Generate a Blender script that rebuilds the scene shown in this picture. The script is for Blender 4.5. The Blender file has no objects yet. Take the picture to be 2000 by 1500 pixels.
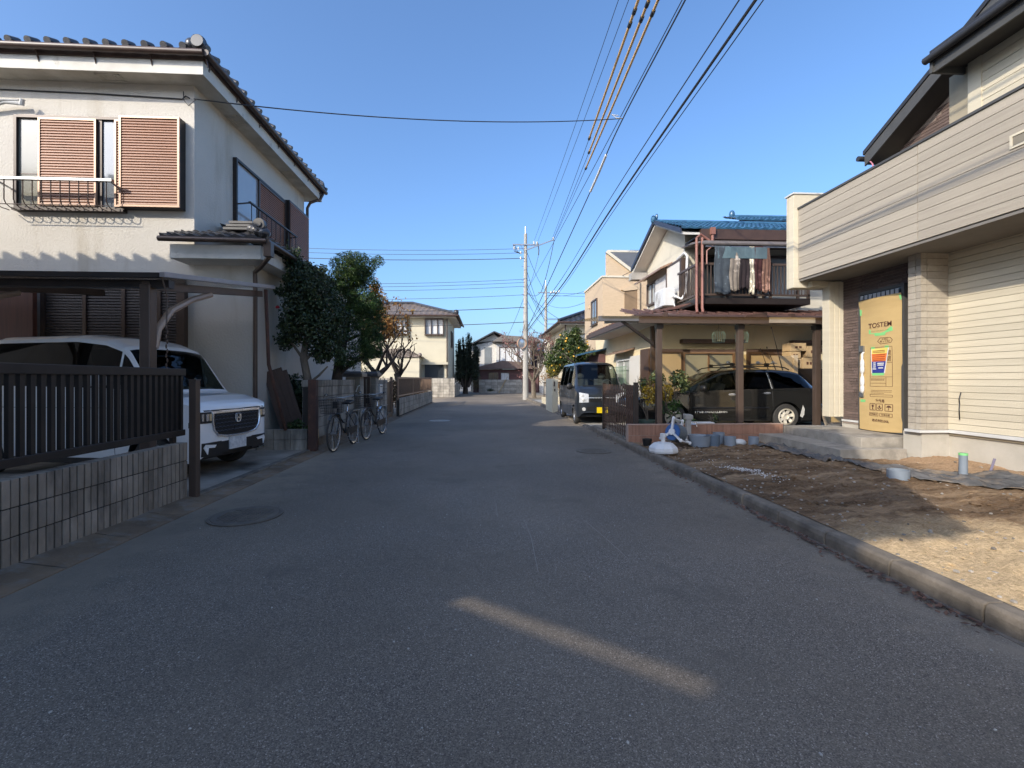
import bpy, bmesh, math, random
import numpy as np
from mathutils import Vector, Matrix, noise as mnoise
random.seed(7); np.random.seed(7)
SC = bpy.context.scene
COL = SC.collection
R = math.radians
PI = math.pi

# ------------------------------------------------------------------ camera, sky, sun, exposure
cam_d = bpy.data.cameras.new("camera"); cam = bpy.data.objects.new("camera", cam_d); COL.objects.link(cam)
cam.location = (0, 0, 1.35)
cam.rotation_euler = (R(90), 0, -math.atan(50 / 900.0))
cam_d.sensor_width = 36.0; cam_d.lens = 16.2; cam_d.shift_y = -0.005
cam_d.clip_start = 0.05; cam_d.clip_end = 2000
SC.camera = cam

LIGHT = Vector((1.05, 1.0, -0.79)).normalized()          # direction the sunlight travels
SUN_EL = math.asin(-LIGHT.z)
SUN_AZ = math.atan2(-LIGHT.x, -LIGHT.y)                  # compass bearing of the sun, from +Y towards +X
w = bpy.data.worlds.new("World"); SC.world = w; w.use_nodes = True
nt = w.node_tree; bg = nt.nodes["Background"]
sky = nt.nodes.new("ShaderNodeTexSky"); sky.sky_type = 'NISHITA'; sky.sun_disc = False
sky.sun_elevation = SUN_EL; sky.sun_rotation = SUN_AZ
sky.altitude = 0; sky.air_density = 1.0; sky.dust_density = 3.2; sky.ozone_density = 9.0
tint = nt.nodes.new('ShaderNodeMix'); tint.data_type = 'RGBA'; tint.blend_type = 'MULTIPLY'; tint.inputs[0].default_value = 1.0; tint.inputs[7].default_value = (1.09, 1.0, .90, 1)
nt.links.new(sky.outputs[0], tint.inputs[6]); nt.links.new(tint.outputs[2], bg.inputs[0]); bg.inputs[1].default_value = 0.15
sl = bpy.data.lights.new("sun", 'SUN'); sl.energy = 2.0; sl.angle = R(0.5); sl.color = (1.0, 0.90, 0.75)
so = bpy.data.objects.new("sun", sl); COL.objects.link(so)
so.rotation_euler = LIGHT.to_track_quat('-Z', 'Y').to_euler(); so.location = (-30, -30, 30)
SC.cycles.diffuse_bounces = 8; SC.cycles.max_bounces = 16
SC.view_settings.view_transform = 'Standard'; SC.view_settings.look = 'None'
SC.view_settings.exposure = 1.2; SC.view_settings.gamma = 1.0

# ------------------------------------------------------------------ helpers
class MB:
    """collects shapes and links them as ONE mesh object"""
    def __init__(s): s.v = []; s.f = []; s.M = None
    def add(s, vs, fs):
        b = len(s.v)
        if s.M is not None: vs = [tuple(s.M @ Vector(p)) for p in vs]
        s.v.extend([tuple(p) for p in vs]); s.f.extend([tuple(b + i for i in q) for q in fs]); return s
    def box(s, x0, x1, y0, y1, z0, z1):
        if x0 > x1: x0, x1 = x1, x0
        if y0 > y1: y0, y1 = y1, y0
        if z0 > z1: z0, z1 = z1, z0
        return s.add([(x0,y0,z0),(x1,y0,z0),(x1,y1,z0),(x0,y1,z0),(x0,y0,z1),(x1,y0,z1),(x1,y1,z1),(x0,y1,z1)],
                     [(0,3,2,1),(4,5,6,7),(0,1,5,4),(1,2,6,5),(2,3,7,6),(3,0,4,7)])
    def bar(s, p, q, wd, ht, up=(0,0,1)):
        p, q = Vector(p), Vector(q); d = (q - p).normalized(); u = Vector(up)
        if abs(d.dot(u)) > .98: u = Vector((0,1,0))
        a = d.cross(u).normalized() * wd / 2; b = a.cross(d).normalized() * ht / 2
        vs = [p-a-b, p+a-b, p+a+b, p-a+b, q-a-b, q+a-b, q+a+b, q-a+b]
        return s.add(vs, [(0,1,2,3),(7,6,5,4),(0,4,5,1),(1,5,6,2),(2,6,7,3),(3,7,4,0)])
    def tube(s, pts, r, n=8, cap=True):
        pts = [Vector(p) for p in pts]; m = len(pts)
        rs = r if isinstance(r, (list, tuple)) else [r] * m
        d0 = (pts[1] - pts[0]).normalized()
        ref = Vector((0,0,1)) if abs(d0.z) < .9 else Vector((1,0,0))
        a = d0.cross(ref).normalized(); vs = []
        for i, p in enumerate(pts):
            d = (pts[min(i+1, m-1)] - pts[max(i-1, 0)]).normalized()
            a = (a - d * a.dot(d)).normalized(); b = d.cross(a)
            for k in range(n):
                t = 2*PI*k/n; vs.append(p + (a*math.cos(t) + b*math.sin(t)) * rs[i])
        fs = [(i*n+k, i*n+(k+1)%n, (i+1)*n+(k+1)%n, (i+1)*n+k) for i in range(m-1) for k in range(n)]
        if cap: fs += [tuple(range(n-1,-1,-1)), tuple((m-1)*n+k for k in range(n))]
        return s.add(vs, fs)
    def prism(s, pts, axis, a0, a1):
        """closed polygon pts (2D) extruded along axis; x: (y,z)  y: (x,z)  z: (x,y)"""
        def P(p, a):
            return {'x': (a, p[0], p[1]), 'y': (p[0], a, p[1]), 'z': (p[0], p[1], a)}[axis]
        n = len(pts)
        return s.add([P(p, a0) for p in pts] + [P(p, a1) for p in pts],
                     [tuple(range(n-1,-1,-1)), tuple(range(n, 2*n))] + [(i, (i+1)%n, n+(i+1)%n, n+i) for i in range(n)])
    def lathe(s, prof, c=(0,0,0), n=24, axis='z', cap=False):
        c = Vector(c); vs = []
        for r, z in prof:
            for k in range(n):
                t = 2*PI*k/n; x, y = r*math.cos(t), r*math.sin(t)
                vs.append(c + Vector({'z': (x,y,z), 'y': (x,z,y), 'x': (z,x,y)}[axis]))
        m = len(prof)
        fs = [(i*n+k, i*n+(k+1)%n, (i+1)*n+(k+1)%n, (i+1)*n+k) for i in range(m-1) for k in range(n)]
        if cap: fs += [tuple(range(n-1,-1,-1)), tuple((m-1)*n+k for k in range(n))]
        return s.add(vs, fs)
    def grid(s, fn, nu, nv):
        vs = [fn(i/nu, j/nv) for j in range(nv+1) for i in range(nu+1)]
        return s.add(vs, [(j*(nu+1)+i, j*(nu+1)+i+1, (j+1)*(nu+1)+i+1, (j+1)*(nu+1)+i) for j in range(nv) for i in range(nu)])
    def ball(s, c, r, nu=12, nv=8):
        rx, ry, rz = r if isinstance(r, (tuple, list)) else (r, r, r)
        return s.grid(lambda u, v: (c[0]+rx*math.sin(PI*v)*math.cos(2*PI*u), c[1]+ry*math.sin(PI*v)*math.sin(2*PI*u), c[2]-rz*math.cos(PI*v)), nu, nv)
    def build(s, name, mat, parent=None, smooth=False, bevel=0, label=None, recalc=True):
        off = Vector(WL.get(parent.name, (0,0,0))) if parent else Vector((0,0,0))
        me = bpy.data.meshes.new(name)
        me.from_pydata([(p[0]-off.x, p[1]-off.y, p[2]-off.z) for p in s.v], [], s.f)
        if recalc:
            bm = bmesh.new(); bm.from_mesh(me)
            bmesh.ops.recalc_face_normals(bm, faces=bm.faces[:]); bm.to_mesh(me); bm.free()
        me.materials.append(mat)
        if smooth: me.polygons.foreach_set('use_smooth', [True]*len(me.polygons))
        o = bpy.data.objects.new(name, me); COL.objects.link(o)
        if parent: o.parent = parent; WL[o.name] = tuple(off)
        else: WL[o.name] = (0,0,0)
        if bevel:
            b = o.modifiers.new('bevel', 'BEVEL'); b.width = bevel; b.segments = 2; b.limit_method = 'ANGLE'; b.angle_limit = R(40)
        if smooth: smooth_by_angle(o)
        if label: o['label'] = label
        return o
WL = {}
def smooth_by_angle(o, ang=40):
    me = o.data; bm = bmesh.new(); bm.from_mesh(me)
    for e in bm.edges:
        if len(e.link_faces) == 2 and e.calc_face_angle(0) > R(ang): e.smooth = False
    bm.to_mesh(me); bm.free()
def tag(o, label=None, cat=None, group=None, kind=None):
    if label: o['label'] = label
    if cat: o['category'] = cat
    if group: o['group'] = group
    if kind: o['kind'] = kind
    return o
def thing(name, loc, label, cat, group=None):
    o = bpy.data.objects.new(name, None); COL.objects.link(o); o.location = loc; o.empty_display_size = .2
    WL[o.name] = tuple(loc); return tag(o, label, cat, group)
def copy_tree(o, parent=None):
    c = o.copy(); COL.objects.link(c)
    if parent: c.parent = parent
    for ch in list(o.children): copy_tree(ch, c)
    return c

# ------------------------------------------------------------------ materials
def base_mat(name):
    m = bpy.data.materials.new(name); m.use_nodes = True; t = m.node_tree
    return m, t, t.nodes['Principled BSDF']
def N(t, kind, **kw):
    n = t.nodes.new(kind)
    for k, v in kw.items(): setattr(n, k, v)
    return n
def rgb(c): return (c[0], c[1], c[2], 1)
def ramp(t, fac, stops):
    r = N(t, 'ShaderNodeValToRGB'); cr = r.color_ramp
    while len(cr.elements) < len(stops): cr.elements.new(.5)
    for e, (p, c) in zip(cr.elements, stops):
        e.position = p; e.color = rgb(c) if not isinstance(c, (int, float)) else (c, c, c, 1)
    t.links.new(fac, r.inputs[0]); return r.outputs[0]
def noise(t, vec, scale, detail=4, rough=.55, vscale=None):
    if vscale:
        mp = N(t, 'ShaderNodeMapping'); mp.inputs['Scale'].default_value = vscale; t.links.new(vec, mp.inputs[0]); vec = mp.outputs[0]
    n = N(t, 'ShaderNodeTexNoise'); n.inputs['Scale'].default_value = scale; n.inputs['Detail'].default_value = detail
    n.inputs['Roughness'].default_value = rough; t.links.new(vec, n.inputs[0]); return n.outputs[0]
def mixc(t, fac, a, b, mode='MIX'):
    m = N(t, 'ShaderNodeMix', data_type='RGBA', blend_type=mode)
    for sock, val in ((m.inputs[0], fac), (m.inputs[6], a), (m.inputs[7], b)):
        if isinstance(val, (int, float)): sock.default_value = val
        elif isinstance(val, tuple): sock.default_value = rgb(val)
        else: t.links.new(val, sock)
    return m.outputs[2]
def bump(t, b, h, strength, dist=.01):
    n = N(t, 'ShaderNodeBump'); n.inputs['Strength'].default_value = strength; n.inputs['Distance'].default_value = dist
    t.links.new(h, n.inputs['Height']); t.links.new(n.outputs[0], b.inputs['Normal'])
def mat(name, col, rough=.6, metal=0., col2=None, scale=3., vscale=None, stain=None, sscale=2., svs=None, samt=(.5,.75), bscale=0, bstr=.3, bdist=.01, coat=0., spec=.5, island=0.):
    """plain procedural surface: base colour varied towards col2 by noise, optional stain colour, optional noise bump"""
    m, t, b = base_mat(name)
    tc = N(t, 'ShaderNodeTexCoord').outputs['Object']
    col2 = col2 or tuple(c*.82 for c in col)
    n1 = noise(t, tc, scale, 5, .6, vscale)
    c = ramp(t, n1, [(.3, col2), (.68, col)])
    if stain:
        n2 = noise(t, tc, sscale, 5, .65, svs)
        f = ramp(t, n2, [(samt[0], 0.), (samt[1], 1.)])
        c = mixc(t, f, c, stain)
    if island:
        g = N(t, 'ShaderNodeNewGeometry').outputs['Random Per Island']
        f = ramp(t, g, [(0, 1-island), (1, 1+island)])
        c = mixc(t, 1.0, c, f, 'MULTIPLY')
    t.links.new(c, b.inputs['Base Color'])
    b.inputs['Roughness'].default_value = rough; b.inputs['Metallic'].default_value = metal
    b.inputs['Specular IOR Level'].default_value = spec; b.inputs['Coat Weight'].default_value = coat
    if coat: b.inputs['Coat Roughness'].default_value = .06
    if bscale: bump(t, b, noise(t, tc, bscale, 4, .6), bstr, bdist)
    return m
def leafmat(name, stops, rough=.5, trans=.25):
    m, t, b = base_mat(name)
    g = N(t, 'ShaderNodeNewGeometry').outputs['Random Per Island']
    c = ramp(t, g, stops)
    tc = N(t, 'ShaderNodeTexCoord').outputs['Object']
    n = ramp(t, noise(t, tc, 4.5, 4), [(.32, .5), (.68, 1.45)])
    c = mixc(t, 1.0, c, n, 'MULTIPLY')
    t.links.new(c, b.inputs['Base Color']); b.inputs['Roughness'].default_value = rough
    if trans:
        tr = N(t, 'ShaderNodeBsdfTranslucent'); t.links.new(c, tr.inputs[0]); ms = N(t, 'ShaderNodeMixShader'); ms.inputs[0].default_value = trans
        out = t.nodes['Material Output']; t.links.new(b.outputs[0], ms.inputs[1]); t.links.new(tr.outputs[0], ms.inputs[2]); t.links.new(ms.outputs[0], out.inputs[0])
    return m
def glassmat(name, tint=(.5,.55,.55), refl_rough=.02):
    m = bpy.data.materials.new(name); m.use_nodes = True; t = m.node_tree; t.nodes.clear()
    out = N(t, 'ShaderNodeOutputMaterial'); tr = N(t, 'ShaderNodeBsdfTransparent'); tr.inputs[0].default_value = rgb(tint)
    gl = N(t, 'ShaderNodeBsdfGlossy'); gl.inputs['Roughness'].default_value = refl_rough
    fr = N(t, 'ShaderNodeFresnel'); fr.inputs[0].default_value = 1.5
    ge = N(t, 'ShaderNodeNewGeometry'); iv = N(t, 'ShaderNodeMath', operation='SUBTRACT'); iv.inputs[0].default_value = 1.; t.links.new(ge.outputs['Backfacing'], iv.inputs[1])
    mu = N(t, 'ShaderNodeMath', operation='MULTIPLY'); t.links.new(fr.outputs[0], mu.inputs[0]); t.links.new(iv.outputs[0], mu.inputs[1])   # no total reflection on the way out of a thin pane
    ms = N(t, 'ShaderNodeMixShader'); t.links.new(mu.outputs[0], ms.inputs[0]); t.links.new(tr.outputs[0], ms.inputs[1]); t.links.new(gl.outputs[0], ms.inputs[2])
    t.links.new(ms.outputs[0], out.inputs[0]); return m

def N_range(t, v, a, e):
    mr = N(t, 'ShaderNodeMapRange'); mr.inputs[1].default_value = a; mr.inputs[2].default_value = e; t.links.new(v, mr.inputs[0]); return mr.outputs[0]
def asphalt_mat():
    m, t, b = base_mat('asphalt'); tc = N(t, 'ShaderNodeTexCoord').outputs['Object']
    big = noise(t, tc, .55, 5, .6); mid = noise(t, tc, 3.5, 5, .65); fine = noise(t, tc, 150, 3, .75)
    va = N(t, 'ShaderNodeTexVoronoi'); va.inputs['Scale'].default_value = 230; t.links.new(tc, va.inputs['Vector'])       # the stones of the aggregate
    gs = N(t, 'ShaderNodeSeparateColor'); t.links.new(va.outputs['Color'], gs.inputs[0])
    c = ramp(t, gs.outputs[0], [(.0, (.075,.062,.050)), (.45, (.152,.127,.10)), (.85, (.225,.19,.15)), (.97, (.32,.275,.22)), (1., (.48,.42,.345))])
    c = mixc(t, 1.0, c, ramp(t, fine, [(.35, .82), (.65, 1.2)]), 'MULTIPLY')
    c = mixc(t, ramp(t, big, [(.42, 0.), (.72, .5)]), c, (.21,.168,.118))
    c = mixc(t, ramp(t, mid, [(.55, 0.), (.8, .35)]), c, (.20,.163,.12))
    vo = N(t, 'ShaderNodeTexVoronoi'); vo.inputs['Scale'].default_value = 17; t.links.new(tc, vo.inputs['Vector'])
    sp = ramp(t, vo.outputs['Distance'], [(.05, 1.), (.10, 0.)])
    gate = ramp(t, vo.outputs['Color'], [(.80, 0.), (.84, 1.)])
    spk = mixc(t, 1.0, sp, gate, 'MULTIPLY')
    c = mixc(t, spk, c, (.5,.48,.44))
    sx = N(t, 'ShaderNodeSeparateXYZ'); t.links.new(tc, sx.inputs[0])            # dust collects along the kerb and the gutter
    ab = N(t, 'ShaderNodeMath', operation='ABSOLUTE'); t.links.new(sx.outputs['X'], ab.inputs[0])
    wb_ = N(t, 'ShaderNodeMath', operation='MULTIPLY_ADD'); t.links.new(mid, wb_.inputs[0]); wb_.inputs[1].default_value = 1.5; t.links.new(ab.outputs[0], wb_.inputs[2])
    c = mixc(t, N_range(t, wb_.outputs[0], 3.0, 3.75), c, (.25,.205,.15))
    st = noise(t, tc, 1.1, 6, .7); c = mixc(t, ramp(t, st, [(.54, 0.), (.72, .6)]), c, (.085,.074,.062))
    n7 = noise(t, tc, .33, 3, .5); c = mixc(t, 1.0, c, ramp(t, n7, [(.3, .74), (.7, 1.24)]), 'MULTIPLY')
    t.links.new(c, b.inputs['Base Color']); b.inputs['Roughness'].default_value = .82
    b.inputs['Specular IOR Level'].default_value = .35
    bump(t, b, fine, .35, .003); return m
def soil_mat():
    m, t, b = base_mat('soil'); tc = N(t, 'ShaderNodeTexCoord').outputs['Object']
    n1 = noise(t, tc, 1.2, 6, .65); n2 = noise(t, tc, 2.2, 6, .7, (.35,2.2,1)); n3 = noise(t, tc, 40, 4, .7)
    c = ramp(t, n2, [(.36, (.075,.043,.021)), (.5, (.175,.108,.058)), (.64, (.37,.255,.15))])
    c = mixc(t, ramp(t, n1, [(.55, 0.), (.75, .6)]), c, (.22,.17,.12))
    c = mixc(t, ramp(t, n3, [(.45, 0.), (.75, .6)]), c, (.25,.2,.15))
    # dry pale sand was dumped at the street end of the lot and beside the house
    sx = N(t, 'ShaderNodeSeparateXYZ'); t.links.new(tc, sx.inputs[0])
    wob = N(t, 'ShaderNodeMath', operation='MULTIPLY_ADD'); t.links.new(n1, wob.inputs[0]); wob.inputs[1].default_value = 1.6; t.links.new(sx.outputs['Y'], wob.inputs[2])
    f = ramp(t, wob.outputs[0], [(.0, 1.), (1., 0.)])
    mr = N(t, 'ShaderNodeMapRange'); mr.inputs[1].default_value = 4.7; mr.inputs[2].default_value = 4.1; t.links.new(wob.outputs[0], mr.inputs[0])
    sand = ramp(t, n3, [(.3, (.48,.335,.18)), (.7, (.83,.62,.37))])
    c = mixc(t, mr.outputs[0], c, sand)
    wob2 = N(t, 'ShaderNodeMath', operation='MULTIPLY_ADD'); t.links.new(n1, wob2.inputs[0]); wob2.inputs[1].default_value = 1.2; t.links.new(sx.outputs['X'], wob2.inputs[2])
    mr2 = N(t, 'ShaderNodeMapRange'); mr2.inputs[1].default_value = 6.55; mr2.inputs[2].default_value = 7.0; t.links.new(wob2.outputs[0], mr2.inputs[0])
    sand2 = ramp(t, n3, [(.3, (.30,.19,.11)), (.7, (.48,.33,.2))])
    c = mixc(t, mr2.outputs[0], c, sand2)
    ex = N(t, 'ShaderNodeVectorMath', operation='SUBTRACT'); t.links.new(tc, ex.inputs[0]); ex.inputs[1].default_value = (3.44,5.9,0)   # spilt plaster dust
    mp = N(t, 'ShaderNodeMapping', vector_type='POINT'); mp.inputs['Rotation'].default_value = (0,0,R(10)); mp.inputs['Scale'].default_value = (5.,1.9,0); t.links.new(ex.outputs[0], mp.inputs[0])
    ln = N(t, 'ShaderNodeVectorMath', operation='LENGTH'); t.links.new(mp.outputs[0], ln.inputs[0])
    n5 = noise(t, tc, 9, 6, .75); su = N(t, 'ShaderNodeMath', operation='MULTIPLY_ADD'); t.links.new(n5, su.inputs[0]); su.inputs[1].default_value = 3.2; t.links.new(ln.outputs['Value'], su.inputs[2])
    c = mixc(t, ramp(t, su.outputs[0], [(0., 1.), (1., 1.)]) if 0 else N_range(t, su.outputs[0], 2.1, 1.5), c, (.70,.69,.66))
    t.links.new(c, b.inputs['Base Color']); b.inputs['Roughness'].default_value = .95; b.inputs['Specular IOR Level'].default_value = .15
    bump(t, b, noise(t, tc, 22, 6, .75), 1., .03); return m

MT = {}
MT['asphalt'] = asphalt_mat(); MT['soil'] = soil_mat()
MT['ground'] = mat('ground', (.24,.22,.19), .9, col2=(.15,.14,.12), scale=.6, bscale=30)
MT['gutter'] = mat('gutter', (.24,.165,.10), .9, col2=(.10,.07,.043), scale=2.2, stain=(.22,.20,.17), sscale=5, bscale=60, bstr=.5)
MT['kerb'] = mat('kerb', (.225,.19,.148), .9, col2=(.11,.092,.072), scale=6, stain=(.055,.05,.043), sscale=2.6, samt=(.5,.8), bscale=90, bstr=.6)
MT['drive'] = mat('driveway', (.36,.32,.265), .85, col2=(.17,.15,.12), scale=1.6, stain=(.07,.06,.045), sscale=1.2, samt=(.5,.72), bscale=50, bstr=.4)
MT['conc'] = mat('concrete', (.36,.35,.325), .88, col2=(.25,.24,.22), scale=4, stain=(.16,.15,.135), sscale=3, samt=(.55,.8), bscale=45, bstr=.35)
MT['stepconc'] = mat('step_concrete', (.38,.345,.29), .9, col2=(.25,.225,.185), scale=5, stain=(.13,.12,.105), sscale=2, bscale=45, bstr=.4)
MT['block'] = mat('block', (.37,.315,.255), .92, col2=(.20,.168,.13), scale=3, vscale=(1,1,.6), stain=(.06,.048,.037), sscale=1.5, svs=(2,2,.5), samt=(.48,.76), bscale=120, bstr=.6, island=.18)
MT['block2'] = mat('weathered_block', (.44,.40,.335), .92, col2=(.25,.225,.185), scale=3, stain=(.075,.07,.06), sscale=1.4, svs=(2.4,2.4,.35), samt=(.47,.72), bscale=90, bstr=.5, island=.14)
MT['mortar'] = mat('mortar', (.045,.04,.034), .95, bscale=60)
MT['stucco'] = mat('stucco', (.595,.56,.495), .92, col2=(.55,.515,.455), scale=1.3, stain=(.42,.37,.29), sscale=1.1, svs=(1.6,1.6,.28), samt=(.55,.82), bscale=26, bstr=.7, bdist=.015)
MT['soffit'] = mat('soffit', (.62,.59,.52), .85, col2=(.42,.39,.32), scale=2.2, stain=(.24,.22,.18), sscale=2.5, samt=(.62,.85))
MT['fascia'] = mat('fascia', (.70,.68,.62), .8, col2=(.55,.53,.47), scale=2, stain=(.33,.31,.27), sscale=4, samt=(.6,.8))
MT['tile_grey'] = mat('grey_roof_tile', (.085,.083,.085), .38, col2=(.045,.045,.05), scale=4, stain=(.19,.185,.175), sscale=7, samt=(.58,.8), spec=.6)
MT['tile_brown'] = mat('brown_roof_tile', (.23,.185,.155), .45, col2=(.13,.105,.09), scale=5, island=.2)
MT['tile_blue'] = mat('blue_roof_tile', (.045,.14,.235), .3, col2=(.028,.075,.14), scale=6, spec=.7)
MT['tile_dark'] = mat('dark_roof_tile', (.055,.058,.066), .3, col2=(.03,.03,.036), scale=6)
MT['gutter_brown'] = mat('brown_gutter', (.075,.045,.034), .42, col2=(.05,.03,.024), scale=5)
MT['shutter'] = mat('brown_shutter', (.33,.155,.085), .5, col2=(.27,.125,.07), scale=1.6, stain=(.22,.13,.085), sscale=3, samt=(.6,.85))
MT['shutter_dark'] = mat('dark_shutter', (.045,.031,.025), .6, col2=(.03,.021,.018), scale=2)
MT['frame_pink'] = mat('aged_aluminium', (.36,.235,.165), .4, metal=.3)
MT['bronze'] = mat('dark_bronze_aluminium', (.045,.034,.03), .42, metal=.4, col2=(.03,.024,.021))
MT['bronze2'] = mat('bronze_aluminium', (.115,.08,.062), .42, metal=.35, col2=(.085,.06,.047), scale=3)
MT['fence_dark'] = mat('dark_fence', (.036,.029,.026), .45, metal=.3, col2=(.024,.02,.018), scale=4)
MT['black'] = mat('black_plastic', (.012,.012,.013), .5)
MT['rubber'] = mat('rubber', (.028,.027,.026), .8, col2=(.05,.048,.045), scale=8)
MT['steel'] = mat('galvanised_steel', (.42,.43,.44), .35, metal=.85, col2=(.30,.31,.32), scale=9)
MT['chrome'] = mat('chrome', (.80,.81,.83), .22, metal=.75)
MT['white_metal'] = mat('white_metal', (.62,.62,.60), .35)
MT['white_paint'] = mat('white_car_paint', (.86,.855,.84), .28, col2=(.83,.825,.81), coat=1.)
MT['black_paint'] = mat('black_car_paint', (.0135,.0135,.0125), .14, col2=(.019,.018,.016), coat=1., scale=2)
MT['slate_paint'] = mat('slate_car_paint', (.024,.029,.037), .36, metal=.25, col2=(.017,.021,.027), coat=1.)
MT['car_glass'] = glassmat('car_glass', (.42,.47,.46)); MT['priv_glass'] = glassmat('privacy_glass', (.045,.05,.055))
MT['lamp_glass'] = glassmat('lamp_glass', (.9,.9,.9))
MT['win_glass'] = mat('window_glass', (.20,.22,.235), .05, col2=(.15,.165,.18), spec=.9, scale=1.)
MT['win_frost'] = mat('frosted_glass', (.42,.43,.40), .25, col2=(.34,.35,.33), scale=1.2, spec=.7)
MT['win_dark'] = mat('dark_window_glass', (.035,.04,.045), .04, spec=.9)
MT['curtain'] = mat('curtain', (.72,.72,.70), .9, col2=(.5,.5,.5), scale=14, vscale=(1,1,.05))
MT['bark'] = mat('bark', (.20,.165,.125), .95, col2=(.09,.072,.055), scale=14, vscale=(1,1,.3), bscale=40, bstr=1., bdist=.02)
MT['bark_dark'] = mat('dark_bark', (.075,.058,.047), .95, col2=(.035,.028,.023), scale=14, vscale=(1,1,.3), bscale=40, bstr=1., bdist=.02)
MT['rust'] = mat('rusty_steel', (.085,.04,.028), .75, col2=(.05,.025,.019), scale=5, stain=(.14,.055,.03), sscale=6, bscale=70)
MT['cream_siding'] = mat('cream_siding', (.585,.53,.405), .75, col2=(.53,.475,.36), scale=2, vscale=(.3,.3,8), bscale=45, bstr=.45, island=.08)
MT['grey_siding'] = mat('greige_siding', (.39,.345,.275), .8, col2=(.325,.285,.23), scale=3, vscale=(.35,.35,9), bscale=45, bstr=.5, island=.09)
MT['col_tile'] = mat('column_tile', (.40,.355,.285), .75, col2=(.33,.29,.235), scale=14, island=.1, bscale=90, bstr=.4)
MT['brick_dark'] = mat('dark_brick_siding', (.15,.105,.09), .75, col2=(.10,.072,.063), scale=9, island=.28, bscale=80, bstr=.5)
MT['joint_light'] = mat('pale_joint', (.30,.24,.20), .85)
MT['joint_grey'] = mat('grey_joint', (.22,.20,.165), .85)
MT['roof_black'] = mat('black_metal_roof', (.035,.035,.037), .45, col2=(.025,.025,.027), scale=2)
MT['fascia_dark'] = mat('charcoal_fascia', (.075,.074,.07), .55, col2=(.06,.059,.056), scale=3, bscale=70, bstr=.3)
MT['cardboard'] = mat('cardboard', (.53,.375,.165), .75, col2=(.485,.34,.147), scale=2.5, vscale=(1,1,4), bscale=14, bstr=.22, bdist=.02)
MT['ink'] = mat('brown_ink', (.11,.05,.03), .7); MT['tape_green'] = mat('green_tape', (.22,.62,.22), .5)
MT['pipe_grey'] = mat('grey_pipe', (.20,.235,.275), .45, col2=(.17,.2,.235))
MT['sheet'] = mat('weed_sheet', (.13,.125,.12), .85, col2=(.05,.05,.05), scale=3, stain=(.24,.18,.12), sscale=4, samt=(.48,.7), bscale=200, bstr=.3)
MT['brown_wood'] = mat('brown_painted_wood', (.10,.06,.043), .65, col2=(.065,.04,.03), scale=4, vscale=(1,1,.3))
MT['old_wood'] = mat('grey_wood', (.30,.25,.19), .9, col2=(.18,.145,.11), scale=6, vscale=(.3,1,2))
MT['cream_wall'] = mat('cream_wall', (.72,.61,.40), .9, col2=(.66,.55,.35), scale=1.2, stain=(.47,.40,.28), sscale=1, svs=(1.5,1.5,.4), samt=(.55,.85), bscale=60, bstr=.4)
MT['pale_wall'] = mat('pale_wall', (.58,.54,.44), .9, col2=(.53,.495,.40), scale=1.2, bscale=50, bstr=.4)
MT['cream_house'] = mat('cream_house_wall', (.55,.50,.375), .85, col2=(.505,.46,.34), scale=1.5, bscale=30)
MT['tan_tile'] = mat('tan_tile_wall', (.52,.40,.27), .8, col2=(.46,.35,.235), scale=6, vscale=(1,1,3), island=.08)
MT['white_wall'] = mat('white_wall', (.60,.58,.535), .85, col2=(.55,.53,.49), scale=1.5)
MT['red_tile'] = mat('ribbed_brick_tile', (.36,.19,.125), .7, col2=(.27,.145,.095), scale=5, island=.14)
MT['rust_roof'] = mat('brown_metal_roof', (.13,.070,.058), .5, col2=(.09,.048,.040), scale=3, stain=(.2,.11,.085), sscale=5)
MT['pink_brown'] = mat('faded_brown_plastic', (.26,.115,.085), .5)
MT['beige_panel'] = mat('beige_panel', (.55,.455,.33), .6, col2=(.5,.41,.295), scale=2)
MT['wire'] = mat('wire', (.03,.032,.036), .6); MT['wire_o'] = mat('orange_sleeve', (.72,.46,.18), .5)
MT['wire_w'] = mat('white_sleeve', (.72,.72,.70), .5)
MT['pole'] = mat('pole_concrete', (.38,.36,.32), .9, col2=(.28,.265,.235), scale=3, vscale=(1,1,.3), bscale=50, bstr=.3)
MT['white_plastic'] = mat('white_plastic', (.64,.64,.63), .4, col2=(.58,.58,.57)); MT['blue_plastic'] = mat('blue_plastic', (.03,.10,.28), .4)
MT['blue_grey'] = mat('blue_grey_plastic', (.10,.14,.19), .5); MT['hose'] = mat('grey_hose', (.10,.115,.125), .5)
MT['yellow'] = mat('yellow_plate', (.86,.62,.01), .45); MT['seat'] = mat('seat_cloth', (.12,.12,.115), .9)
MT['plate'] = mat('white_plate', (.72,.73,.72), .5, col2=(.42,.43,.45), scale=26)
MT['stone'] = mat('stone_wall', (.40,.375,.33), .9, col2=(.24,.225,.2), scale=4, island=.25, bscale=30)
MT['maroon'] = mat('maroon_wall', (.125,.062,.06), .8, col2=(.09,.045,.045))
MT['net'] = mat('blue_net', (.22,.36,.42), .7)

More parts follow.
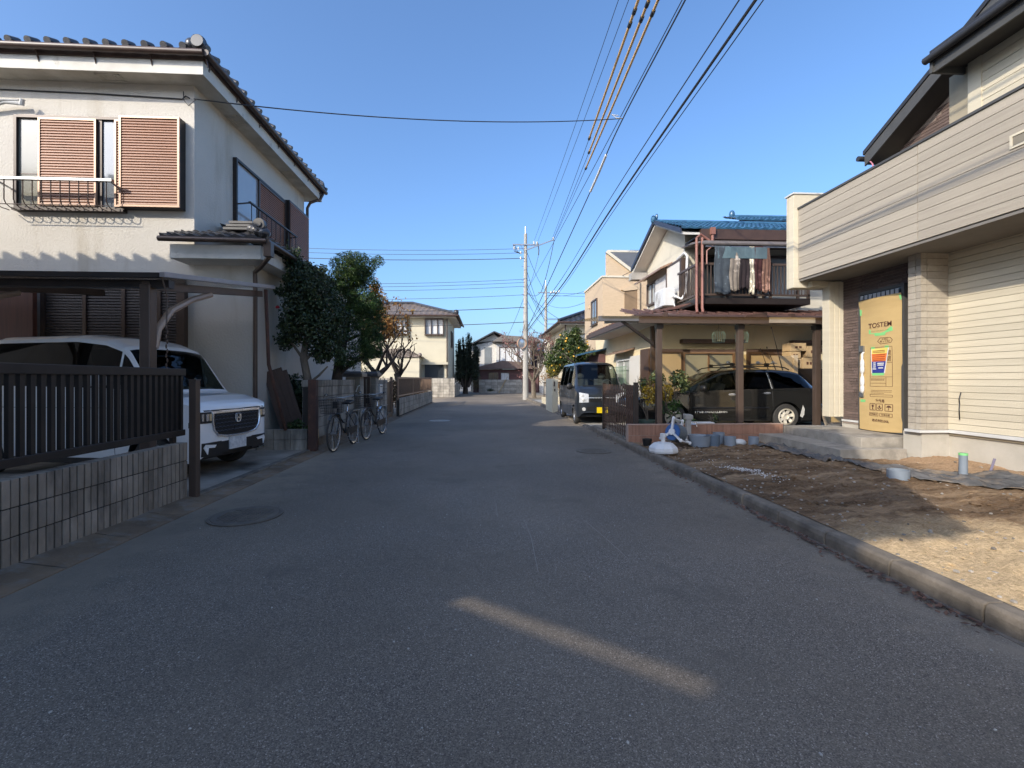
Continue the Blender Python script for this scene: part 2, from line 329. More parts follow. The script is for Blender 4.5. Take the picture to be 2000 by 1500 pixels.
# ------------------------------------------------------------------ shared builders
def tile_plane(mb, O, u, v, W, H, keep=lambda a, b: True, pu=.28, pv=.26, amp=.045, lift=.03, eave_knobs=0., kmb=None):
    """pantiles on a slope: O = eave corner, u along the eave, v up the slope"""
    O, u, v = Vector(O), Vector(u).normalized(), Vector(v).normalized(); n = u.cross(v)
    if n.z < 0: n = -n
    S = 6; nu = int(round(W/pu))*S; rows = int(math.ceil(H/pv))
    hs = [amp*(.5+.5*math.cos(2*PI*i/S))**1.3 for i in range(nu+1)]
    vs = []; fs = []
    for r in range(rows):
        v0, v1 = r*pv, min((r+1)*pv+.03, H)
        b = len(vs)
        for vv, up in ((v0, 0.), (v0, lift), (v1, 0.)):
            for i in range(nu+1):
                uu = W*i/nu
                vs.append(O + u*uu + v*vv + n*(up + (hs[i] if up or vv != v0 else hs[i]*.2)))
        for i in range(nu):
            um = W*(i+.5)/nu
            if not keep(um, (v0+v1)/2): continue
            for k in (0, 1):
                fs.append((b+k*(nu+1)+i, b+k*(nu+1)+i+1, b+(k+1)*(nu+1)+i+1, b+(k+1)*(nu+1)+i))
    mb.add(vs, fs)
    if eave_knobs:
        k = kmb or mb
        for i in range(int(round(W/pu))+1):
            p = O + u*(W*i*S/nu) + n*(lift+amp*.55)
            if keep(min(max(W*i*S/nu, .01), W-.01), .02): k.tube([p - v*.04 + n*.012, p + v*.16 + n*.012], eave_knobs, 10)
def siding(mb, axis, c, out, a0, a1, z0, z1, pitch, th=.014, gap=.007, joints=()):
    """boards lying on a wall plane; axis 'x' = plane x=c running along y; out = direction of the outside (+1/-1)"""
    cuts = [a0] + sorted(joints) + [a1]; n = max(1, int(round((z1-z0)/pitch))); p = (z1-z0)/n
    for i in range(len(cuts)-1):
        s0 = cuts[i] + (.004 if i else 0); s1 = cuts[i+1] - (.004 if i < len(cuts)-2 else 0)
        for k in range(n):
            q0, q1 = z0+k*p+gap/2, z0+(k+1)*p-gap/2
            if axis == 'x': mb.box(c, c+out*th, s0, s1, q0, q1)
            else: mb.box(s0, s1, c, c+out*th, q0, q1)
def bricks(mb, axis, c, out, a0, a1, z0, ztop, bh, bl, th=.012, gap=.007, seed=1):
    """courses of long bricks; ztop is a number or a function of the position along the wall"""
    rn = random.Random(seed); f = ztop if callable(ztop) else (lambda a: ztop)
    z = z0; zt = max(f(a0), f(a1), f((a0+a1)/2))
    while z < zt - .01:
        a = a0 - rn.random()*bl
        while a < a1:
            s0, s1 = max(a, a0)+gap/2, min(a+bl, a1)-gap/2; q1 = min(z+bh-gap, f((s0+s1)/2))
            if s1 - s0 > .02 and q1 - z > .01:
                if axis == 'x': mb.box(c, c+out*th, s0, s1, z, q1)
                else: mb.box(s0, s1, c, c+out*th, z, q1)
            a += bl
        z += bh
def block_wall(name, axis, c, th, a0, a1, z0, z1, bl, bh, label, cat='wall', cap=0., m='block2', loc=None, sub=1, group=None):
    """concrete block wall: each block a box in one mesh, a mortar core behind; c..c+th is the wall's thickness"""
    t = thing(name, loc or ((c+th/2, (a0+a1)/2, z0) if axis == 'x' else ((a0+a1)/2, c+th/2, z0)), label, cat, group)
    b = MB(); core = MB(); nb = max(1, round((a1-a0)/bl)); nr = max(1, round((z1-z0)/bh)); l = (a1-a0)/nb; h = (z1-z0)/nr
    rn = random.Random(len(name)*7+int(a0*10))
    lo, hi = min(c, c+th), max(c, c+th)
    for r in range(nr):
        for k in range(nb):
            for q in range(sub):
                s0 = a0+k*l+q*l/sub + (.007 if q == 0 else .0045); s1 = a0+k*l+(q+1)*l/sub - (.007 if q == sub-1 else .0045)
                j = rn.uniform(-.0025, .0025)
                if axis == 'x': b.box(lo+j, hi+j, s0, s1, z0+r*h+.004, z0+(r+1)*h-.005)
                else: b.box(s0, s1, lo+j, hi+j, z0+r*h+.004, z0+(r+1)*h-.005)
    if axis == 'x': core.box(lo+.009, hi-.009, a0+.004, a1-.004, z0-.05, z1-.007)
    else: core.box(a0+.004, a1-.004, lo+.009, hi-.009, z0-.05, z1-.007)
    b.build('blocks', MT[m], t, bevel=.004); core.build('mortar', MT['mortar'], t)
    if cap:
        k = MB()
        if axis == 'x': k.box(lo-.012, hi+.012, a0-.01, a1+.01, z1, z1+cap)
        else: k.box(a0-.01, a1+.01, lo-.012, hi+.012, z1, z1+cap)
        k.build('coping', MT[m], t, bevel=.008)
    return t
def louvre(mb, axis, c, out, a0, a1, z0, z1, pitch=.047, th=.018):
    """slatted shutter panel: tilted slats"""
    n = int((z1-z0)/pitch)
    for k in range(n):
        q = z0+(k+.5)*(z1-z0)/n; h = (z1-z0)/n
        pts = [(0, q-h*.5), (out*th, q-h*.42), (out*th*.72, q+h*.05), (0, q+h*.44)]
        if axis == 'y': mb.prism([(c+p[0], p[1]) for p in pts], 'x', a0, a1)
        else: mb.prism([(c+p[0], p[1]) for p in pts], 'y', a0, a1)
def framebox(mb, axis, c0, c1, a0, a1, z0, z1, w):
    """rectangular frame of four bars"""
    def B(s0, s1, q0, q1):
        if axis == 'x': mb.box(c0, c1, s0, s1, q0, q1)
        else: mb.box(s0, s1, c0, c1, q0, q1)
    B(a0, a0+w, z0, z1); B(a1-w, a1, z0, z1); B(a0+w, a1-w, z0, z0+w); B(a0+w, a1-w, z1-w, z1)
def leaf_mesh(name, m, clumps, n, size, parent=None, seed=1, shell=.45, flat=.35, up=.3, droop=0., label=None, aspect=.5):
    """many small leaf faces spread through ellipsoid clumps [(cx,cy,cz,rx,ry,rz,weight)]"""
    rs = np.random.RandomState(seed); C = np.array(clumps, float)
    wt = C[:, 6] if C.shape[1] > 6 else C[:, 3]*C[:, 4]*C[:, 5]
    idx = rs.choice(len(C), n, p=wt/wt.sum())
    d = rs.normal(size=(n, 3)); d /= np.linalg.norm(d, axis=1)[:, None]
    r = shell + (1.04-shell)*rs.rand(n)**.6
    P = C[idx, :3] + d*r[:, None]*C[idx, 3:6]
    nn = d + rs.normal(size=(n, 3))*.7; nn[:, 2] += up; nn /= np.linalg.norm(nn, axis=1)[:, None]
    a = rs.normal(size=(n, 3)); a[:, 2] -= droop; a -= nn*(a*nn).sum(1)[:, None]; a /= np.linalg.norm(a, axis=1)[:, None]
    b = np.cross(nn, a); s = size*(.6+.8*rs.rand(n))[:, None]
    v = np.stack([P - a*s*.5, P + b*s*aspect*.5 + nn*s*.08, P + a*s*.5, P - b*s*aspect*.5 + nn*s*.08], 1).reshape(-1, 3)
    off = np.array(WL.get(parent.name, (0,0,0))) if parent else np.zeros(3)
    me = bpy.data.meshes.new(name); me.from_pydata((v-off).tolist(), [], [(4*i, 4*i+1, 4*i+2, 4*i+3) for i in range(n)])
    me.materials.append(m); o = bpy.data.objects.new(name, me); COL.objects.link(o)
    if parent: o.parent = parent
    if label: o['label'] = label
    return o
def ragged(cl, n, s, seed):
    """small outlying leaf clumps round each big one, so a crown's outline is uneven"""
    rn_ = random.Random(seed); out = list(cl)
    for c in cl:
        for k in range(n):
            d = Vector((rn_.gauss(0,1),rn_.gauss(0,1),rn_.gauss(0,1))).normalized(); q = rn_.uniform(.9,1.25); r_ = s*rn_.uniform(.6,1.5)
            out.append((c[0]+d.x*c[3]*q, c[1]+d.y*c[4]*q, c[2]+d.z*c[5]*q, r_, r_, r_, (c[6] if len(c) > 6 else 1)*.07))
    return out
def branches(mb, p, d, L, r, depth, rn, spread=.6, n=3, up=.15, tips=None, seg=3):
    """recursive tapering limb"""
    pts = [Vector(p)]; d = Vector(d).normalized(); q = Vector(p)
    for i in range(seg):
        d = (d + Vector((rn.gauss(0,.13), rn.gauss(0,.13), rn.gauss(0,.1)+up*.3))).normalized(); q = q + d*L/seg; pts.append(q.copy())
    rs = [r*(1-.4*i/seg) for i in range(seg+1)]
    mb.tube(pts, rs, 6 if r > .02 else 4)
    if tips is not None and depth <= 1: tips.append(q.copy())
    if depth > 0:
        for k in range(n):
            e = (d + Vector((rn.gauss(0,spread), rn.gauss(0,spread), rn.gauss(0,spread*.7)+up))).normalized()
            branches(mb, pts[-1] if k else pts[-2], e, L*rn.uniform(.6,.85), r*.58, depth-1, rn, spread, n, up, tips, seg)

# ------------------------------------------------------------------ ground, road, kerbs
def sheet(name, pts, z, m, kind='structure'):
    b = MB(); b.add([(x, y, z if not isinstance(z, (list, tuple)) else z[i]) for i, (x, y) in enumerate(pts)], [tuple(range(len(pts)))])
    return tag(b.build(name, m, recalc=False), kind=kind)
sheet('ground', [(-600,-600),(600,-600),(600,900),(-600,900)], -.012, MT['ground'])
road = MB()
road.add([(-3.02,-12,0),(2.74,-12,0),(2.74,21,0),(2.55,29.5,0),(2.9,31.5,0),(30,31.5,0),(30,37.5,0),(4.5,37.5,0),(3.3,42.5,0),(3.3,52,0),(-2.2,52,0),(-2.2,40,0),(-2.3,34,0),(-30,34,0),(-30,27.2,0),(-3.2,27.2,0),(-2.9,26.4,0),(-3.02,16,0)],
         [tuple(range(18))])
tag(road.build('road', MT['asphalt'], recalc=False), kind='structure')
g = MB()                                              # left gutter apron, slightly tilted towards the road
for y0, y1 in [(-12,5.3),(5.3,8.7),(8.7,16.3),(16.3,26.4)]:
    xa = -3.32; xb = -2.98
    n = int((y1-y0)/.6)
    for k in range(n):
        a, c = y0+(y1-y0)*k/n+.004, y0+(y1-y0)*(k+1)/n-.004
        zi = .055 if y0 != 5.3 else .045
        g.add([(xa,a,zi),(xb,a,.006),(xb,c,.006),(xa,c,zi),(xb,a,-.03),(xb,c,-.03)], [(0,1,2,3),(1,4,5,2)])
tag(g.build('gutter', MT['gutter'], recalc=False), kind='structure')
k = MB(); kr = random.Random(3)                       # right kerb: 0.6 m stones with open joints and chipped tops
y = -6.0
while y < 11.9:
    h = .112 + kr.uniform(-.006,.006); dx = kr.uniform(-.008,.008); e = y+.6-.012
    b0 = 2.735+dx
    prof = [(b0,-.02),(b0,h-.045),(b0+.010,h-.012),(b0+.03,h),(b0+.118,h),(b0+.15,h-.02),(b0+.15,-.02)]
    k.prism(prof, 'y', y, e); y += .6
while y < 20:                                          # lowered at the driveways
    k.prism([(2.735,-.02),(2.74,.03),(2.76,.045),(2.885,.05),(2.885,-.02)], 'y', y, y+.588); y += .6
while y < 29:
    k.prism([(2.735-.18*(y-20)/9,-.02),(2.74-.18*(y-20)/9,.1),(2.76-.18*(y-20)/9,.12),(2.885-.18*(y-20)/9,.12),(2.885-.18*(y-20)/9,-.02)], 'y', y, y+.588); y += .6
tag(k.build('kerb', MT['kerb'], bevel=.006), kind='structure')
# concrete joint strip / fill under the road edge
kg = MB(); kg.box(2.70,2.885,-6,29,-.03,.004); tag(kg.build('kerb_bed', MT['kerb']), kind='structure')
# bare soil of the building lot
def soil_z(x, y):
    z = .115 + .02*math.sin(1.7*x+.6*y)*math.sin(1.1*y-.4*x) + .016*math.sin(4.1*x+2.2*y+1)*math.sin(3.3*y-1.3*x)
    p_ = Vector((x, y, 0)); z += .035*mnoise.noise(p_*1.3)+.024*mnoise.noise(p_*3.7)+.014*mnoise.noise(p_*9.1)
    rr = random.Random(int(x*97)*1009+int(y*89)); z += rr.uniform(-.012,.016)
    if x < 3.05: z = .105 + (z-.105)*max(0,(x-2.885)/.165)
    if x > 6.2 and y < 7: z += .05*min(1,(x-6.2)/.6)*(.6+.4*math.sin(3*y))
    d = math.hypot((x-5.0)/.5, (y-8.6)/.35)
    if d < 1: z -= .10*(1-d*d)
    return z
s = MB(); s.grid(lambda u, v: (2.885+u*4.2, -6+v*15., soil_z(2.885+u*4.2, -6+v*15.)), 84, 300)
tag(s.build('soil', MT['soil'], smooth=True), kind='structure')
sheet('driveway', [(-9.5,5.28),(-3.3,5.28),(-3.3,8.7),(-9.5,8.7)], [.10,.05,.05,.10], MT['drive'])
b = MB(); b.box(-3.32,-3.22,5.3,8.7,-.02,.053); tag(b.build('driveway_edge', MT['kerb'], bevel=.01), kind='structure')
sheet('carport_floor', [(2.885,9.0),(12,9.0),(12,12.6),(2.885,12.6)], [.05,.16,.16,.06], MT['drive'])
sheet('right_yard', [(2.885,12.6),(12,12.6),(12,29),(2.7,29)], .03, MT['conc'])
sheet('left_yard', [(-30,8.7),(-3.3,8.7),(-3.3,26.6),(-30,26.6)], .06, MT['ground'])
o = MB()                                              # thin sealed seams and scratches in the asphalt
for pts in ([(.93,4.35),(1.0,3.9),(1.06,3.4)],[(.36,4.4),(.38,3.9),(.36,3.2)],[(.1,5.0),(.11,4.5)],[(-2.0,9.5),(-1.2,9.7),(-.4,9.6)]):
    for (x0,y0),(x1,y1) in zip(pts, pts[1:]):
        d = Vector((y1-y0,x0-x1,0)).normalized()*.0028; o.add([(x0-d.x,y0-d.y,.0035),(x0+d.x,y0+d.y,.0035),(x1+d.x,y1+d.y,.0035),(x1-d.x,y1-d.y,.0035)],[(0,1,2,3)])
tag(o.build('road_seam', mat('pale_seam', (.30,.265,.22), .9), recalc=False), kind='structure')
def manhole(loc, label, m):
    t = thing('manhole_cover', loc, label, 'manhole cover', 'manhole covers in the road'); x, y, z = loc
    a = MB(); a.lathe([(.33,.004),(.33,.011),(.302,.011),(.302,.005)], loc, 40); a.build('rim', m, t)
    a = MB(); a.lathe([(.298,.005),(.298,.012),(0,.012)], loc, 40)
    for i in range(-6, 7):
        for j in range(-6, 7):
            if i*i+j*j < 33: a.box(x+i*.042-.013, x+i*.042+.013, y+j*.042-.013, y+j*.042+.013, .012, .0165)
    a.build('lid', m, t)
iron = mat('cast_iron', (.135,.115,.092), .85, metal=.0, col2=(.095,.081,.065), scale=8, stain=(.17,.142,.105), sscale=6)
iron2 = mat('worn_iron', (.38,.37,.34), .5, metal=.4, col2=(.25,.24,.22), scale=8)
manhole((-2.36,4.67,0), 'dark round manhole cover in the road beside the near block wall', iron)
manhole((-1.5,14.9,0), 'pale worn manhole cover farther along the left half of the road', iron2)
manhole((2.0,8.5,0), 'dusty manhole cover in the road close to the right kerb', mat('dusty_iron', (.155,.132,.105), .85, col2=(.11,.094,.075), scale=9))

# ------------------------------------------------------------------ left: white stucco house
HL = thing('stucco_house', (-9.6,11.1,0), 'two-storey white stucco house with grey tiled hip roof and brown shutters', 'house')
m = MB(); m.box(-14,-5.25,8.6,13.6,0,6.62); m.build('upper_wall', MT['stucco'], HL)
m = MB(); m.box(-5.3,-4.2,8.603,15.7,.0,3.52); m.build('lower_wall', MT['stucco'], HL)
m = MB(); m.box(-14.01,-4.19,8.59,13.61,0,.32); m.build('foundation', MT['conc'], HL)
# eaves: boxed soffit, fascia, gutter, tiles
m = MB(); m.box(-14.4,-4.90,8.25,13.97,6.62,6.64); m.build('soffit', MT['soffit'], HL)
m = MB(); m.box(-14.42,-4.88,8.23,8.25,6.6,6.86); m.box(-4.90,-4.88,8.25,13.98,6.6,6.86); m.box(-14.42,-4.9,13.97,13.99,6.6,6.86)
m.build('fascia', MT['fascia'], HL)
m = MB(); m.box(-14.44,-4.86,8.2,8.23,6.83,6.93); m.box(-4.88,-4.85,8.23,14.0,6.83,6.93); m.build('verge_board', MT['brown_wood'], HL)
roof = MB(); kn = MB(); pit = .45; hz = 6.95; hd = 2.93
def front_keep(u, v): return u > v*.912 - .1 and u < 9.6 - v*.912 + .1
cs = 1/math.sqrt(1+pit*pit)
tile_plane(roof, (-14.45,8.16,hz), (1,0,0), (0,1,pit), 9.62, hd/cs, front_keep, pu=.31, eave_knobs=.058)
tile_plane(roof, (-4.82,8.16,hz), (0,1,0), (-1,0,pit), 5.88, hd/cs, lambda u, v: v*.912-.1 < u < 5.88-v*.912+.1, pu=.31, eave_knobs=.052)
tile_plane(roof, (-4.85,14.02,hz), (-1,0,0), (0,-1,pit), 9.6, hd/cs, front_keep, pu=.31)
rf = roof.build('roof', MT['tile_grey'], HL, smooth=True)
rd = MB()
top = (-7.78,11.1,hz+hd*pit+.08)
for p in ((-4.9,8.24,hz+.11), (-4.9,13.95,hz+.11)):
    rd.tube([p, top], [.11,.12], 10)
    for i in range(14):
        q = Vector(p).lerp(Vector(top), i/14); rd.ball(q, .12, 10, 6)
rd.tube([top, (-14.4,11.1,hz+hd*pit+.1)], .13, 10); rd.build('ridge_tiles', MT['tile_grey'], rf, smooth=True)
for p in ((-4.93,8.2,hz+.15), (-4.93,13.98,hz+.15)):
    og = MB(); og.ball(p, (.13,.13,.15), 12, 8); og.ball((p[0]-.12,p[1],p[2]-.02), (.1,.1,.11), 10, 6)
    og.lathe([(.0,-.05),(.1,-.05),(.1,.03),(.06,.05),(0,.05)], (p[0]+.05,p[1]-.09,p[2]-.03), 14, 'y')
    og.build('ridge_end_ornament', MT['tile_dark'], rf, smooth=True)
gt = MB()
gt.tube([(-14.5,8.11,6.93),(-4.8,8.11,6.9)], .055, 10); gt.tube([(-4.77,8.11,6.9),(-4.77,14.02,6.88)], .055, 10)
for i in range(11): gt.bar((-14+i*.92,8.13,6.98),(-14+i*.92,8.24,6.72),.012,.03)
for i in range(7): gt.bar((-4.79,8.4+i*.9,6.98),(-4.89,8.4+i*.9,6.74),.03,.012)
gt.build('eave_gutter', MT['gutter_brown'], HL, smooth=True)
dp = MB(); dp.tube([(-4.8,13.9,6.85),(-4.86,13.8,6.62),(-5.1,13.66,6.45),(-5.18,13.66,6.3),(-5.18,13.66,3.9)], .04, 10); dp.build('downpipe', MT['bronze2'], HL, smooth=True)
# soffit vents
for x0, x1, y0, y1 in ((-6.75,-6.35,8.33,8.52), (-5.2,-4.98,9.5,9.9), (-5.2,-4.98,12.0,12.4)):
    v = MB(); framebox(v, 'x', 0, 0, 0, 0, 0, 0, .01) if 0 else None
    v.box(x0,x1,y0,y0+.02,6.605,6.62); v.box(x0,x1,y1-.02,y1,6.605,6.62); v.box(x0,x0+.02,y0,y1,6.605,6.62); v.box(x1-.02,x1,y0,y1,6.605,6.62)
    for i in range(6):
        if x1-x0 > y1-y0: xx = x0+.04+(x1-x0-.08)*i/5; v.box(xx-.006,xx+.006,y0+.03,y1-.03,6.607,6.62)
        else: yy = y0+.04+(y1-y0-.08)*i/5; v.box(x0+.03,x1-.03,yy-.006,yy+.006,6.607,6.62)
    v.build('soffit_vent', MT['soffit'], HL)
# front upper window with sliding louvred shutters and a shutter box
W1 = MB(); framebox(W1, 'y', 8.53, 8.6, -8.26,-6.40, 4.34,5.98,.045); W1.box(-8.26,-6.4,8.49,8.60,4.30,4.34)
w1 = W1.build('window', MT['bronze'], HL)
g1 = MB(); g1.box(-8.215,-7.86,8.575,8.598,4.385,5.935); g1.build('pane', mat('curtained_glass', (.26,.25,.20), .15, col2=(.20,.195,.16), scale=1., spec=.6), w1)
g1 = MB(); g1.box(-6.86,-6.56,8.575,8.598,4.385,5.935); g1.build('pane', MT['win_glass'], w1)
sa = MB(); sa.box(-6.87,-6.80,8.55,8.6,4.385,5.935); sa.box(-7.86,-7.84,8.55,8.6,4.385,5.935); sa.box(-8.215,-7.86,8.57,8.6,4.95,4.97); sa.build('sash', MT['bronze'], w1)
def shutter_panel(nm, x0, x1, yb, par, z0=4.39, z1=5.93, band=True):
    p = MB(); louvre(p, 'y', yb, -1, x0+.03, x1-.03, z0+.03, z1-.03)
    o = p.build(nm, MT['shutter'], par)
    f = MB(); framebox(f, 'y', yb-.026, yb+.004, x0, x1, z0, z1, .032); f.build('shutter_frame', MT['frame_pink'], o)
    return o
shutter_panel('shutter', -7.84,-6.87, 8.535, HL)
shutter_panel('shutter', -6.56,-6.41, 8.535, HL)
bx = MB(); bx.box(-6.42,-5.40,8.452,8.598,4.36,5.96); bo = bx.build('shutter_box', MT['bronze'], HL)
p = MB(); louvre(p, 'y', 8.45, -1, -6.385,-5.44, 4.41,5.92); p.build('louvre', MT['shutter'], bo)
p = MB(); framebox(p, 'y', 8.424, 8.451, -6.42,-5.40, 4.37,5.96,.035); p.build('shutter_frame', MT['frame_pink'], bo)
rl = MB()
def railing_y(x0, x1, y, yw, z1, z0, nbar, mb):
    for i in range(nbar):
        x = x0+.06+(x1-x0-.12)*i/(nbar-1)
        mb.tube([(x,y,z1),(x,y,z0+.1),(x,y+.03,z0+.04),(x,y+.10,z0+.0),(x,yw,z0+.0)], .0085, 6)
    mb.tube([(x0+.02,y,z0+.02),(x1-.02,y,z0+.02)], .008, 6)
railing_y(-8.38,-6.45,8.28,8.52,4.74,4.3,13,rl)
ro = rl.build('window_railing', MT['bronze2'], HL, smooth=True)
hr = MB(); hr.box(-8.42,-6.41,8.25,8.32,4.735,4.775); hr.bar((-8.36,8.3,4.75),(-8.36,8.6,4.70),.03,.02); hr.bar((-6.46,8.3,4.75),(-6.46,8.5,4.70),.03,.02); hr.build('handrail', MT['steel'], ro)
# side window, shutters and railing
W2 = MB(); framebox(W2, 'x', -5.25,-5.17, 9.86,12.25, 4.56,5.95,.05); w2 = W2.build('window', MT['bronze'], HL)
g2 = MB(); g2.box(-5.248,-5.22,9.91,10.84,4.61,5.9); g2.build('pane', mat('pale_side_glass', (.40,.41,.42), .08, col2=(.33,.34,.355), scale=.8, spec=.9), w2)
p = MB(); louvre(p, 'x', -5.21, 1, 10.9,12.2, 4.62,5.89); o = p.build('shutter', MT['shutter'], HL)
f = MB(); framebox(f, 'x', -5.21,-5.18, 10.84,12.22, 4.6,5.9,.04); f.build('shutter_frame', MT['bronze2'], o)
bx = MB(); bx.box(-5.25,-5.10,12.27,13.56,4.5,6.0); bo = bx.build('shutter_box', MT['bronze'], HL)
p = MB(); louvre(p, 'x', -5.1, 1, 12.3,13.53, 4.54,5.96); p.build('louvre', MT['shutter'], bo)
rl = MB()
for i in range(11):
    y = 9.98+2.25*i/10; rl.tube([(-4.93,y,5.02),(-4.93,y,4.64),(-4.98,y,4.57),(-5.2,y,4.56)], .009, 6)
rl.bar((-4.93,9.9,5.04),(-4.93,12.3,5.04),.05,.03); rl.bar((-4.93,9.92,5.03),(-5.22,9.92,5.0),.03,.02); rl.bar((-4.93,12.28,5.03),(-5.22,12.28,5.0),.03,.02)
rl.build('window_railing', MT['bronze'], HL, smooth=False)
# skirt roof round the ground-floor bay
ss = MB(); ss.prism([(-5.36,3.40),(-3.86,3.40),(-3.86,3.64),(-5.36,3.64)], 'y', 8.12, 8.6); ss.box(-5.2,-3.86,8.6,15.9,3.40,3.64)
so_ = ss.build('skirt_soffit', MT['fascia'], HL, bevel=.006)
sk = MB()
tile_plane(sk, (-5.45,8.02,3.72), (1,0,0), (0,1,.42), 1.72, .62, lambda u, v: u < 1.75-v*.9, pu=.245, pv=.2)
tile_plane(sk, (-3.73,8.02,3.72), (0,1,0), (-1,0,.42), 8., 1.62, lambda u, v: u > v*.9-.1, pu=.245, pv=.22)
so2 = sk.build('skirt_roof', MT['tile_grey'], HL, smooth=True)
rd = MB(); rd.tube([(-3.8,8.12,3.83),(-4.35,8.6,4.07)], .075, 10)
for i in range(6): q = Vector((-3.8,8.12,3.85)).lerp(Vector((-4.35,8.6,4.1)), i/5); rd.ball(q, (.1,.1,.085), 10, 6)
rd.lathe([(.0,-.04),(.1,-.04),(.105,.03),(.06,.05),(0,.05)], (-3.86,8.08,3.98), 16, 'y'); rd.lathe([(0,-.03),(.05,-.03),(.05,.05),(0,.05)], (-3.86,8.05,3.98), 10, 'y')
for i in range(3): rd.box(-4.62+i*.05,-4.2+i*.04,8.36,8.62,3.98+i*.055,4.02+i*.055)
rd.build('ridge_tiles', MT['tile_grey'], so2, smooth=True)
gg = MB(); gg.tube([(-5.45,7.98,3.69),(-3.7,7.98,3.67)], .045, 10); gg.tube([(-3.69,7.98,3.67),(-3.69,15.5,3.65)], .045, 10)
gg.tube([(-3.69,8.05,3.65),(-3.72,8.1,3.42),(-3.95,8.3,3.3),(-4.14,8.5,3.26),(-4.15,8.53,3.1),(-4.15,8.53,.4)], .038, 10); gg.box(-3.75,-3.63,7.98,8.1,3.42,3.66)
gg.build('eave_gutter', MT['bronze2'], HL, smooth=True)
# dark ground-floor shutters behind the carport, antenna cable on the wall
o = MB()
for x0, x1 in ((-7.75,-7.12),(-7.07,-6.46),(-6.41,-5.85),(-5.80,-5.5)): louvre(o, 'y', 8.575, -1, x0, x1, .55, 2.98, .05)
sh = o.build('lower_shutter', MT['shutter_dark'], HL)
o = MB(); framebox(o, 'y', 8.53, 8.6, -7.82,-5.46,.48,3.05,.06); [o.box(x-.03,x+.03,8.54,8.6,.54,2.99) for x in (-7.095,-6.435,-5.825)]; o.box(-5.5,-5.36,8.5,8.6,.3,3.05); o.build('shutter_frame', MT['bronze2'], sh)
o = MB(); o.box(-9.4,-7.84,8.42,8.5,.3,3.05); o.build('wooden_door', mat('red_brown_boards', (.12,.045,.028), .7, col2=(.075,.03,.02), scale=5, vscale=(6,1,.3)), HL)
o = MB(); o.tube([(-8.6,8.585,6.44),(-7,8.585,6.42),(-5.45,8.585,6.37),(-5.38,8.57,6.42),(-5.3,8.55,6.37)], .012, 6); o.tube([(-5.42,8.57,6.5),(-5.4,8.55,6.33),(-5.3,8.52,6.22),(-5.15,8.5,6.33)], .008, 6); o.build('cable', MT['wire'], HL, smooth=True)
o = MB(); o.tube([(-9.2,8.55,5.95),(-8.6,8.5,6.1),(-8.35,8.48,6.16),(-8.1,8.5,6.15)], .03, 8); o.tube([(-8.06,8.46,6.1),(-8.02,8.44,6.2)], .035, 8); o.tube([(-9.2,8.52,6.06),(-8.6,8.42,6.16),(-8.12,8.48,6.2)], .016, 6); o.build('laundry_pole_bracket', MT['white_metal'], HL, smooth=True)

# ------------------------------------------------------------------ left: block wall, slat fence, gate post, carport
block_wall('block_wall', 'x', -3.42, .12, -1.0, 5.29, .04, .655, .131, .205, 'low ribbed grey block wall under the dark slat fence', m='block', sub=2)
FN = thing('slat_fence', (-3.36,2.1,.66), 'dark bronze aluminium fence of upright slats on the low block wall', 'fence')
o = MB()
for i in range(79): y = -.95+i*.0795; o.box(-3.378,-3.346,y,y+.036,.76,1.40)
o.build('slats', MT['fence_dark'], FN)
o = MB(); o.box(-3.395,-3.33,-1,5.31,1.385,1.462); o.build('top_rail', MT['fence_dark'], FN, bevel=.004)
o = MB(); o.box(-3.39,-3.335,-1,5.31,.725,.79); o.build('bottom_rail', MT['fence_dark'], FN, bevel=.004)
for y in (.6,2.9,5.2):
    o = MB(); o.box(-3.44,-3.395,y,y+.05,.56,1.40); o.build('post', MT['fence_dark'], FN)
o = MB(); o.box(-3.29,-3.212,5.29,5.37,0,1.33); o.box(-3.295,-3.207,5.285,5.375,1.33,1.345)
GP = thing('gate_post', (-3.25,5.33,0), 'square dark brown metal post at the driveway end of the slat fence', 'post'); o.build('shaft', MT['bronze2'], GP, bevel=.005)
o = MB(); o.box(-3.30,-3.29,5.30,5.35,.8,.86); o.build('latch', MT['bronze'], GP)

MT['tan_brace'] = mat('tan_aluminium', (.46,.33,.24), .45, metal=.2)
CP = thing('carport', (-6.3,5.65,0), 'brown carport with dark sheet roof over the white minivan', 'carport')
def rz(y): return 2.53+(y-5.5)*.145
o = MB(); sl_ = [(5.5,rz(5.5)),(8.15,rz(8.15)),(8.15,rz(8.15)+.02),(5.5,rz(5.5)+.02)]
o.prism(sl_, 'x', -9.6, -3.72); o.build('roof_sheet', glassmat('smoked_sheet', (.50,.46,.41), .2), CP)
o = MB(); o.prism([(5.46,rz(5.46)-.015),(8.2,rz(8.2)-.015),(8.2,rz(8.2)+.045),(5.46,rz(5.46)+.045)], 'x', -3.72,-3.66); o.build('roof_edge', mat('grey_alu', (.34,.30,.285), .4, metal=.3), CP, bevel=.004)
o = MB(); o.box(-9.6,-3.72,5.45,5.50,rz(5.5)-.025,rz(5.5)+.03); o.box(-9.6,-3.72,5.62,5.72,2.42,2.51); o.build('front_beam', MT['bronze'], CP)
for px in (-3.98,-6.55):
    o = MB(); o.box(px-.062,px+.062,5.6,5.72,.0,2.46); po = o.build('post', MT['bronze2'], CP, bevel=.012)
    o = MB(); o.bar((px,5.62,2.44),(px+.12,8.1,2.80),.09,.10); o.build('arm', MT['bronze2'], CP, bevel=.006)
    o = MB(); o.tube([(px+.03,5.72,1.72),(px+.03,5.78,1.95),(px+.05,5.98,2.2),(px+.07,6.35,2.4),(px+.08,6.75,2.54)], .042, 8); o.build('brace', MT['tan_brace'], CP, smooth=True)
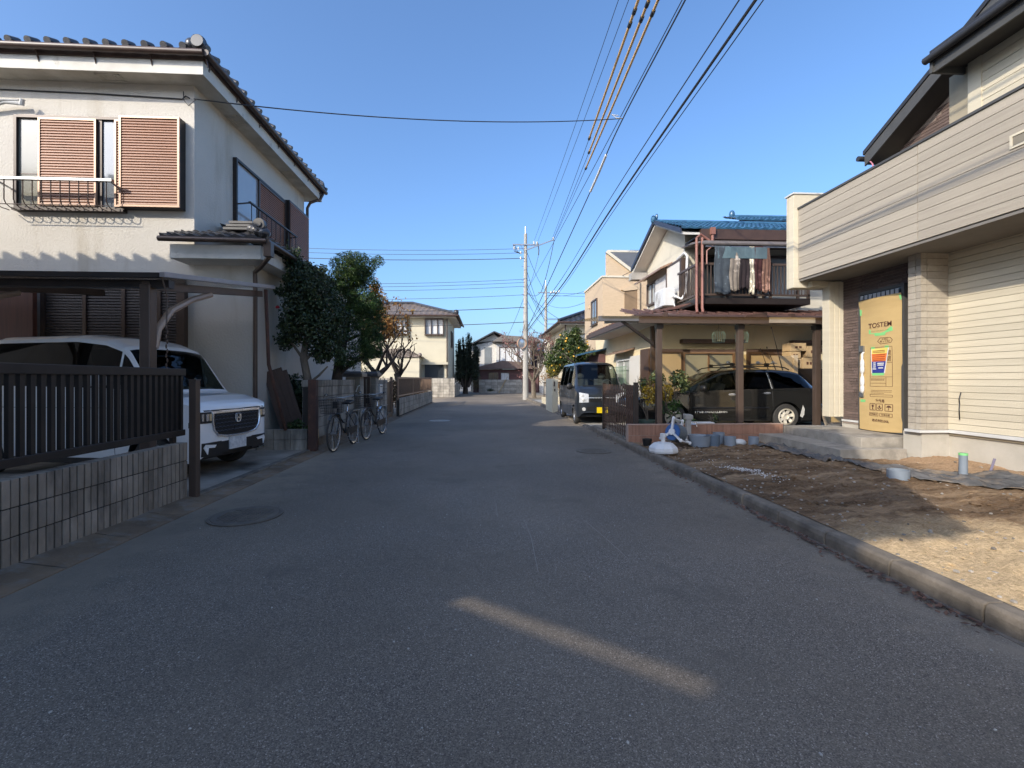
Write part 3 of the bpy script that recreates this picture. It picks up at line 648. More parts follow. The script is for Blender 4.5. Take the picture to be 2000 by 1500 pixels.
o = MB(); o.tube([(-3.72,8.0,2.86),(-3.70,8.06,1.6),(-3.66,8.62,.42)], .03, 8); o.build('prop_pole', MT['rust'], CP, smooth=True)
o = MB(); o.tube([(-3.74,5.52,2.56),(-3.72,5.6,2.3),(-3.735,5.6,1.95)], .008, 5)
for i in range(16): o.ball((-3.735+.012*(i%2),5.6,1.95-.055*i), (.012,.01,.03), 6, 4)
o.build('rain_chain', MT['bronze2'], CP)

# ------------------------------------------------------------------ left garden: planter, boards, trees, walls
P = thing('planter_wall', (-3.7,8.72,0), 'low grey block planter wall between the driveway and the rusty gate post', 'planter')
o = MB()
for r in range(2):
    for i in range(3): o.box(-4.17+i*.30,-4.17+i*.30+.292,8.62,8.74,.05+r*.19,.05+r*.19+.184)
o.build('blocks', MT['block2'], P, bevel=.004); o = MB(); o.box(-4.18,-3.27,8.74,9.2,.05,.37); o.build('earth', MT['soil'], P)
o = MB(); o.box(-3.26,-3.12,8.62,8.76,.03,1.335); o.box(-3.13,-3.115,8.66,8.74,.3,.38); o.box(-3.13,-3.115,8.66,8.74,.95,1.05); o = o.build('gate_post', MT['rust'], bevel=.006)
tag(o, 'rusty brown square steel post at the end of the tall block wall', 'post')
for i, (x, y, w_, tilt, lb) in enumerate(((-3.93,9.0,.36,.36,'wide brown board leaning on the white house wall behind the drainpipe'), (-3.80,9.08,.26,.34,'narrow brown board leaning to the right of the wide brown board'))):
    o = MB(); 
    for q in range(3): o.box(-w_/2+q*w_/3+.003, -w_/2+(q+1)*w_/3-.003, -.012, .012, 0, 1.22-.03*i)
    o = o.build('leaning_board', MT['brown_wood']); o.location = (x+.22, y-.06*i, .37); o.rotation_euler = (R(-6), R(-19), R(4)); tag(o, lb, 'board')
rn = random.Random(11)
def tree(name, base, label, cat='tree', group=None): return thing(name, base, label, cat, group)
# camellia
T = tree('camellia_tree', (-3.50,9.25,.3), 'dense dark glossy camellia tree with one red flower beside the white house')
o = MB(); o.tube([(-3.50,9.25,.25),(-3.52,9.25,.8),(-3.50,9.27,1.3),(-3.58,9.25,1.75),(-3.52,9.28,2.3)], [.095,.08,.075,.07,.045], 10)
o.tube([(-3.5,9.26,1.25),(-3.3,9.3,1.42),(-3.15,9.35,1.6)], [.03,.025,.015], 6); o.tube([(-3.56,9.25,1.7),(-3.75,9.2,2.0),(-3.9,9.15,2.2)], [.035,.025,.012], 6); o.tube([(-3.56,9.25,1.7),(-3.3,9.3,2.0),(-3.1,9.35,2.3)], [.035,.025,.012], 6)
o.build('trunk', MT['bark'], T, smooth=True)
cam_leaf = leafmat('camellia_leaf', [(0,(.012,.024,.008)),(.6,(.028,.050,.015)),(1,(.065,.09,.032))], .5, .12)
leaf_mesh('crown', cam_leaf, ragged([(-3.62,9.25,2.5,.40,.42,.5,3),(-3.3,9.25,2.35,.42,.45,.55,3),(-3.65,9.2,3.0,.33,.4,.5,2.4),(-3.35,9.3,2.9,.42,.4,.5,2.4),(-3.72,9.2,3.4,.22,.3,.42,1.2),(-3.45,9.25,3.35,.26,.3,.3,1),(-3.1,9.3,2.0,.3,.3,.3,1),(-3.85,9.2,2.3,.22,.25,.3,.7),(-3.9,9.2,2.05,.16,.2,.16,.4),(-3.25,9.3,1.85,.2,.25,.2,.5),(-3.0,9.3,2.5,.25,.3,.4,1),(-3.75,9.2,3.72,.1,.15,.16,.25)], 5, .10, 1), 16000, .064, T, 3, .25)
o = MB(); [o.ball((-4.0+.012*i, 9.05, 2.72+.01*(i % 2)), (.03,.03,.025), 8, 6) for i in range(3)]; o.build('flower', mat('red_petal', (.45,.02,.03), .5), T, smooth=True)
# cloud-pruned conifer
T = tree('cloud_pruned_conifer', (-3.45,10.8,.2), 'tall dark cloud-pruned conifer rising above the camellia')
o = MB(); o.tube([(-3.5,10.8,.1),(-3.45,10.8,1.2),(-3.3,10.8,2.2),(-3.1,10.75,3.2),(-3.05,10.7,3.8)], [.13,.12,.1,.07,.05], 10)
o.tube([(-3.3,10.8,2.2),(-2.9,10.7,2.35)], [.05,.03], 6); o.tube([(-3.2,10.8,2.8),(-2.7,10.7,2.95)], [.05,.03], 6); o.tube([(-3.45,10.8,1.4),(-3.0,10.7,1.75),(-2.7,10.7,1.9)], [.05,.035,.02], 6)
o.build('trunk', MT['bark_dark'], T, smooth=True)
pin = leafmat('conifer_needle', [(0,(.014,.036,.009)),(.6,(.040,.088,.018)),(1,(.12,.175,.04))], .5, .12)
leaf_mesh('crown', pin, ragged([(-3.02,10.7,3.95,.52,.5,.28,3),(-3.2,10.7,3.62,.42,.45,.24,1.6),(-2.88,10.7,3.68,.34,.4,.26,1.4),(-3.3,10.7,3.2,.42,.45,.32,2),(-2.75,10.7,3.12,.38,.45,.32,2),(-2.62,10.7,2.95,.28,.35,.26,1),(-3.05,10.7,2.75,.4,.45,.3,1.6),(-2.72,10.65,2.5,.36,.4,.3,1.6),(-2.62,10.65,2.15,.30,.35,.34,1.6),(-2.85,10.7,2.0,.34,.35,.26,1.1),(-3.2,10.7,1.75,.26,.3,.15,.5)], 6, .11, 2), 24000, .085, T, 4, .3, aspect=.18)
# shrubs behind the boards and in the planter
shr = leafmat('shrub_leaf', [(0,(.014,.030,.012)),(.6,(.032,.058,.022)),(1,(.075,.10,.045))], .4, .2)
T = tree('evergreen_shrub', (-3.6,9.9,.2), 'dark leafy shrub behind the leaning brown boards', 'shrub'); o = MB(); [o.tube([(-3.6+.1*i,9.9,.1),(-3.6+.22*i,9.9,1.0)], .012, 5) for i in (-1,0,1)]; o.build('stem', MT['bark'], T)
leaf_mesh('foliage', shr, [(-3.85,9.55,1.0,.3,.3,.45),(-3.72,9.4,.75,.2,.25,.4),(-4.0,9.7,1.1,.2,.25,.35)], 1900, .085, T, 5, .15)
T = tree('ground_plant', (-3.5,8.95,.37), 'low green leafy plant spilling over the planter wall', 'plant'); o = MB(); [o.tube([(-3.5,8.95,.3),(-3.5+.2*math.cos(i),8.95+.12*math.sin(i),.5)], .006, 4) for i in range(6)]; o.build('stem', MT['bark'], T)
leaf_mesh('foliage', leafmat('green_leaf', [(0,(.03,.06,.018)),(1,(.085,.14,.045))], .5, .25), [(-3.5,8.85,.47,.26,.13,.12),(-3.3,8.85,.44,.12,.12,.1)], 420, .075, T, 6, .1)

block_wall('tall_block_wall', 'x', -3.42, .12, 8.77, 11.75, .2, 1.20, .4, .2, 'tall weathered block wall behind the two bicycles', cap=.13)
o = MB(); o.box(-3.45,-3.27,8.77,16.3,-.02,.2); tag(o.build('wall_footing', MT['gutter']), kind='structure')
def gate_pillar(y, z1, label):
    t = thing('gate_pillar', (-3.35,y,.1), label, 'gate pillar'); o = MB()
    n = int((z1-.1)/.2)
    for r in range(n): o.box(-3.53+.003*(r%2),-3.17-.003*(r%2),y-.18,y+.18,.1+r*(z1-.1)/n+.004,.1+(r+1)*(z1-.1)/n-.003)
    o.box(-3.515,-3.185,y-.17,y+.17,.1,z1-.01); o.build('shaft', MT['block2'], t, bevel=.006)
    c = MB(); c.box(-3.60,-3.10,y-.25,y+.25,z1,z1+.09); c.prism([(y-.24,z1+.09),(y+.24,z1+.09),(y+.17,z1+.14),(y-.17,z1+.14)], 'x', -3.57,-3.13); c.build('cap', MT['tile_grey'], t, bevel=.008)
gate_pillar(11.95, 1.40, 'squat gate pillar with dark cap at the far end of the tall block wall')
gate_pillar(13.6, 1.42, 'taller gate pillar with dark stepped cap beside the mailbox')
t = thing('garden_gate', (-3.4,13.15,.2), 'open brown metal garden gate hanging on the capped pillar', 'gate'); o = MB()
for i in range(7): o.box(-3.9+i*.09,-3.9+i*.09+.05,13.2,13.22,.25,1.35)
o.build('bars', MT['bronze2'], t); o = MB(); framebox(o, 'y', 13.19, 13.23, -3.93,-3.28,.2,1.4,.045); o.build('gate_frame', MT['bronze2'], t)
block_wall('short_block_wall', 'x', -3.38, .12, 13.82, 15.35, .1, 1.22, .4, .2, 'short block wall carrying a white mailbox plate', cap=.1)
t = thing('mailbox', (-3.24,14.3,1.0), 'small white mailbox plate on the short block wall', 'mailbox'); o = MB(); o.box(-3.262,-3.215,14.15,14.5,.92,1.18); o.build('box', MT['white_metal'], t, bevel=.01); o = MB(); o.box(-3.215,-3.211,14.19,14.46,1.1,1.125); o.build('slot', MT['black'], t)
o = MB(); o.box(-3.2,-3.17,13.95,14.3,.12,.38); tag(o.build('white_box', MT['white_metal'], bevel=.01), 'small white box standing at the foot of the short block wall', 'box')
t = thing('side_gate', (-3.28,15.85,.1), 'dark brown metal side gate between the short wall and the brown fence', 'gate'); o = MB(); o.box(-3.34,-3.31,15.42,16.3,.22,1.25); o.build('leaf', MT['bronze2'], t); o = MB(); o.box(-3.36,-3.28,16.28,16.36,.1,1.42); o.build('post', MT['frame_pink'], t); o = MB(); o.box(-3.36,-3.28,15.36,15.42,.1,1.25); o.build('post', MT['frame_pink'], t)
def wx(y): return -3.06+.14*(y-16.4)/10
block_wall('low_block_wall', 'x', -3.17, .12, 16.42, 26.3, .06, .66, .4, .2, 'long low stained block wall under the brown bar fence')
t = thing('bar_fence', (-3.11,21.4,.66), 'rusty brown bar fence with dry hedge behind it, topping the long low wall', 'fence'); o = MB()
for i in range(124): o.box(-3.125,-3.105,16.45+i*.0795,16.45+i*.0795+.022,.76,1.36)
o.build('bars', mat('tan_brown_bars', (.19,.12,.075), .6, col2=(.13,.08,.05), scale=6), t); o = MB(); o.box(-3.14,-3.09,16.4,26.3,1.36,1.42); o.box(-3.14,-3.09,16.4,26.3,.72,.77); [o.box(-3.14,-3.09,y,y+.05,.60,1.4) for y in (16.42,19.7,23.,26.24)]; o.build('rail', MT['frame_pink'], t)
T = tree('hedge', (-3.5,21.4,.1), 'dry brown hedge packed behind the brown bar fence', 'hedge'); o = MB(); [o.tube([(-3.5,16.8+i*.7,0),(-3.5,16.9+i*.7,1.2)], .02, 5) for i in range(14)]; o.build('stem', MT['bark'], T)
leaf_mesh('foliage', leafmat('dry_leaf', [(0,(.07,.04,.02)),(.5,(.15,.095,.05)),(1,(.27,.19,.11))], .8, .2), [(-3.42,16.9+i*.75,.85,.22,.5,.5) for i in range(13)], 5200, .09, T, 8, .2)
# bare-ish persimmon/plum trees with orange leaves
for (bx_, by, h, nm, lb, nl, sc) in ((-4.55,19.2,3.0,'plum_tree','gnarled tree with orange autumn leaves behind the brown fence',1100,1.0), (-3.95,20.8,2.0,'pruned_tree','bare pruned gnarled tree right of the orange-leaved tree',60,.9)):
    T = tree(nm, (bx_,by,0), lb); o = MB(); tips = []; r2 = random.Random(int(by*10))
    o.tube([(bx_,by,0),(bx_+.1,by,.9),(bx_-.05,by,1.6)], [.16,.14,.13], 8)
    for k_ in range(5):
        a = k_*1.3; branches(o, (bx_-.05+.03*k_,by,1.3+.1*k_), (math.cos(a)*.9, math.sin(a)*.9, .9), h*.36, .085, 4 if sc == 1. else 3, r2, .5, 2, .28, tips)
    o.build('trunk', MT['bark_dark'], T, smooth=True)
    if nl > 100:
        leaf_mesh('crown', leafmat('autumn_leaf', [(0,(.20,.08,.02)),(.5,(.42,.20,.05)),(1,(.55,.36,.12))], .6, .4), [(p.x,p.y,p.z,.22,.22,.22,1) for p in tips if p.x > bx_-1.2] + [(bx_+.1,by,4.2,.5,.4,.9,160),(bx_+.5,by,3.4,.6,.5,.6,150),(bx_-.3,by,3.3,.6,.5,.6,90),(bx_,by,5.0,.25,.25,.5,40)], 2600, .15, T, 9, 0.)
T = tree('garden_shrub', (-4.2,17.2,0), 'yellow-green garden shrub behind the short block wall', 'shrub'); o = MB(); o.tube([(-4.2,17.2,0),(-4.2,17.2,1.2)], .02, 5); o.build('stem', MT['bark'], T)
leaf_mesh('foliage', leafmat('olive_leaf', [(0,(.05,.06,.02)),(1,(.22,.21,.09))], .6, .3), [(-4.3,17.2,1.4,.5,.4,.45),(-4.9,18,1.5,.7,.5,.6),(-3.8,17.,1.2,.25,.3,.3)], 900, .09, T, 10, 0.)

# ------------------------------------------------------------------ far left: cream house with hedge and corner wall
def hip_roof(mb, x0, x1, y0, y1, z, pitch, pu, ov=0, faces='nsew', knob=0):
    """hip roof over a rectangle, ridge along the longer side; returns ridge ends"""
    cs_ = 1/math.sqrt(1+pitch*pitch); W, D = x1-x0, y1-y0; hd_ = min(W, D)/2; sl = hd_/cs_; pv = pu*.95
    kf = lambda WW: (lambda u, v: v*cs_-.05 < u < WW-v*cs_+.05)
    if 's' in faces: tile_plane(mb, (x0,y0,z), (1,0,0), (0,1,pitch), W, sl, kf(W), pu, pv, eave_knobs=knob)
    if 'e' in faces: tile_plane(mb, (x1,y0,z), (0,1,0), (-1,0,pitch), D, sl, kf(D), pu, pv, eave_knobs=knob)
    if 'w' in faces: tile_plane(mb, (x0,y1,z), (0,-1,0), (1,0,pitch), D, sl, kf(D), pu, pv, eave_knobs=knob)
    if 'n' in faces: tile_plane(mb, (x1,y1,z), (-1,0,0), (0,-1,pitch), W, sl, kf(W), pu, pv, eave_knobs=knob)
    zr = z+hd_*pitch
    return ((x0+hd_,y0+hd_,zr),(x1-hd_,y1-hd_,zr)) if W >= D else ((x0+hd_,y0+hd_,zr),(x1-hd_,y1-hd_,zr))
def ridges(mb, x0, x1, y0, y1, z, pitch, r=.12):
    (a, b) = hip_roof(MB(), x0, x1, y0, y1, z, pitch, 5.)
    a, b = Vector(a)+Vector((0,0,r*.5)), Vector(b)+Vector((0,0,r*.5)); mb.tube([a, b], r, 8)
    W, D = x1-x0, y1-y0
    for c, e in (((x0,y0),a),((x1,y0),b if W >= D else a),((x1,y1),b),((x0,y1),a if W >= D else b)): mb.tube([(c[0],c[1],z+.06), e], r*.9, 8)
def window_unit(par, axis, c, out, a0, a1, z0, z1, fm='bronze2', glass='win_glass', curtain=False, mull=1, fw=.06, dep=.09, sill=True):
    f = MB(); lo, hi = (c, c+out*dep)
    framebox(f, axis, lo, hi, a0, a1, z0, z1, fw)
    for k_ in range(1, mull+1):
        a = a0+(a1-a0)*k_/(mull+1)
        f.box(lo, hi*.6+lo*.4, a-.025, a+.025, z0+fw, z1-fw) if axis == 'x' else f.box(a-.025, a+.025, lo, hi*.6+lo*.4, z0+fw, z1-fw)
    if sill:
        f.box(lo, c+out*(dep+.04), a0-.03, a1+.03, z0-.04, z0-.002) if axis == 'x' else f.box(a0-.03, a1+.03, lo, c+out*(dep+.04), z0-.04, z0-.002)
    o = f.build('window', MT[fm], par); g_ = MB()
    if axis == 'x': g_.box(c+out*.004, c+out*.02, a0+fw, a1-fw, z0+fw, z1-fw)
    else: g_.box(a0+fw, a1-fw, c+out*.004, c+out*.02, z0+fw, z1-fw)
    g_.build('pane', MT['curtain'] if curtain else MT[glass], o); return o
H = thing('cream_house', (-7,39,0), 'cream two-storey house with brown tiled hip roof at the far left', 'house')
o = MB(); o.box(-11.5,-2.94,36,42.5,0,6.1); o.build('wall', MT['cream_house'], H)
o = MB(); o.box(-12,-2.36,35.5,43,6.05,6.2); o.build('eave', MT['white_wall'], H)
o = MB(); hip_roof(o, -12.1,-2.2,35.3,43.2,6.22,.36,.42); r_ = o.build('roof', MT['tile_brown'], H, smooth=True); o = MB(); ridges(o, -12.1,-2.2,35.3,43.2,6.25,.36,.13); o.ball((-2.3,35.4,6.45),.2,10,6); o.build('ridge_tiles', MT['tile_dark'], r_, smooth=True)
o = MB(); o.tube([(-12.1,35.25,6.18),(-2.15,35.25,6.18)], .07, 8); o.tube([(-2.12,35.25,6.18),(-2.12,43,6.18)], .07, 8); o.tube([(-3.05,35.9,6.0),(-3.05,35.9,.3)], .045, 8); o.build('eave_gutter', MT['gutter_brown'], H, smooth=True)
for a0, a1 in ((-4.75,-3.3),(-7.4,-6.05)): window_unit(H, 'y', 36, -1, a0, a1, 4.75,6.0, curtain=True, dep=.25, mull=2)
window_unit(H, 'x', -2.94, 1, 38.2,39.6, 4.0,5.3)
o = MB(); tile_plane(o, (-9.2,34.6,2.95), (1,0,0), (0,1,.5), 4.4, 1.56, lambda u, v: u < 4.4-v*.9, .4,.38); tile_plane(o, (-4.8,34.6,2.95), (0,1,0), (-1,0,.5), 1.5, 1.5, lambda u, v: u > v*.9, .4,.38); o.ball((-4.95,34.75,3.15),.15,8,6); o.build('porch_roof', MT['tile_brown'], H, smooth=True)
o = MB(); o.box(-9.1,-5.0,34.7,35.99,0,2.93); o.box(-5.0,-2.95,35.6,35.99,2.45,2.62); o.build('porch_wall', MT['cream_house'], H)
o = MB(); o.box(-4.75,-3.35,35.9,35.995,0,2.45); o.build('garage_door', MT['win_dark'], H)
block_wall('corner_block_wall', 'y', 34.0, .14, -8.0, -2.33, 0, 1.42, .4, .2, 'grey block wall at the far street corner before the cream house')
block_wall('street_block_wall', 'x', -2.47, .14, 34.16, 40.5, 0, .95, .4, .2, 'receding lower block wall along the road beside the cream house')
T = tree('spiky_conifer', (-2.0,41.8,0), 'dark conifer clump with many upright spires beside the cream house'); o = MB(); r2 = random.Random(4); cl = []
for i in range(22):
    a = r2.uniform(-1,1); px = -1.75+a*.85; py = 41.8+r2.uniform(-.7,.7); zt = 5.3-abs(a)*1.3-r2.random()*.5; o.tube([(-1.9+a*.3,py,.6),(px,py,2.2),(px+a*.25,py,zt)], [.09,.07,.015], 5)
    for q in range(7): f = q/6; z = 1.7+(zt-1.6)*f; cl.append((px+a*.25*f,py,z,.30*(1.15-f),.30*(1.15-f),.45,1.2-f))
o.tube([(-1.9,41.8,0),(-1.85,41.8,1.6)], [.25,.16], 8); o.build('trunk', MT['bark_dark'], T)
leaf_mesh('crown', leafmat('dark_conifer', [(0,(.008,.016,.007)),(1,(.03,.045,.02))], .6, .1), cl, 12000, .24, T, 12, .05, aspect=.3, up=.0)
bl = leafmat('mixed_shrub_leaf', [(0,(.06,.05,.025)),(.5,(.16,.15,.07)),(1,(.36,.27,.16))], .7, .3)
for (x, y, h, lb) in ((-2.55,42.2,2.2,'pale dry shrub between the cream house and the dark conifer'),(-1.0,44.0,1.9,'sprawling pale garden shrub left of the stone wall'),(-.2,45.5,1.2,'low reddish shrub close to the stone wall')):
    T = tree('dry_shrub', (x,y,0), lb, 'shrub', 'shrubs at the end of the road'); o = MB(); [o.tube([(x,y,0),(x+.4*math.cos(i*1.3),y,h*.7)], .02, 4) for i in range(5)]; o.build('stem', MT['bark'], T)
    leaf_mesh('foliage', bl, [(x,y,h*.6,.55,.5,h*.42),(x+.4,y,h*.4,.4,.4,h*.3)], 900, .12, T, int(y), 0.)
# far middle house behind the stone wall
H = thing('far_white_house', (2,49,0), 'white and brown house with low porch roof closing the end of the road', 'house')
o = MB(); o.box(-1.6,1.6,47.5,54,0,5.0); o.prism([(-1.6,5.0),(1.6,5.0),(1.6,5.4),(.75,5.95),(-1.6,4.75)], 'y', 47.5, 54); o.build('wall', MT['white_wall'], H)
o = MB(); o.bar((-2.0,50.5,4.62),(.8,50.5,6.15),7.6,.12,up=(0,0,1)); o.bar((.8,50.5,6.15),(2.2,50.5,5.55),7.6,.12); r_ = o.build('roof', MT['tile_dark'], H)
o = MB(); o.box(1.0,4.6,47.0,53,2.6,5.0); o.build('upper_wall', MT['white_wall'], H)
o = MB(); o.box(.9,5.4,46.6,53,5.0,5.12); o.prism([(.6,5.1),(5.6,5.1),(4.9,5.55),(1.6,5.75)], 'y', 46.3, 53); o.build('upper_roof', mat('grey_brown_roof', (.17,.15,.13), .6), H)
window_unit(H, 'y', 47.0, -1, 1.3,3.2, 3.0,4.6, curtain=True, mull=2); window_unit(H, 'y', 47.0, -1, 3.3,4.5,3.0,4.6, glass='curtain', mull=0)
o = MB(); o.box(-.2,.5,47.44,47.5,2.6,4.6); o.box(-.9,-.6,47.44,47.5,3.7,4.4); o.build('window', MT['win_glass'], H)
o = MB(); o.box(-1.3,5.2,45.9,47,.0,2.3); o.build('lower_wall', MT['maroon'], H)
o = MB(); o.prism([(-1.6,2.35),(5.3,2.35),(3.6,3.0),(1.6,3.15),(-.2,2.7)], 'y', 45.4, 47); o.build('porch_roof', mat('brown_roof_sheet', (.14,.095,.08), .6), H)
window_unit(H, 'y', 45.9, -1, .2,1.2,1.0,2.0, glass='win_dark'); window_unit(H, 'y', 45.9, -1, 1.4,2.3,1.0,2.0, glass='curtain', mull=0)
block_wall('stone_wall', 'y', 43.0, .25, -.7, 3.35, 0, 1.28, .55, .27, 'low coursed stone wall in front of the far white house', m='stone')
o = MB(); o.bar((1.15,42.75,.05),(1.95,42.95,1.55),.08,.03); tag(o.build('leaning_plank', mat('yellow_wood', (.45,.33,.14), .7)), 'thin yellow plank leaning on the far stone wall', 'plank')
t = thing('planter_trough', (.35,42.6,0), 'small planted trough at the foot of the far stone wall', 'planter'); o = MB(); o.box(0,.75,42.5,42.75,0,.2); o.build('trough', MT['conc'], t, bevel=.02); leaf_mesh('foliage', shr, [(.37,42.6,.32,.36,.14,.15)], 200, .1, t, 3, 0)

# ------------------------------------------------------------------ cars
class Car:
    """lofted car body; local x runs from the nose (0) to the tail (L), y to the side, z up"""
    RT = [0., .06, .5, .93, 1.]
    def __init__(s, root, sp, paint):
        s.t = root; s.sp = sp; s.paint = paint; s.L = sp['L']
        s.arch = [(a, sp['ar']) for a in sp['axles']]
        xs = set(np.round(np.linspace(0, s.L, 90), 4).tolist()) | {0., .02, .05, .09, .14, .2, s.L-.02, s.L-.05, s.L-.1}
        for a, r in s.arch: xs |= set(np.round(a + r*np.cos(np.linspace(0, PI, 23)), 4).tolist())
        for a, b_ in sp['side'] + [sp['ws']] + ([sp['rear']] if sp.get('rear') else []): xs |= {a, b_}
        s.xs = sorted(x for x in xs if 0 <= x <= s.L)
    def g(s, k, x): a = s.sp[k]; return float(np.interp(x, [p[0] for p in a], [p[1] for p in a]))
    def sill(s, x):
        z = s.g('zs', x)
        for a, r in s.arch:
            if abs(x-a) < r: z = max(z, s.sp['wr_'] + math.sqrt(max(r*r-(x-a)**2, 0)))
        return z
    def half(s, x):
        zs, zb, zt, wb, wr = s.sill(x), s.g('zb', x), s.g('zt', x), s.g('wb', x), s.g('wr', x)
        dr = min(s.g('dr', x), zt-zb-.004); zr = zt-dr; z0 = s.g('zs', x)
        P = []
        for f in (0., .18, .45, .75, .92):
            z = zs + (zb-zs)*f; q = max(0, (z-z0)/(zb-z0)); P.append((wb*(.955+.045*math.sin(PI*min(1, q*.62+.2))) + .012*math.sin(PI*q), z))
        for f in s.RT: P.append((wb+(wr-wb)*f**1.15, zb+(zr-zb)*f))
        P += [(wr*.93, zr+dr*.42), (wr*.78, zr+dr*.7), (wr*.45, zr+dr*.93), (0., zt)]
        return P
    def body(s):
        sp = s.sp; rows = [s.half(x) for x in s.xs]; K = len(rows[0])
        sets = {}
        for side in (1, -1):
            for i in range(len(s.xs)-1):
                xm = (s.xs[i]+s.xs[i+1])/2
                for k in range(K-1):
                    key = 'body'
                    hgt = rows[i][9][1]-rows[i][5][1]
                    if 6 <= k <= 7 and hgt > .09:
                        for j, (a, b_) in enumerate(sp['side']):
                            if a < xm < b_: key = ('side', j, side)
                    if k >= 10 and sp['ws'][0] < xm < sp['ws'][1]: key = ('ws', 0, 0)
                    if sp.get('rear') and k >= 10 and sp['rear'][0] < xm < sp['rear'][1]: key = ('rear', 0, 0)
                    q = [(s.xs[i], side*rows[i][k][0], rows[i][k][1]), (s.xs[i+1], side*rows[i+1][k][0], rows[i+1][k][1]),
                         (s.xs[i+1], side*rows[i+1][k+1][0], rows[i+1][k+1][1]), (s.xs[i], side*rows[i][k+1][0], rows[i][k+1][1])]
                    sets.setdefault(key, []).append(q)
        for e, x in ((0, 0.), (-1, s.L)):
            q = [(x, p[0], p[1]) for p in rows[e]] + [(x, -p[0], p[1]) for p in rows[e][-2::-1]]
            sets['body'].append(q)
        def mk(nm, quads, m):
            b = MB(); idx = {}
            for q in quads:
                f = []
                for p in q:
                    kk = (round(p[0],4), round(p[1],4), round(p[2],4))
                    if kk not in idx: idx[kk] = len(b.v); b.v.append(p)
                    if idx[kk] not in f: f.append(idx[kk])
                if len(f) > 2: b.f.append(tuple(f))
            return b.build(nm, m, s.t, smooth=True)
        s.bo = mk('body', sets['body'], s.paint)
        for key, q in sets.items():
            if key == 'body': continue
            m = s.sp['glass'].get(key[0] + (str(key[1]) if key[0] == 'side' else ''), s.sp['glass']['side'])
            mk({'side': 'side_window', 'ws': 'windscreen', 'rear': 'rear_window'}[key[0]], q, m)
        # floor and wheel housings
        b = MB(); wb = s.g('wb', s.L/2)
        b.box(.12, s.L-.12, -wb*.86, wb*.86, s.g('zs', s.L/2)+.03, s.g('zs', s.L/2)+.09)
        for a, r in s.arch:
            n = 14
            for sd in (1, -1):
                yo, yi = sd*(s.g('wb', a)*.965), sd*(s.g('wb', a)-.30)
                arc = [(a-r*math.cos(PI*i/n), s.sp['wr_']+r*math.sin(PI*i/n)) for i in range(n+1)]
                b.add([(x, yo, z) for x, z in arc]+[(x, yi, z) for x, z in arc], [(i, i+1, n+2+i, n+1+i) for i in range(n)] + [tuple(range(n+1, 2*n+2))])
        b.build('underbody', MT['black'], s.t)
    def side_y(s, x, z):
        P = s.half(x); return float(np.interp(z, [p[1] for p in P], [p[0] for p in P]))
    def front_x(s, y, z):
        y = abs(y)
        for x in np.linspace(0, .8, 161):
            if s.g('zt', x) >= z and (s.side_y(x, z) >= y): return float(x)
        return .8
    def panel(s, nm, y0, y1, zl, zu, m, off=.006, nu=10, nv=4, th=.03, parent=None):
        """piece lying on the curved nose between heights zl(y) and zu(y)"""
        zl = zl if callable(zl) else (lambda y, c=zl: c); zu = zu if callable(zu) else (lambda y, c=zu: c)
        b = MB(); vs = []
        for d in (0, th):
            for j in range(nv+1):
                for i in range(nu+1):
                    y = y0+(y1-y0)*i/nu; z = zl(y)+(zu(y)-zl(y))*j/nv; vs.append((s.front_x(y, z)-off+d, y, z))
        W = nu+1; T = W*(nv+1); fs = []
        for j in range(nv):
            for i in range(nu): q = j*W+i; fs += [(q, q+1, q+W+1, q+W)]
        ring = [i for i in range(W)] + [j*W+nu for j in range(1, nv+1)] + [nv*W+i for i in range(nu-1, -1, -1)] + [j*W for j in range(nv-1, 0, -1)]
        for a, c in zip(ring, ring[1:]+ring[:1]): fs.append((a, c, c+T, a+T))
        b.add(vs, fs); return b.build(nm, m, parent or s.t, smooth=True)
    def seam(s, mb, x, z0, z1, sides=(1,-1)):
        for sd in sides: mb.tube([(x, sd*(s.side_y(x, z)+.0005), z) for z in np.linspace(z0, z1, 10)], .0035, 4)
    def wheels(s, r, w, rimr, spokes, rim_mat, sides=(1,-1)):
        for a in s.sp['axles']:
            for sd in sides:
                yo = s.g('wb', a)*.985; c = (a, sd*(yo-w/2), r)
                h = MB(); h.lathe([(0,-.02),(rimr*.9,-.02),(rimr*.9,.02),(0,.02)], (c[0], c[1]+sd*.0, c[2]), 28, 'y')
                wo = h.build('wheel', MT['black'], s.t)
                ty = MB(); pr = [(rimr,-w/2),(r-.02,-w/2),(r-.004,-w/2+.025),(r,-w*.2),(r,w*.2),(r-.004,w/2-.025),(r-.02,w/2),(rimr+.01,w/2+.004),(rimr,w/2-.02)]
                ty.lathe(pr, c, 36, 'y'); ty.build('tyre', MT['rubber'], wo, smooth=True)
                ri = MB(); yf = c[1]+sd*(w/2-.02)
                ri.lathe([(rimr+.002,-.02),(rimr+.004,.012),(rimr-.022,.004),(rimr-.03,-.03)], (c[0], yf, c[2]), 36, 'y')
                ri.lathe([(0,.0),(rimr*.3,.0),(rimr*.34,-.03)], (c[0], yf-.0*sd, c[2]), 20, 'y')
                for i in range(spokes):
                    t = 2*PI*i/spokes+.2; d = Vector((math.cos(t), 0, math.sin(t))); p0 = Vector((c[0], yf-sd*.012, c[2])) + d*rimr*.2; p1 = Vector((c[0], yf-sd*.008, c[2])) + d*(rimr-.012)
                    ri.bar(p0, p1, rimr*.30, .02, up=(0,1,0)) if 0 else ri.add(*spoke(p0, p1, d, rimr, sd))
                ri.lathe([(0,.006),(.028,.006),(.03,-.01)], (c[0], yf+sd*.002, c[2]), 14, 'y')
                ri.build('rim', rim_mat, wo, smooth=True)
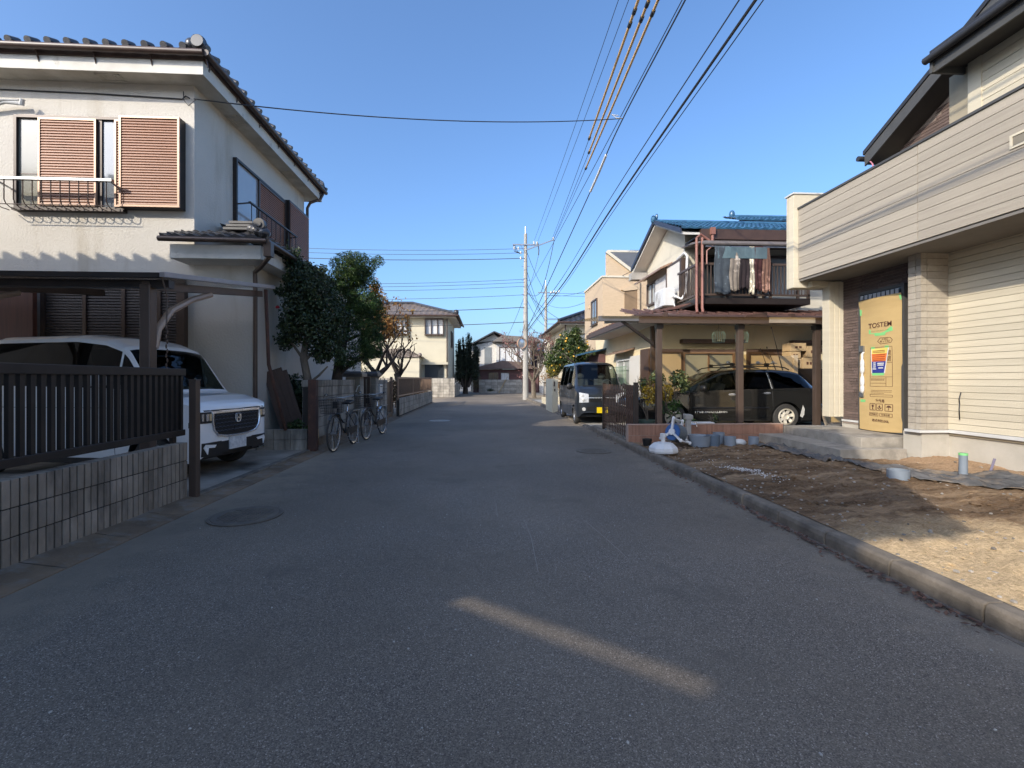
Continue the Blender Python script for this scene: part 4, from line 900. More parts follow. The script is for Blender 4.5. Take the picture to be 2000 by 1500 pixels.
def spoke(p0, p1, d, r, sd):
    a = d.cross(Vector((0,1,0))).normalized(); y = Vector((0, sd, 0))
    vs = [p0-a*r*.14, p0+a*r*.14, p1+a*r*.2, p1-a*r*.2]
    vs = vs + [v - y*.02 for v in vs]
    return vs, [(0,1,2,3),(7,6,5,4),(0,4,5,1),(1,5,6,2),(2,6,7,3),(3,7,4,0)]
def mirror(car, x, z, sd, m, w=.2, h=.13):
    b = MB(); y = sd*(car.side_y(x, z)+.11); b.ball((x, y, z), (.055, w/2, h/2), 14, 8); b.bar((x+.02, sd*car.side_y(x, z)*.985, z-.04), (x+.01, y, z-.02), .05, .03)
    return b.build('wing_mirror', m, car.t, smooth=True)
def handle(car, x, z, sd, m):
    y = sd*car.side_y(x, z); b = MB(); b.ball((x, y, z), (.085, .004, .03), 14, 6); b.ball((x, y+sd*.012, z+.004), (.08, .012, .012), 14, 6); return b.build('door_handle', m, car.t, smooth=True)

# white kei minivan, nose to the road, parked across the driveway behind the fence
t = thing('minivan', (0,0,0), 'white boxy minivan parked nose-out behind the slat fence', 'minivan')
nb = Car(t, dict(L=3.395, axles=[.62,3.14-.0], ar=.335, wr_=.285,
    zs=[(0,.30),(.06,.22),(.25,.2),(3.2,.2),(3.395,.3)],
    zb=[(0,.80),(.05,.93),(.25,.99),(.66,1.045),(1.0,1.13),(3.1,1.17),(3.3,1.17),(3.395,1.0)],
    zt=[(0,.86),(.02,.95),(.08,1.0),(.3,1.065),(.66,1.11),(.74,1.21),(1.04,1.67),(1.13,1.76),(1.36,1.86),(1.8,1.915),(3.0,1.90),(3.25,1.84),(3.35,1.65),(3.395,1.2)],
    wb=[(0,.56),(.02,.62),(.05,.66),(.12,.70),(.25,.725),(.5,.7375),(3.15,.7375),(3.3,.72),(3.395,.66)],
    wr=[(0,.5),(.1,.62),(.66,.67),(.85,.655),(1.12,.63),(2.2,.635),(3.25,.61),(3.395,.58)],
    dr=[(0,.03),(.66,.03),(.95,.06),(1.3,.08),(3.395,.08)],
    side=[(.80,1.10),(1.13,3.08)], ws=(.69,1.08), rear=None,
    glass={'side': MT['priv_glass'], 'side0': MT['car_glass'], 'ws': glassmat('windscreen_glass', (.30,.34,.34))}), MT['white_paint'])
nb.body()
nb.wheels(.28, .155, .185, 5, MT['chrome'])
z0 = lambda y: .60+.0*y
nb.panel('grille', -.44, .44, lambda y: .515+.10*abs(y/.44)**4, lambda y: .835, MT['black'], .006, 16, 6)
gr = MB()
for r_ in range(5):
    for q in range(12):
        y0 = -.41+.82*q/12+.03*(r_ % 2); z_ = .585+.052*r_
        pts = [(y0, z_), (y0+.018, z_+.016), (y0+.05, z_+.016), (y0+.066, z_)]
        if abs(y0+.03) > .42: continue
        gr.tube([(nb.front_x(p[0], p[1])-.014, p[0], p[1]) for p in pts], .006, 4)
gr.build('grille_mesh', mat('dark_chrome', (.10,.10,.11), .3, metal=.7), t)
gr = MB(); gr.box(-.012,.02,-.30,.06,.56,.64); gr.build('sensor_panel', MT['black'], t)
nb.panel('chrome_bar', -.46, .46, .835, .868, MT['chrome'], .012, 16, 2)
nb.panel('bonnet_lip', -.66, .66, .868, .885, MT['black'], .004, 16, 1)
c1 = MB(); c1.tube([(nb.front_x(p[0], p[1])-.012, p[0], p[1]) for p in [(-.46,.84),(-.465,.72),(-.44,.62),(-.37,.545),(-.2,.515),(0,.51),(.2,.515),(.37,.545),(.44,.62),(.465,.72),(.46,.84)]], .014, 6)
c1.build('grille_surround', MT['chrome'], t, smooth=True)
for sd in (1, -1):
    a, b_ = sorted((sd*.475, sd*.665)); o = nb.panel('headlight', a, b_, .715, .862, MT['black'], .008, 8, 4)
    for q in range(3):
        yy = sd*(.50+.05*q); e = MB(); e.box(nb.front_x(yy,.79)-.014, nb.front_x(yy,.79)+.01, yy-.018, yy+.018, .745, .835); e.build('lamp', MT['chrome'] if q else mat('amber_lamp', (.75,.55,.3), .2), o)
    nb.panel('lower_intake', *sorted((sd*.30, sd*.62)), lambda y: .27+.02*abs(y), lambda y: .46, MT['black'], .006, 8, 3)
    b = MB(); P_ = [(sd*.40,.42),(sd*.575,.44),(sd*.60,.40),(sd*.55,.31),(sd*.535,.395),(sd*.43,.385)]
    b.add([(nb.front_x(p[0], p[1])-.016, p[0], p[1]) for p in P_]+[(nb.front_x(p[0], p[1])+.01, p[0], p[1]) for p in P_], [(0,1,2,5),(2,3,4),(2,4,5)]+[(i,(i+1)%6,6+(i+1)%6,6+i) for i in range(6)])
    b.build('bumper_garnish', MT['white_paint'], t)
    mirror(nb, 1.28, 1.27, sd, MT['white_paint'], .27, .18)
    for xx in (1.9, 2.25): handle(nb, xx, .93, sd, MT['white_paint'])
nb.panel('centre_intake', -.30, .30, .30, .45, MT['black'], .005, 8, 3)
b = MB(); b.box(-.02,0,-.165,.165,.325,.49); b.build('number_plate', MT['plate'], t)
em = MB()                                               # chrome emblem: rounded frame with an H-like letter
em.tube([(-.022,y,z) for y, z in [(-.05,.80),(-.052,.73),(-.03,.695),(.03,.695),(.052,.73),(.05,.80),(.03,.81),(-.03,.81),(-.05,.80)]], .005, 5)
em.tube([(-.024,-.032,.80),(-.024,-.022,.755),(-.024,-.026,.70)], .0075, 5); em.tube([(-.024,.032,.80),(-.024,.022,.755),(-.024,.026,.70)], .0075, 5); em.bar((-.024,-.024,.752),(-.024,.024,.752),.012,.012)
em.build('emblem', MT['chrome'], t)
for sd in (1,-1):
    sm = MB(); [nb.seam(sm, x, .3, 1.08, (sd,)) for x in (1.14, 2.09, 3.03)]; sm.tube([(x, sd*(nb.side_y(x,.92)+.001), .92) for x in np.linspace(1.2,3.1,12)], .003, 4); sm.build('door_seam', MT['black'], t)
sk_ = MB(); sk_.box(.75,2.75,-.745,.745,.2,.27); sk_.build('side_skirt', MT['black'], t)
se = MB()
for y in (-.33,.33): se.box(1.35,1.85,y-.24,y+.24,.4,.62); se.box(1.75,1.9,y-.23,y+.23,.6,1.2); se.ball((1.84,y,1.28),(.05,.12,.09))
se.box(.7,1.0,-.65,.65,.85,.99); se.build('seat', MT['seat'], t)
b = MB(); b.tube([(.70,-.45,1.13),(.72,.1,1.115)], .008, 5); b.build('wiper', MT['black'], t)
b = MB(); b.tube([(1.3,0,1.74),(3.1,0,1.80)], .001, 3)
t.location = (-3.53, 6.74, .055); t.rotation_euler = (0, 0, R(180-10))

# black station wagon under the right carport
t = thing('station_wagon', (0,0,0), 'dusty black station wagon with roof rails parked under the brown carport', 'car')
wg = Car(t, dict(L=4.28, axles=[.86,3.42], ar=.345, wr_=.285,
    zs=[(0,.34),(.08,.24),(.3,.2),(4.0,.2),(4.2,.28),(4.28,.36)],
    zb=[(0,.56),(.06,.66),(.3,.74),(1.0,.84),(1.5,.87),(3.3,.91),(4.1,.94),(4.22,.92),(4.28,.7)],
    zt=[(0,.6),(.03,.68),(.15,.75),(.5,.82),(1.1,.92),(1.25,.965),(1.6,1.14),(2.0,1.315),(2.2,1.37),(2.5,1.40),(3.2,1.405),(3.65,1.375),(3.85,1.33),(4.05,1.16),(4.2,1.0),(4.26,.94),(4.28,.78)],
    wb=[(0,.45),(.03,.6),(.08,.7),(.2,.77),(.5,.82),(1.2,.845),(3.4,.845),(4.0,.81),(4.2,.74),(4.28,.62)],
    wr=[(0,.4),(.1,.62),(.5,.74),(1.1,.76),(1.6,.67),(2.1,.6),(3.0,.595),(3.8,.57),(4.1,.6),(4.28,.52)],
    dr=[(0,.02),(1.1,.03),(1.6,.035),(2.2,.055),(3.8,.05),(4.28,.04)],
    side=[(1.5,2.3),(2.4,3.06),(3.14,3.98)], ws=(1.24,2.02), rear=None,
    glass={'side': MT['priv_glass'], 'side0': glassmat('wagon_front_glass', (.25,.27,.27)), 'ws': MT['car_glass']}), MT['black_paint'])
wg.body(); wg.wheels(.295, .175, .19, 7, mat('alloy', (.78,.74,.64), .4, metal=.2, col2=(.66,.62,.54), scale=9))
for sd in (1,-1):
    rr = MB(); rr.tube([(2.0,sd*.52,1.36),(2.12,sd*.52,1.425),(2.3,sd*.52,1.45),(3.4,sd*.52,1.45),(3.58,sd*.52,1.425),(3.68,sd*.52,1.37)], .014, 6); rr.build('roof_rail', MT['black'], t, smooth=True)
    mirror(wg, 1.5, .95, sd, MT['black'], .22, .15); handle(wg, 2.18, .80, sd, MT['chrome']); handle(wg, 2.98, .83, sd, MT['chrome'])
for x in (2.35, 3.15):
    b = MB(); b.bar((x,-.62,1.50),(x,.62,1.50),.03,.022); [b.box(x-.04,x+.04,y-.03,y+.03,1.44,1.53) for y in (-.52,.52)]; b.build('roof_bar', MT['black'], t)
b = MB()
for x in (2.2,2.9,3.25):
    b.tube([(x,-.3,1.51),(x+.3,-.28,1.54)], .012, 6); b.ball((x+.05,-.52,1.54),(.05,.03,.04),8,6)
b.build('ski_clamp', MT['steel'], t)
sm = MB()
for x, z0_, z1_ in ((1.38,.3,.85),(2.36,.25,1.3),(3.1,.52,1.28)): wg.seam(sm, x, z0_, z1_)
sm.build('door_seam', MT['black'], t)
for sd in (1,-1):
    b = MB(); b.tube([(x, sd*(wg.side_y(x,.50)+.006), .50) for x in np.linspace(1.28,3.0,16)], .02, 6); b.build('side_moulding', MT['black'], t)
for a, c_ in ((1.48,2.3),(2.4,3.08)):
    pass
b = MB()                                                # pillars and chrome quarter trim
for sd in (1,-1):
    b.tube([(3.09+.0*z, sd*(wg.side_y(3.09, z)+.002), z) for z in np.linspace(.93,1.3,6)], .011, 6)
b.build('pillar_trim', MT['chrome'], t)
for sd in (1,-1):
    o = wg.panel('headlight', *sorted((sd*.46, sd*.68)), .53, .645, MT['chrome'], .008, 8, 3)
    b = MB(); b.ball((.40, sd*(wg.side_y(.40,.62)+.0), .62), (.055,.006,.022)); b.build('side_marker', mat('amber_lens', (.5,.12,.02), .3), t, smooth=True)
    b = MB(); b.box(4.15,4.262,sd*.55-.08,sd*.55+.08,.64,.90); b.build('tail_light', mat('tail_lens', (.25,.02,.015), .25), t)
wg.panel('grille', -.36, .36, .53, .64, MT['black'], .007, 8, 3); wg.panel('front_bumper', -.72, .72, .34, .5, MT['black'], .01, 14, 3)
b = MB(); b.box(4.05,4.33,-.76,.76,.38,.6); b.build('rear_bumper', MT['black_paint'], t, bevel=.05)
b = MB(); b.prism([(3.74,.30),(3.80,.56),(3.84,.47),(3.83,.34),(3.79,.27)], 'y', -.835, -.825); b.build('mud_flap', MT['white_metal'], t)
b = MB()                                                # worn lettering along the sill
rn = random.Random(5); x = 1.34
while x < 2.05:
    w_ = rn.uniform(.018,.04); yy = -(wg.side_y(x,.41)+.0035); b.box(x, x+w_*.3, yy-.002, yy+.004, .385,.43); b.box(x+w_*.3, x+w_, yy-.002, yy+.004, rn.choice([.385,.405,.42]), rn.choice([.40,.418,.43])); x += w_+.012
b.build('sill_lettering', mat('worn_decal', (.42,.41,.38), .6), t)
se = MB()
for x in (1.95,2.85):
    for y in (-.36,.36): se.box(x-.4,x+.1,y-.23,y+.23,.35,.55); se.bar((x,y,.5),(x+.16,y,1.05),.42,.12); se.ball((x+.18,y,1.14),(.05,.12,.08))
se.box(1.3,1.6,-.68,.68,.65,.82); se.build('seat', MT['seat'], t)
b = MB(); b.lathe([(.17,0),(.18,.01),(.17,.02)], (1.66,.36,.88), 20, 'x'); b.build('steering_wheel', MT['black'], t)
t.location = (3.34, 11.05, .19); t.scale = (1.035, 1, 1)

# dark kei van facing the camera at the right kerb
t = thing('kei_van', (0,0,0), 'dark slate one-box van with yellow number plate parked at the right kerb', 'van')
kv = Car(t, dict(L=3.395, axles=[.52,2.92], ar=.31, wr_=.27,
    zs=[(0,.36),(.05,.26),(.2,.22),(3.2,.22),(3.395,.34)],
    zb=[(0,.74),(.04,.86),(.1,.95),(.35,1.06),(.6,1.08),(3.2,1.10),(3.395,1.05)],
    zt=[(0,.80),(.02,.88),(.06,.95),(.2,1.06),(.40,1.16),(.62,1.42),(.92,1.75),(1.02,1.83),(1.2,1.88),(1.6,1.91),(3.1,1.90),(3.3,1.82),(3.395,1.4)],
    wb=[(0,.56),(.02,.63),(.06,.68),(.14,.72),(.3,.7375),(3.1,.7375),(3.3,.72),(3.395,.64)],
    wr=[(0,.5),(.1,.64),(.4,.67),(.9,.615),(1.3,.60),(3.2,.595),(3.395,.57)],
    dr=[(0,.03),(.4,.03),(.9,.06),(1.4,.085),(3.395,.08)],
    side=[(.72,.98),(1.03,1.6),(1.68,2.42),(2.48,3.2)], ws=(.36,.985), rear=None,
    glass={'side': MT['priv_glass'], 'side0': MT['car_glass'], 'side1': MT['car_glass'], 'ws': glassmat('van_windscreen', (.62,.68,.68))}), MT['slate_paint'])
kv.body(); kv.wheels(.27, .15, .17, 6, MT['steel'])
for sd in (1,-1):
    o = kv.panel('headlight', *sorted((sd*.40, sd*.665)), lambda y: .66+.03*(.665-abs(y)), lambda y: .955-.18*(.665-abs(y)), mat('clear_lamp', (.62,.64,.66), .12, col2=(.45,.47,.5), scale=22, spec=.8), .01, 8, 5)
    for q in ((.58,.85),(.55,.74)):
        e = MB(); e.ball((kv.front_x(q[0], q[1])-.004, sd*q[0], q[1]), (.02,.05,.05)); e.build('reflector', MT['white_metal'], o, smooth=True)
    b = MB(); b.lathe([(0,-.006),(.05,-.006),(.055,.02)], (kv.front_x(.54,.47)-.01, sd*.54, .47), 16, 'x'); b.build('fog_lamp', MT['lamp_glass'] if 0 else MT['white_metal'], t, smooth=True)
    mirror(kv, .68, 1.12, sd, MT['black'], .2, .2)
    handle(kv, 1.5, .86, sd, MT['slate_paint']); handle(kv, 1.85, .86, sd, MT['slate_paint'])
for z in (.70,.745,.79): kv.panel('grille_slat', -.40, .40, z, z+.02, MT['black'] if z < .78 else MT['chrome'], .012, 10, 1)
kv.panel('grille', -.39, .39, .68, .82, MT['black'], .003, 10, 3)
kv.panel('lower_intake', -.46, .46, .44, .54, MT['black'], .006, 10, 3)
b = MB(); b.box(-.03,-.012,-.165,.165,.36,.525); b.build('number_plate', MT['yellow'], t)
b = MB(); b.box(-.034,-.03,-.12,-.02,.47,.49); b.box(-.034,-.03,-.10,.12,.40,.45) if 0 else None; b.build('plate_marking', MT['black'], t)
b = MB(); b.tube([(.36,-.56,1.145),(.34,.0,1.16),(.36,.5,1.145)], .012, 5); b.tube([(.36,-.3,1.16),(.52,.25,1.33)], .007, 4); b.build('wiper', MT['black'], t)
b = MB(); b.box(.42,.75,-.64,.64,.98,1.10); b.build('dashboard', mat('grey_dash', (.24,.245,.24), .8), t)
b = MB(); b.lathe([(.165,-.012),(.185,0),(.165,.012)], (.80,-.34,1.15), 24, 'x'); b.bar((.8,-.5,1.15),(.8,-.18,1.15),.03,.02); b.build('steering_wheel', MT['seat'], t, smooth=True)
se = MB()
for y in (-.34,.34): se.box(1.0,1.45,y-.24,y+.24,.6,.8); se.box(1.4,1.54,y-.23,y+.23,.75,1.35); se.ball((1.47,y,1.44),(.05,.12,.09))
se.build('seat', MT['seat'], t)
b = MB(); b.box(.95,.97,-.1,.1,1.62,1.69); b.build('interior_mirror', MT['black'], t)
b = MB(); b.box(.53,.535,-.53,-.47,1.63,1.69) if 0 else b.box(.86,.865,-.50,-.45,1.66,1.71); b.build('inspection_sticker', MT['white_metal'], t)
sm = MB()
for x in (.99,1.63,2.45): kv.seam(sm, x, .32, 1.1)
sm.build('door_seam', MT['black'], t)
t.location = (3.37, 13.25, .0); t.rotation_euler = (0, 0, R(90))

# ------------------------------------------------------------------ bicycles
def bicycle(loc, rz, lean, label, silver=False):
    t = thing('bicycle', (0,0,0), label, 'bicycle', 'city bicycles leaning along the block wall')
    fm = MT['black'] if not silver else MT['bronze']; r = .335
    def wheel(x):
        ty = MB(); ty.lathe([(r-.022,-.017),(r,-.012),(r+.004,0),(r,.012),(r-.022,.017),(r-.026,0)], (x,0,r), 40, 'y'); 
        h = MB(); h.lathe([(0,-.05),(.022,-.05),(.022,.05),(0,.05)], (x,0,r), 10, 'y')
        for i in range(28):
            a = 2*PI*i/28; b_ = a + (.5 if i % 2 else -.5); sg = .03 if i % 4 < 2 else -.03
            h.tube([(x+.02*math.cos(b_), sg, r+.02*math.sin(b_)), (x+(r-.03)*math.cos(a), 0, r+(r-.03)*math.sin(a))], .0022, 3)
        w_ = h.build('wheel', MT['steel'], t); ty.build('tyre', MT['rubber'], w_, smooth=True)
        ri = MB(); ri.lathe([(r-.024,-.013),(r-.042,-.008),(r-.042,.008),(r-.024,.013)], (x,0,r), 40, 'y'); ri.build('rim', MT['chrome'], w_, smooth=True)
    wheel(0); wheel(1.08)
    f = MB()
    f.tube([(.20,0,.80),(.27,0,.62),(.42,0,.40),(.60,0,.29)], .017, 8)           # low swept down tube
    f.tube([(.22,0,.73),(.33,0,.60),(.48,0,.50),(.66,0,.47)], .015, 8)
    f.tube([(.60,0,.28),(.72,0,.74)], .016, 8)
    for y in (-.055,.055): f.tube([(.60,y*.6,.285),(1.08,y,r)], .010, 6); f.tube([(.70,y*.5,.66),(1.08,y,r)], .008, 6)
    f.tube([(.20,0,.80),(.215,0,.62)], .022, 8); f.build('frame', fm, t, smooth=True)
    k = MB()
    for y in (-.055,.055): k.tube([(.165,y,.66),(.12,y,.55),(0,y,r)], .011, 6)
    k.tube([(.165,-.055,.66),(.19,0,.70),(.165,.055,.66)], .012, 6); k.build('fork', fm, t, smooth=True)
    fd = MB()
    for x, a0, a1 in ((0,-.2,2.3),(1.08,.3,3.0)):
        n = 14
        for i in range(n):
            t0, t1 = a0+(a1-a0)*i/n, a0+(a1-a0)*(i+1)/n
            P_ = [(x+(r+.03)*math.cos(q), y, r+(r+.03)*math.sin(q)) for q in (t0, t1) for y in (-.028,.028)]
            fd.add(P_, [(0,1,3,2)])
    fd.build('mudguard', MT['steel'] if not silver else MT['chrome'], t, smooth=True, recalc=False)
    hb = MB(); hb.tube([(.19,0,.80),(.175,0,1.02)], .012, 8)
    hb.tube([(.36,-.28,1.04),(.24,-.25,1.03),(.14,-.14,1.00),(.13,0,1.0),(.14,.14,1.00),(.24,.25,1.03),(.36,.28,1.04)], .011, 8); hb.build('handlebar', MT['steel'], t, smooth=True)
    for y in (-.28,.28): gp = MB(); gp.tube([(.30,y,1.035),(.41,y*1.02,1.045)], .017, 8); gp.tube([(.2,y*.96,1.0),(.3,y*1.06,1.02)], .006, 5); gp.build('grip', MT['black'], t, smooth=True)
    bk = MB(); x0, x1 = -.27, .09; z0_, z1_ = .72, .97
    for i in range(9):
        for y in (-.17,.17): q = i/8; bk.tube([(x0+.03+(x1-x0-.03)*q, y*.82, z0_), (x0+(x1-x0)*q, y, z1_)], .003, 3)
    for i in range(9):
        q = -1+2*i/8
        for xb, xt in ((x0+.03,x0),(x1,x1)): bk.tube([(xb, .14*q, z0_),(xt, .17*q, z1_)], .003, 3)
        bk.tube([(x0+.03,.14*q,z0_),(x1,.14*q,z0_)], .003, 3)
    for j in range(6):
        q = j/5; ww = .14+.03*q; xx = x0+.03-.03*q; zz = z0_+(z1_-z0_)*q
        bk.tube([(xx,-ww,zz),(x1,-ww,zz),(x1,ww,zz),(xx,ww,zz),(xx,-ww,zz)], .0032 if j < 5 else .006, 4)
    bk.build('basket', MT['bronze'], t)
    bq = MB(); bq.box(.05,.13,-.05,.05,.80,.93); bq.build('lock_box', MT['black'], t, bevel=.01)
    sd = MB(); sd.prism([(.60,.86),(.70,.84),(.86,.85),(.89,.90),(.84,.925),(.72,.90),(.60,.89)], 'y', -.085, .085); sd.build('saddle', MT['black'], t, bevel=.03)
    sp = MB(); sp.tube([(.70,0,.70),(.75,0,.87)], .013, 8); sp.build('seat_post', MT['chrome'], t, smooth=True)
    ck = MB(); ck.lathe([(.085,-.004),(.085,.004),(.06,.004),(.06,-.004)], (.60,-.06,.285), 20, 'y'); ck.tube([(.60,-.07,.285),(.60,-.09,.15),(.58,-.17,.13)], .011, 6); ck.tube([(.60,.07,.285),(.60,.09,.42),(.62,.17,.44)], .011, 6); ck.build('crank', MT['steel'], t)
    cg = MB(); cg.prism([(.50,.37),(1.1,.40),(1.13,.33),(1.1,.28),(.52,.22),(.48,.29)], 'y', -.075, -.065); cg.build('chain_guard', fm, t)
    cr = MB(); cr.bar((.84,-.06,.70),(1.3,-.06,.70),.012,.012); cr.bar((.84,.06,.70),(1.3,.06,.70),.012,.012); [cr.bar((x,-.06,.70),(x,.06,.70),.012,.012) for x in (.88,1.02,1.16,1.29)]; cr.tube([(1.2,-.07,.7),(1.08,-.075,r)], .005, 5); cr.tube([(1.2,.07,.7),(1.08,.075,r)], .005, 5); cr.build('carrier', MT['steel'], t)
    st = MB(); [st.tube([(1.08,y,r),(1.12,y*1.3,.02)], .009, 6) for y in (-.07,.07)]; st.tube([(1.12,-.1,.02),(1.16,0,.015),(1.12,.1,.02)], .009, 6); st.build('kick_stand', MT['chrome'], t)
    if silver: b = MB(); b.tube([(.16,.30,1.06),(.12,.24,1.18),(.1,.2,1.20)], .012, 6); b.build('child_bar', MT['white_metal'], t, smooth=True)
    t.location = loc; t.rotation_euler = (lean, 0, rz); return t
bicycle((-2.82,8.70,.0), R(87), R(0), 'front bicycle with wire basket by the block wall, nearest the rusty gate post')
bicycle((-2.66,10.40,.0), R(84), R(0), 'rear dark bicycle parked before the gap in the block wall', True)

# ------------------------------------------------------------------ writing
def text(body, size, M_, m, nm, parent, width=None, bold=0.):
    c = bpy.data.curves.new('lettering', 'FONT'); c.body = body; c.size = size; c.align_x = 'CENTER'; c.align_y = 'CENTER'; c.extrude = .0008; c.offset = bold
    tmp = bpy.data.objects.new('lettering', c); COL.objects.link(tmp)
    dg = bpy.context.evaluated_depsgraph_get(); me = bpy.data.meshes.new_from_object(tmp.evaluated_get(dg)); bpy.data.objects.remove(tmp); bpy.data.curves.remove(c)
    me.name = nm; me.materials.clear(); me.materials.append(m)
    if len(me.vertices):
        xs = [v.co.x for v in me.vertices]; w_ = max(xs)-min(xs)
        if width and w_ > 0:
            for v in me.vertices: v.co.x *= width/w_
    off = Vector(WL.get(parent.name, (0,0,0))) if parent else Vector((0,0,0))
    me.transform(Matrix.Translation(-off) @ M_)
    o = bpy.data.objects.new(nm, me); COL.objects.link(o)
    if parent: o.parent = parent
    return o

# ------------------------------------------------------------------ right: new house under construction
NH = thing('new_house', (9.5,2.5,0), 'new beige and dark brick house with overhanging grey balcony on the bare lot', 'house')
WJ = MT['joint_grey']
o = MB(); o.box(7.02,14,-3.2,6.62,.5,5.92); o.build('wall', MT['joint_light'] if 0 else mat('siding_joint', (.36,.31,.22), .85), NH)
o = MB(); siding(o, 'x', 7.02, -1, -3.2,6.62,.585,3.42,.093,.02,.006,joints=(.6,3.6)); siding(o, 'x', 7.02, -1, -3.2,6.14,3.42,5.95,.135,.02,.008,joints=(.5,3.5)); o.build('siding', MT['cream_siding'], NH)
o = MB(); o.box(6.985,7.1,6.14,6.32,3.3,5.95); o.build('corner_trim', MT['cream_siding'], NH)
o = MB(); o.box(6.985,7.3,-3.2,6.6,.535,.583); o.box(6.53,7.0,6.6,6.86,.535,.573); o.box(6.90,7.0,8.15,8.6,.535,.57); o.build('base_flashing', MT['white_metal'], NH)
o = MB(); o.box(7.05,14,-3.2,6.70,-.1,.535); o.box(6.6,7.06,6.64,6.95,-.1,.535); o.box(6.93,14,6.9,8.62,-.1,.52); o.build('foundation', mat('lot_foundation', (.47,.44,.38), .9, col2=(.38,.355,.30), scale=2.2, stain=(.30,.26,.2), sscale=1.6, samt=(.55,.8), bscale=30, bstr=.4), NH)
o = MB(); o.box(6.585,7.02,6.635,6.82,.575,3.3); col = o.build('column', MT['col_tile'], NH)
o = MB()
for r in range(27):
    z0_ = .575+r*.1; 
    for a, c_ in ((6.565,6.655),(6.66,7.0)): o.box(a+.002,c_-.002,6.615,6.64,z0_+.003,z0_+.097)
    for a, c_ in ((6.616,6.70),(6.704,6.83)): o.box(6.562,6.59,a+.002,c_-.002,z0_+.003,z0_+.097)
o.build('column_tiles', MT['col_tile'], col)
o = MB(); o.box(6.915,14,6.82,8.58,.5,3.4); o.box(7.82,14,6.3,8.3,3.3,6.2); o.prism([(6.3,6.15),(8.3,5.5),(8.3,5.0),(6.3,5.0)], 'x', 7.82, 14); ew = o.build('entry_wall', MT['joint_light'], NH)
o = MB(); bricks(o, 'x', 7.82, -1, 6.3,8.28,3.6, lambda y: 5.62+(8.3-y)*.5,.055,.5,.016,.008,4); o.build('gable_brick', MT['brick_dark'], ew)
o = MB(); bricks(o, 'x', 6.915, -1, 8.12,8.58,.58,3.35,.052,.42,.014,.008,2); bricks(o, 'x', 6.915, -1, 6.83,7.19,.58,3.35,.052,.42,.014,.008,3)
bricks(o, 'x', 6.915, -1, 7.19,8.12,2.93,3.35,.052,.42,.014,.008,5)
o.build('dark_brick', MT['brick_dark'], ew)
# door still wrapped in cardboard
D = MB(); framebox(D, 'x', 6.84, 6.915, 7.19,8.12,.43,2.93,.05); dr = D.build('front_door', MT['fascia_dark'], NH)
o = MB(); o.box(6.87,6.91,7.24,8.07,.48,2.88); o.build('leaf', MT['win_dark'], dr)
def cbx(u, v): return 6.838 - .035*math.sin(PI*u)*(.4+.6*v) - .012*math.sin(6*v+u*3)*.6 - (.03*(v-.93)/.07*(1-u*.4) if v > .93 else 0)
CY = lambda u: 8.085-.865*u
CZ = lambda v: .44+2.32*v
o = MB(); o.grid(lambda u, v: (cbx(u, v), CY(u), CZ(v)+.02*u-.015*math.sin(PI*u) if v < .5 else CZ(v)+.03*u*(v-.5)), 20, 40); cb = o.build('cardboard_wrap', MT['cardboard'], dr, smooth=True, recalc=False)
o = MB(); r2 = random.Random(8)
for i in range(9):
    y = 8.03-.09*i; o.box(6.832,6.84,y-.035*r2.uniform(.6,1),y+.035,2.775+.01*r2.random(),2.86)
o.build('paper_strip', mat('grey_paper', (.33,.35,.38), .7), dr)
def MD(u, z, dx=.0): # text frame on the wrapped door: u metres from its left edge, z height
    uu = u/.865; vv = (z-.44)/2.32; x = cbx(min(max(uu,0),1), vv)
    return Matrix(((0,0,-1,x-.004-dx),(-1,0,0,8.085-u),(0,1,0,z),(0,0,0,1)))
def dquad(mb, pts, d=.003):
    ps = [(cbx(u/.865,(z-.44)/2.32)-d, 8.085-u, z) for u, z in pts]; n = len(ps)
    mb.add(ps+[(p[0]+d, p[1], p[2]) for p in ps], [tuple(range(n))]+[(i,(i+1)%n,n+(i+1)%n,n+i) for i in range(n)])
def dline(mb, a, c_, w_=.006):
    n = 6
    for i in range(n):
        p = (a[0]+(c_[0]-a[0])*i/n, a[1]+(c_[1]-a[1])*i/n); q = (a[0]+(c_[0]-a[0])*(i+1)/n, a[1]+(c_[1]-a[1])*(i+1)/n)
        dx, dz = q[0]-p[0], q[1]-p[1]; l = math.hypot(dx, dz) or 1; nx, nz = -dz/l*w_/2, dx/l*w_/2
        dquad(mb, [(p[0]-nx,p[1]-nz),(q[0]-nx,q[1]-nz),(q[0]+nx,q[1]+nz),(p[0]+nx,p[1]+nz)])
INK = MT['ink']
o = MB(); dquad(o, [(.22,2.22),(.70,2.235),(.71,2.165),(.58,2.14),(.56,2.10),(.36,2.10),(.34,2.14),(.22,2.15)]); dquad(o, [(.27,1.915),(.63,1.92),(.63,1.875),(.27,1.87)]); dquad(o, [(.28,1.455),(.54,1.455),(.53,1.41),(.30,1.41)]); dquad(o, [(-.0,2.62),(.05,2.60),(.04,2.50),(.0,2.5)]); dquad(o, [(.03,.98),(.15,.975),(.14,.93),(.03,.93)]); dquad(o, [(.83,2.74),(.865,2.74),(.865,2.66),(.84,2.66)])
o.build('tape', MT['tape_green'], cb)
text('TOSTEM', .115, MD(.47,2.285), INK, 'lettering', cb, .47, .0012)
text('GOOD LIVING FRIEND' if 0 else '— — — —', .04, MD(.47,2.19,.004), mat('green_ink', (.04,.25,.05), .6), 'lettering', cb, .36)
o = MB()
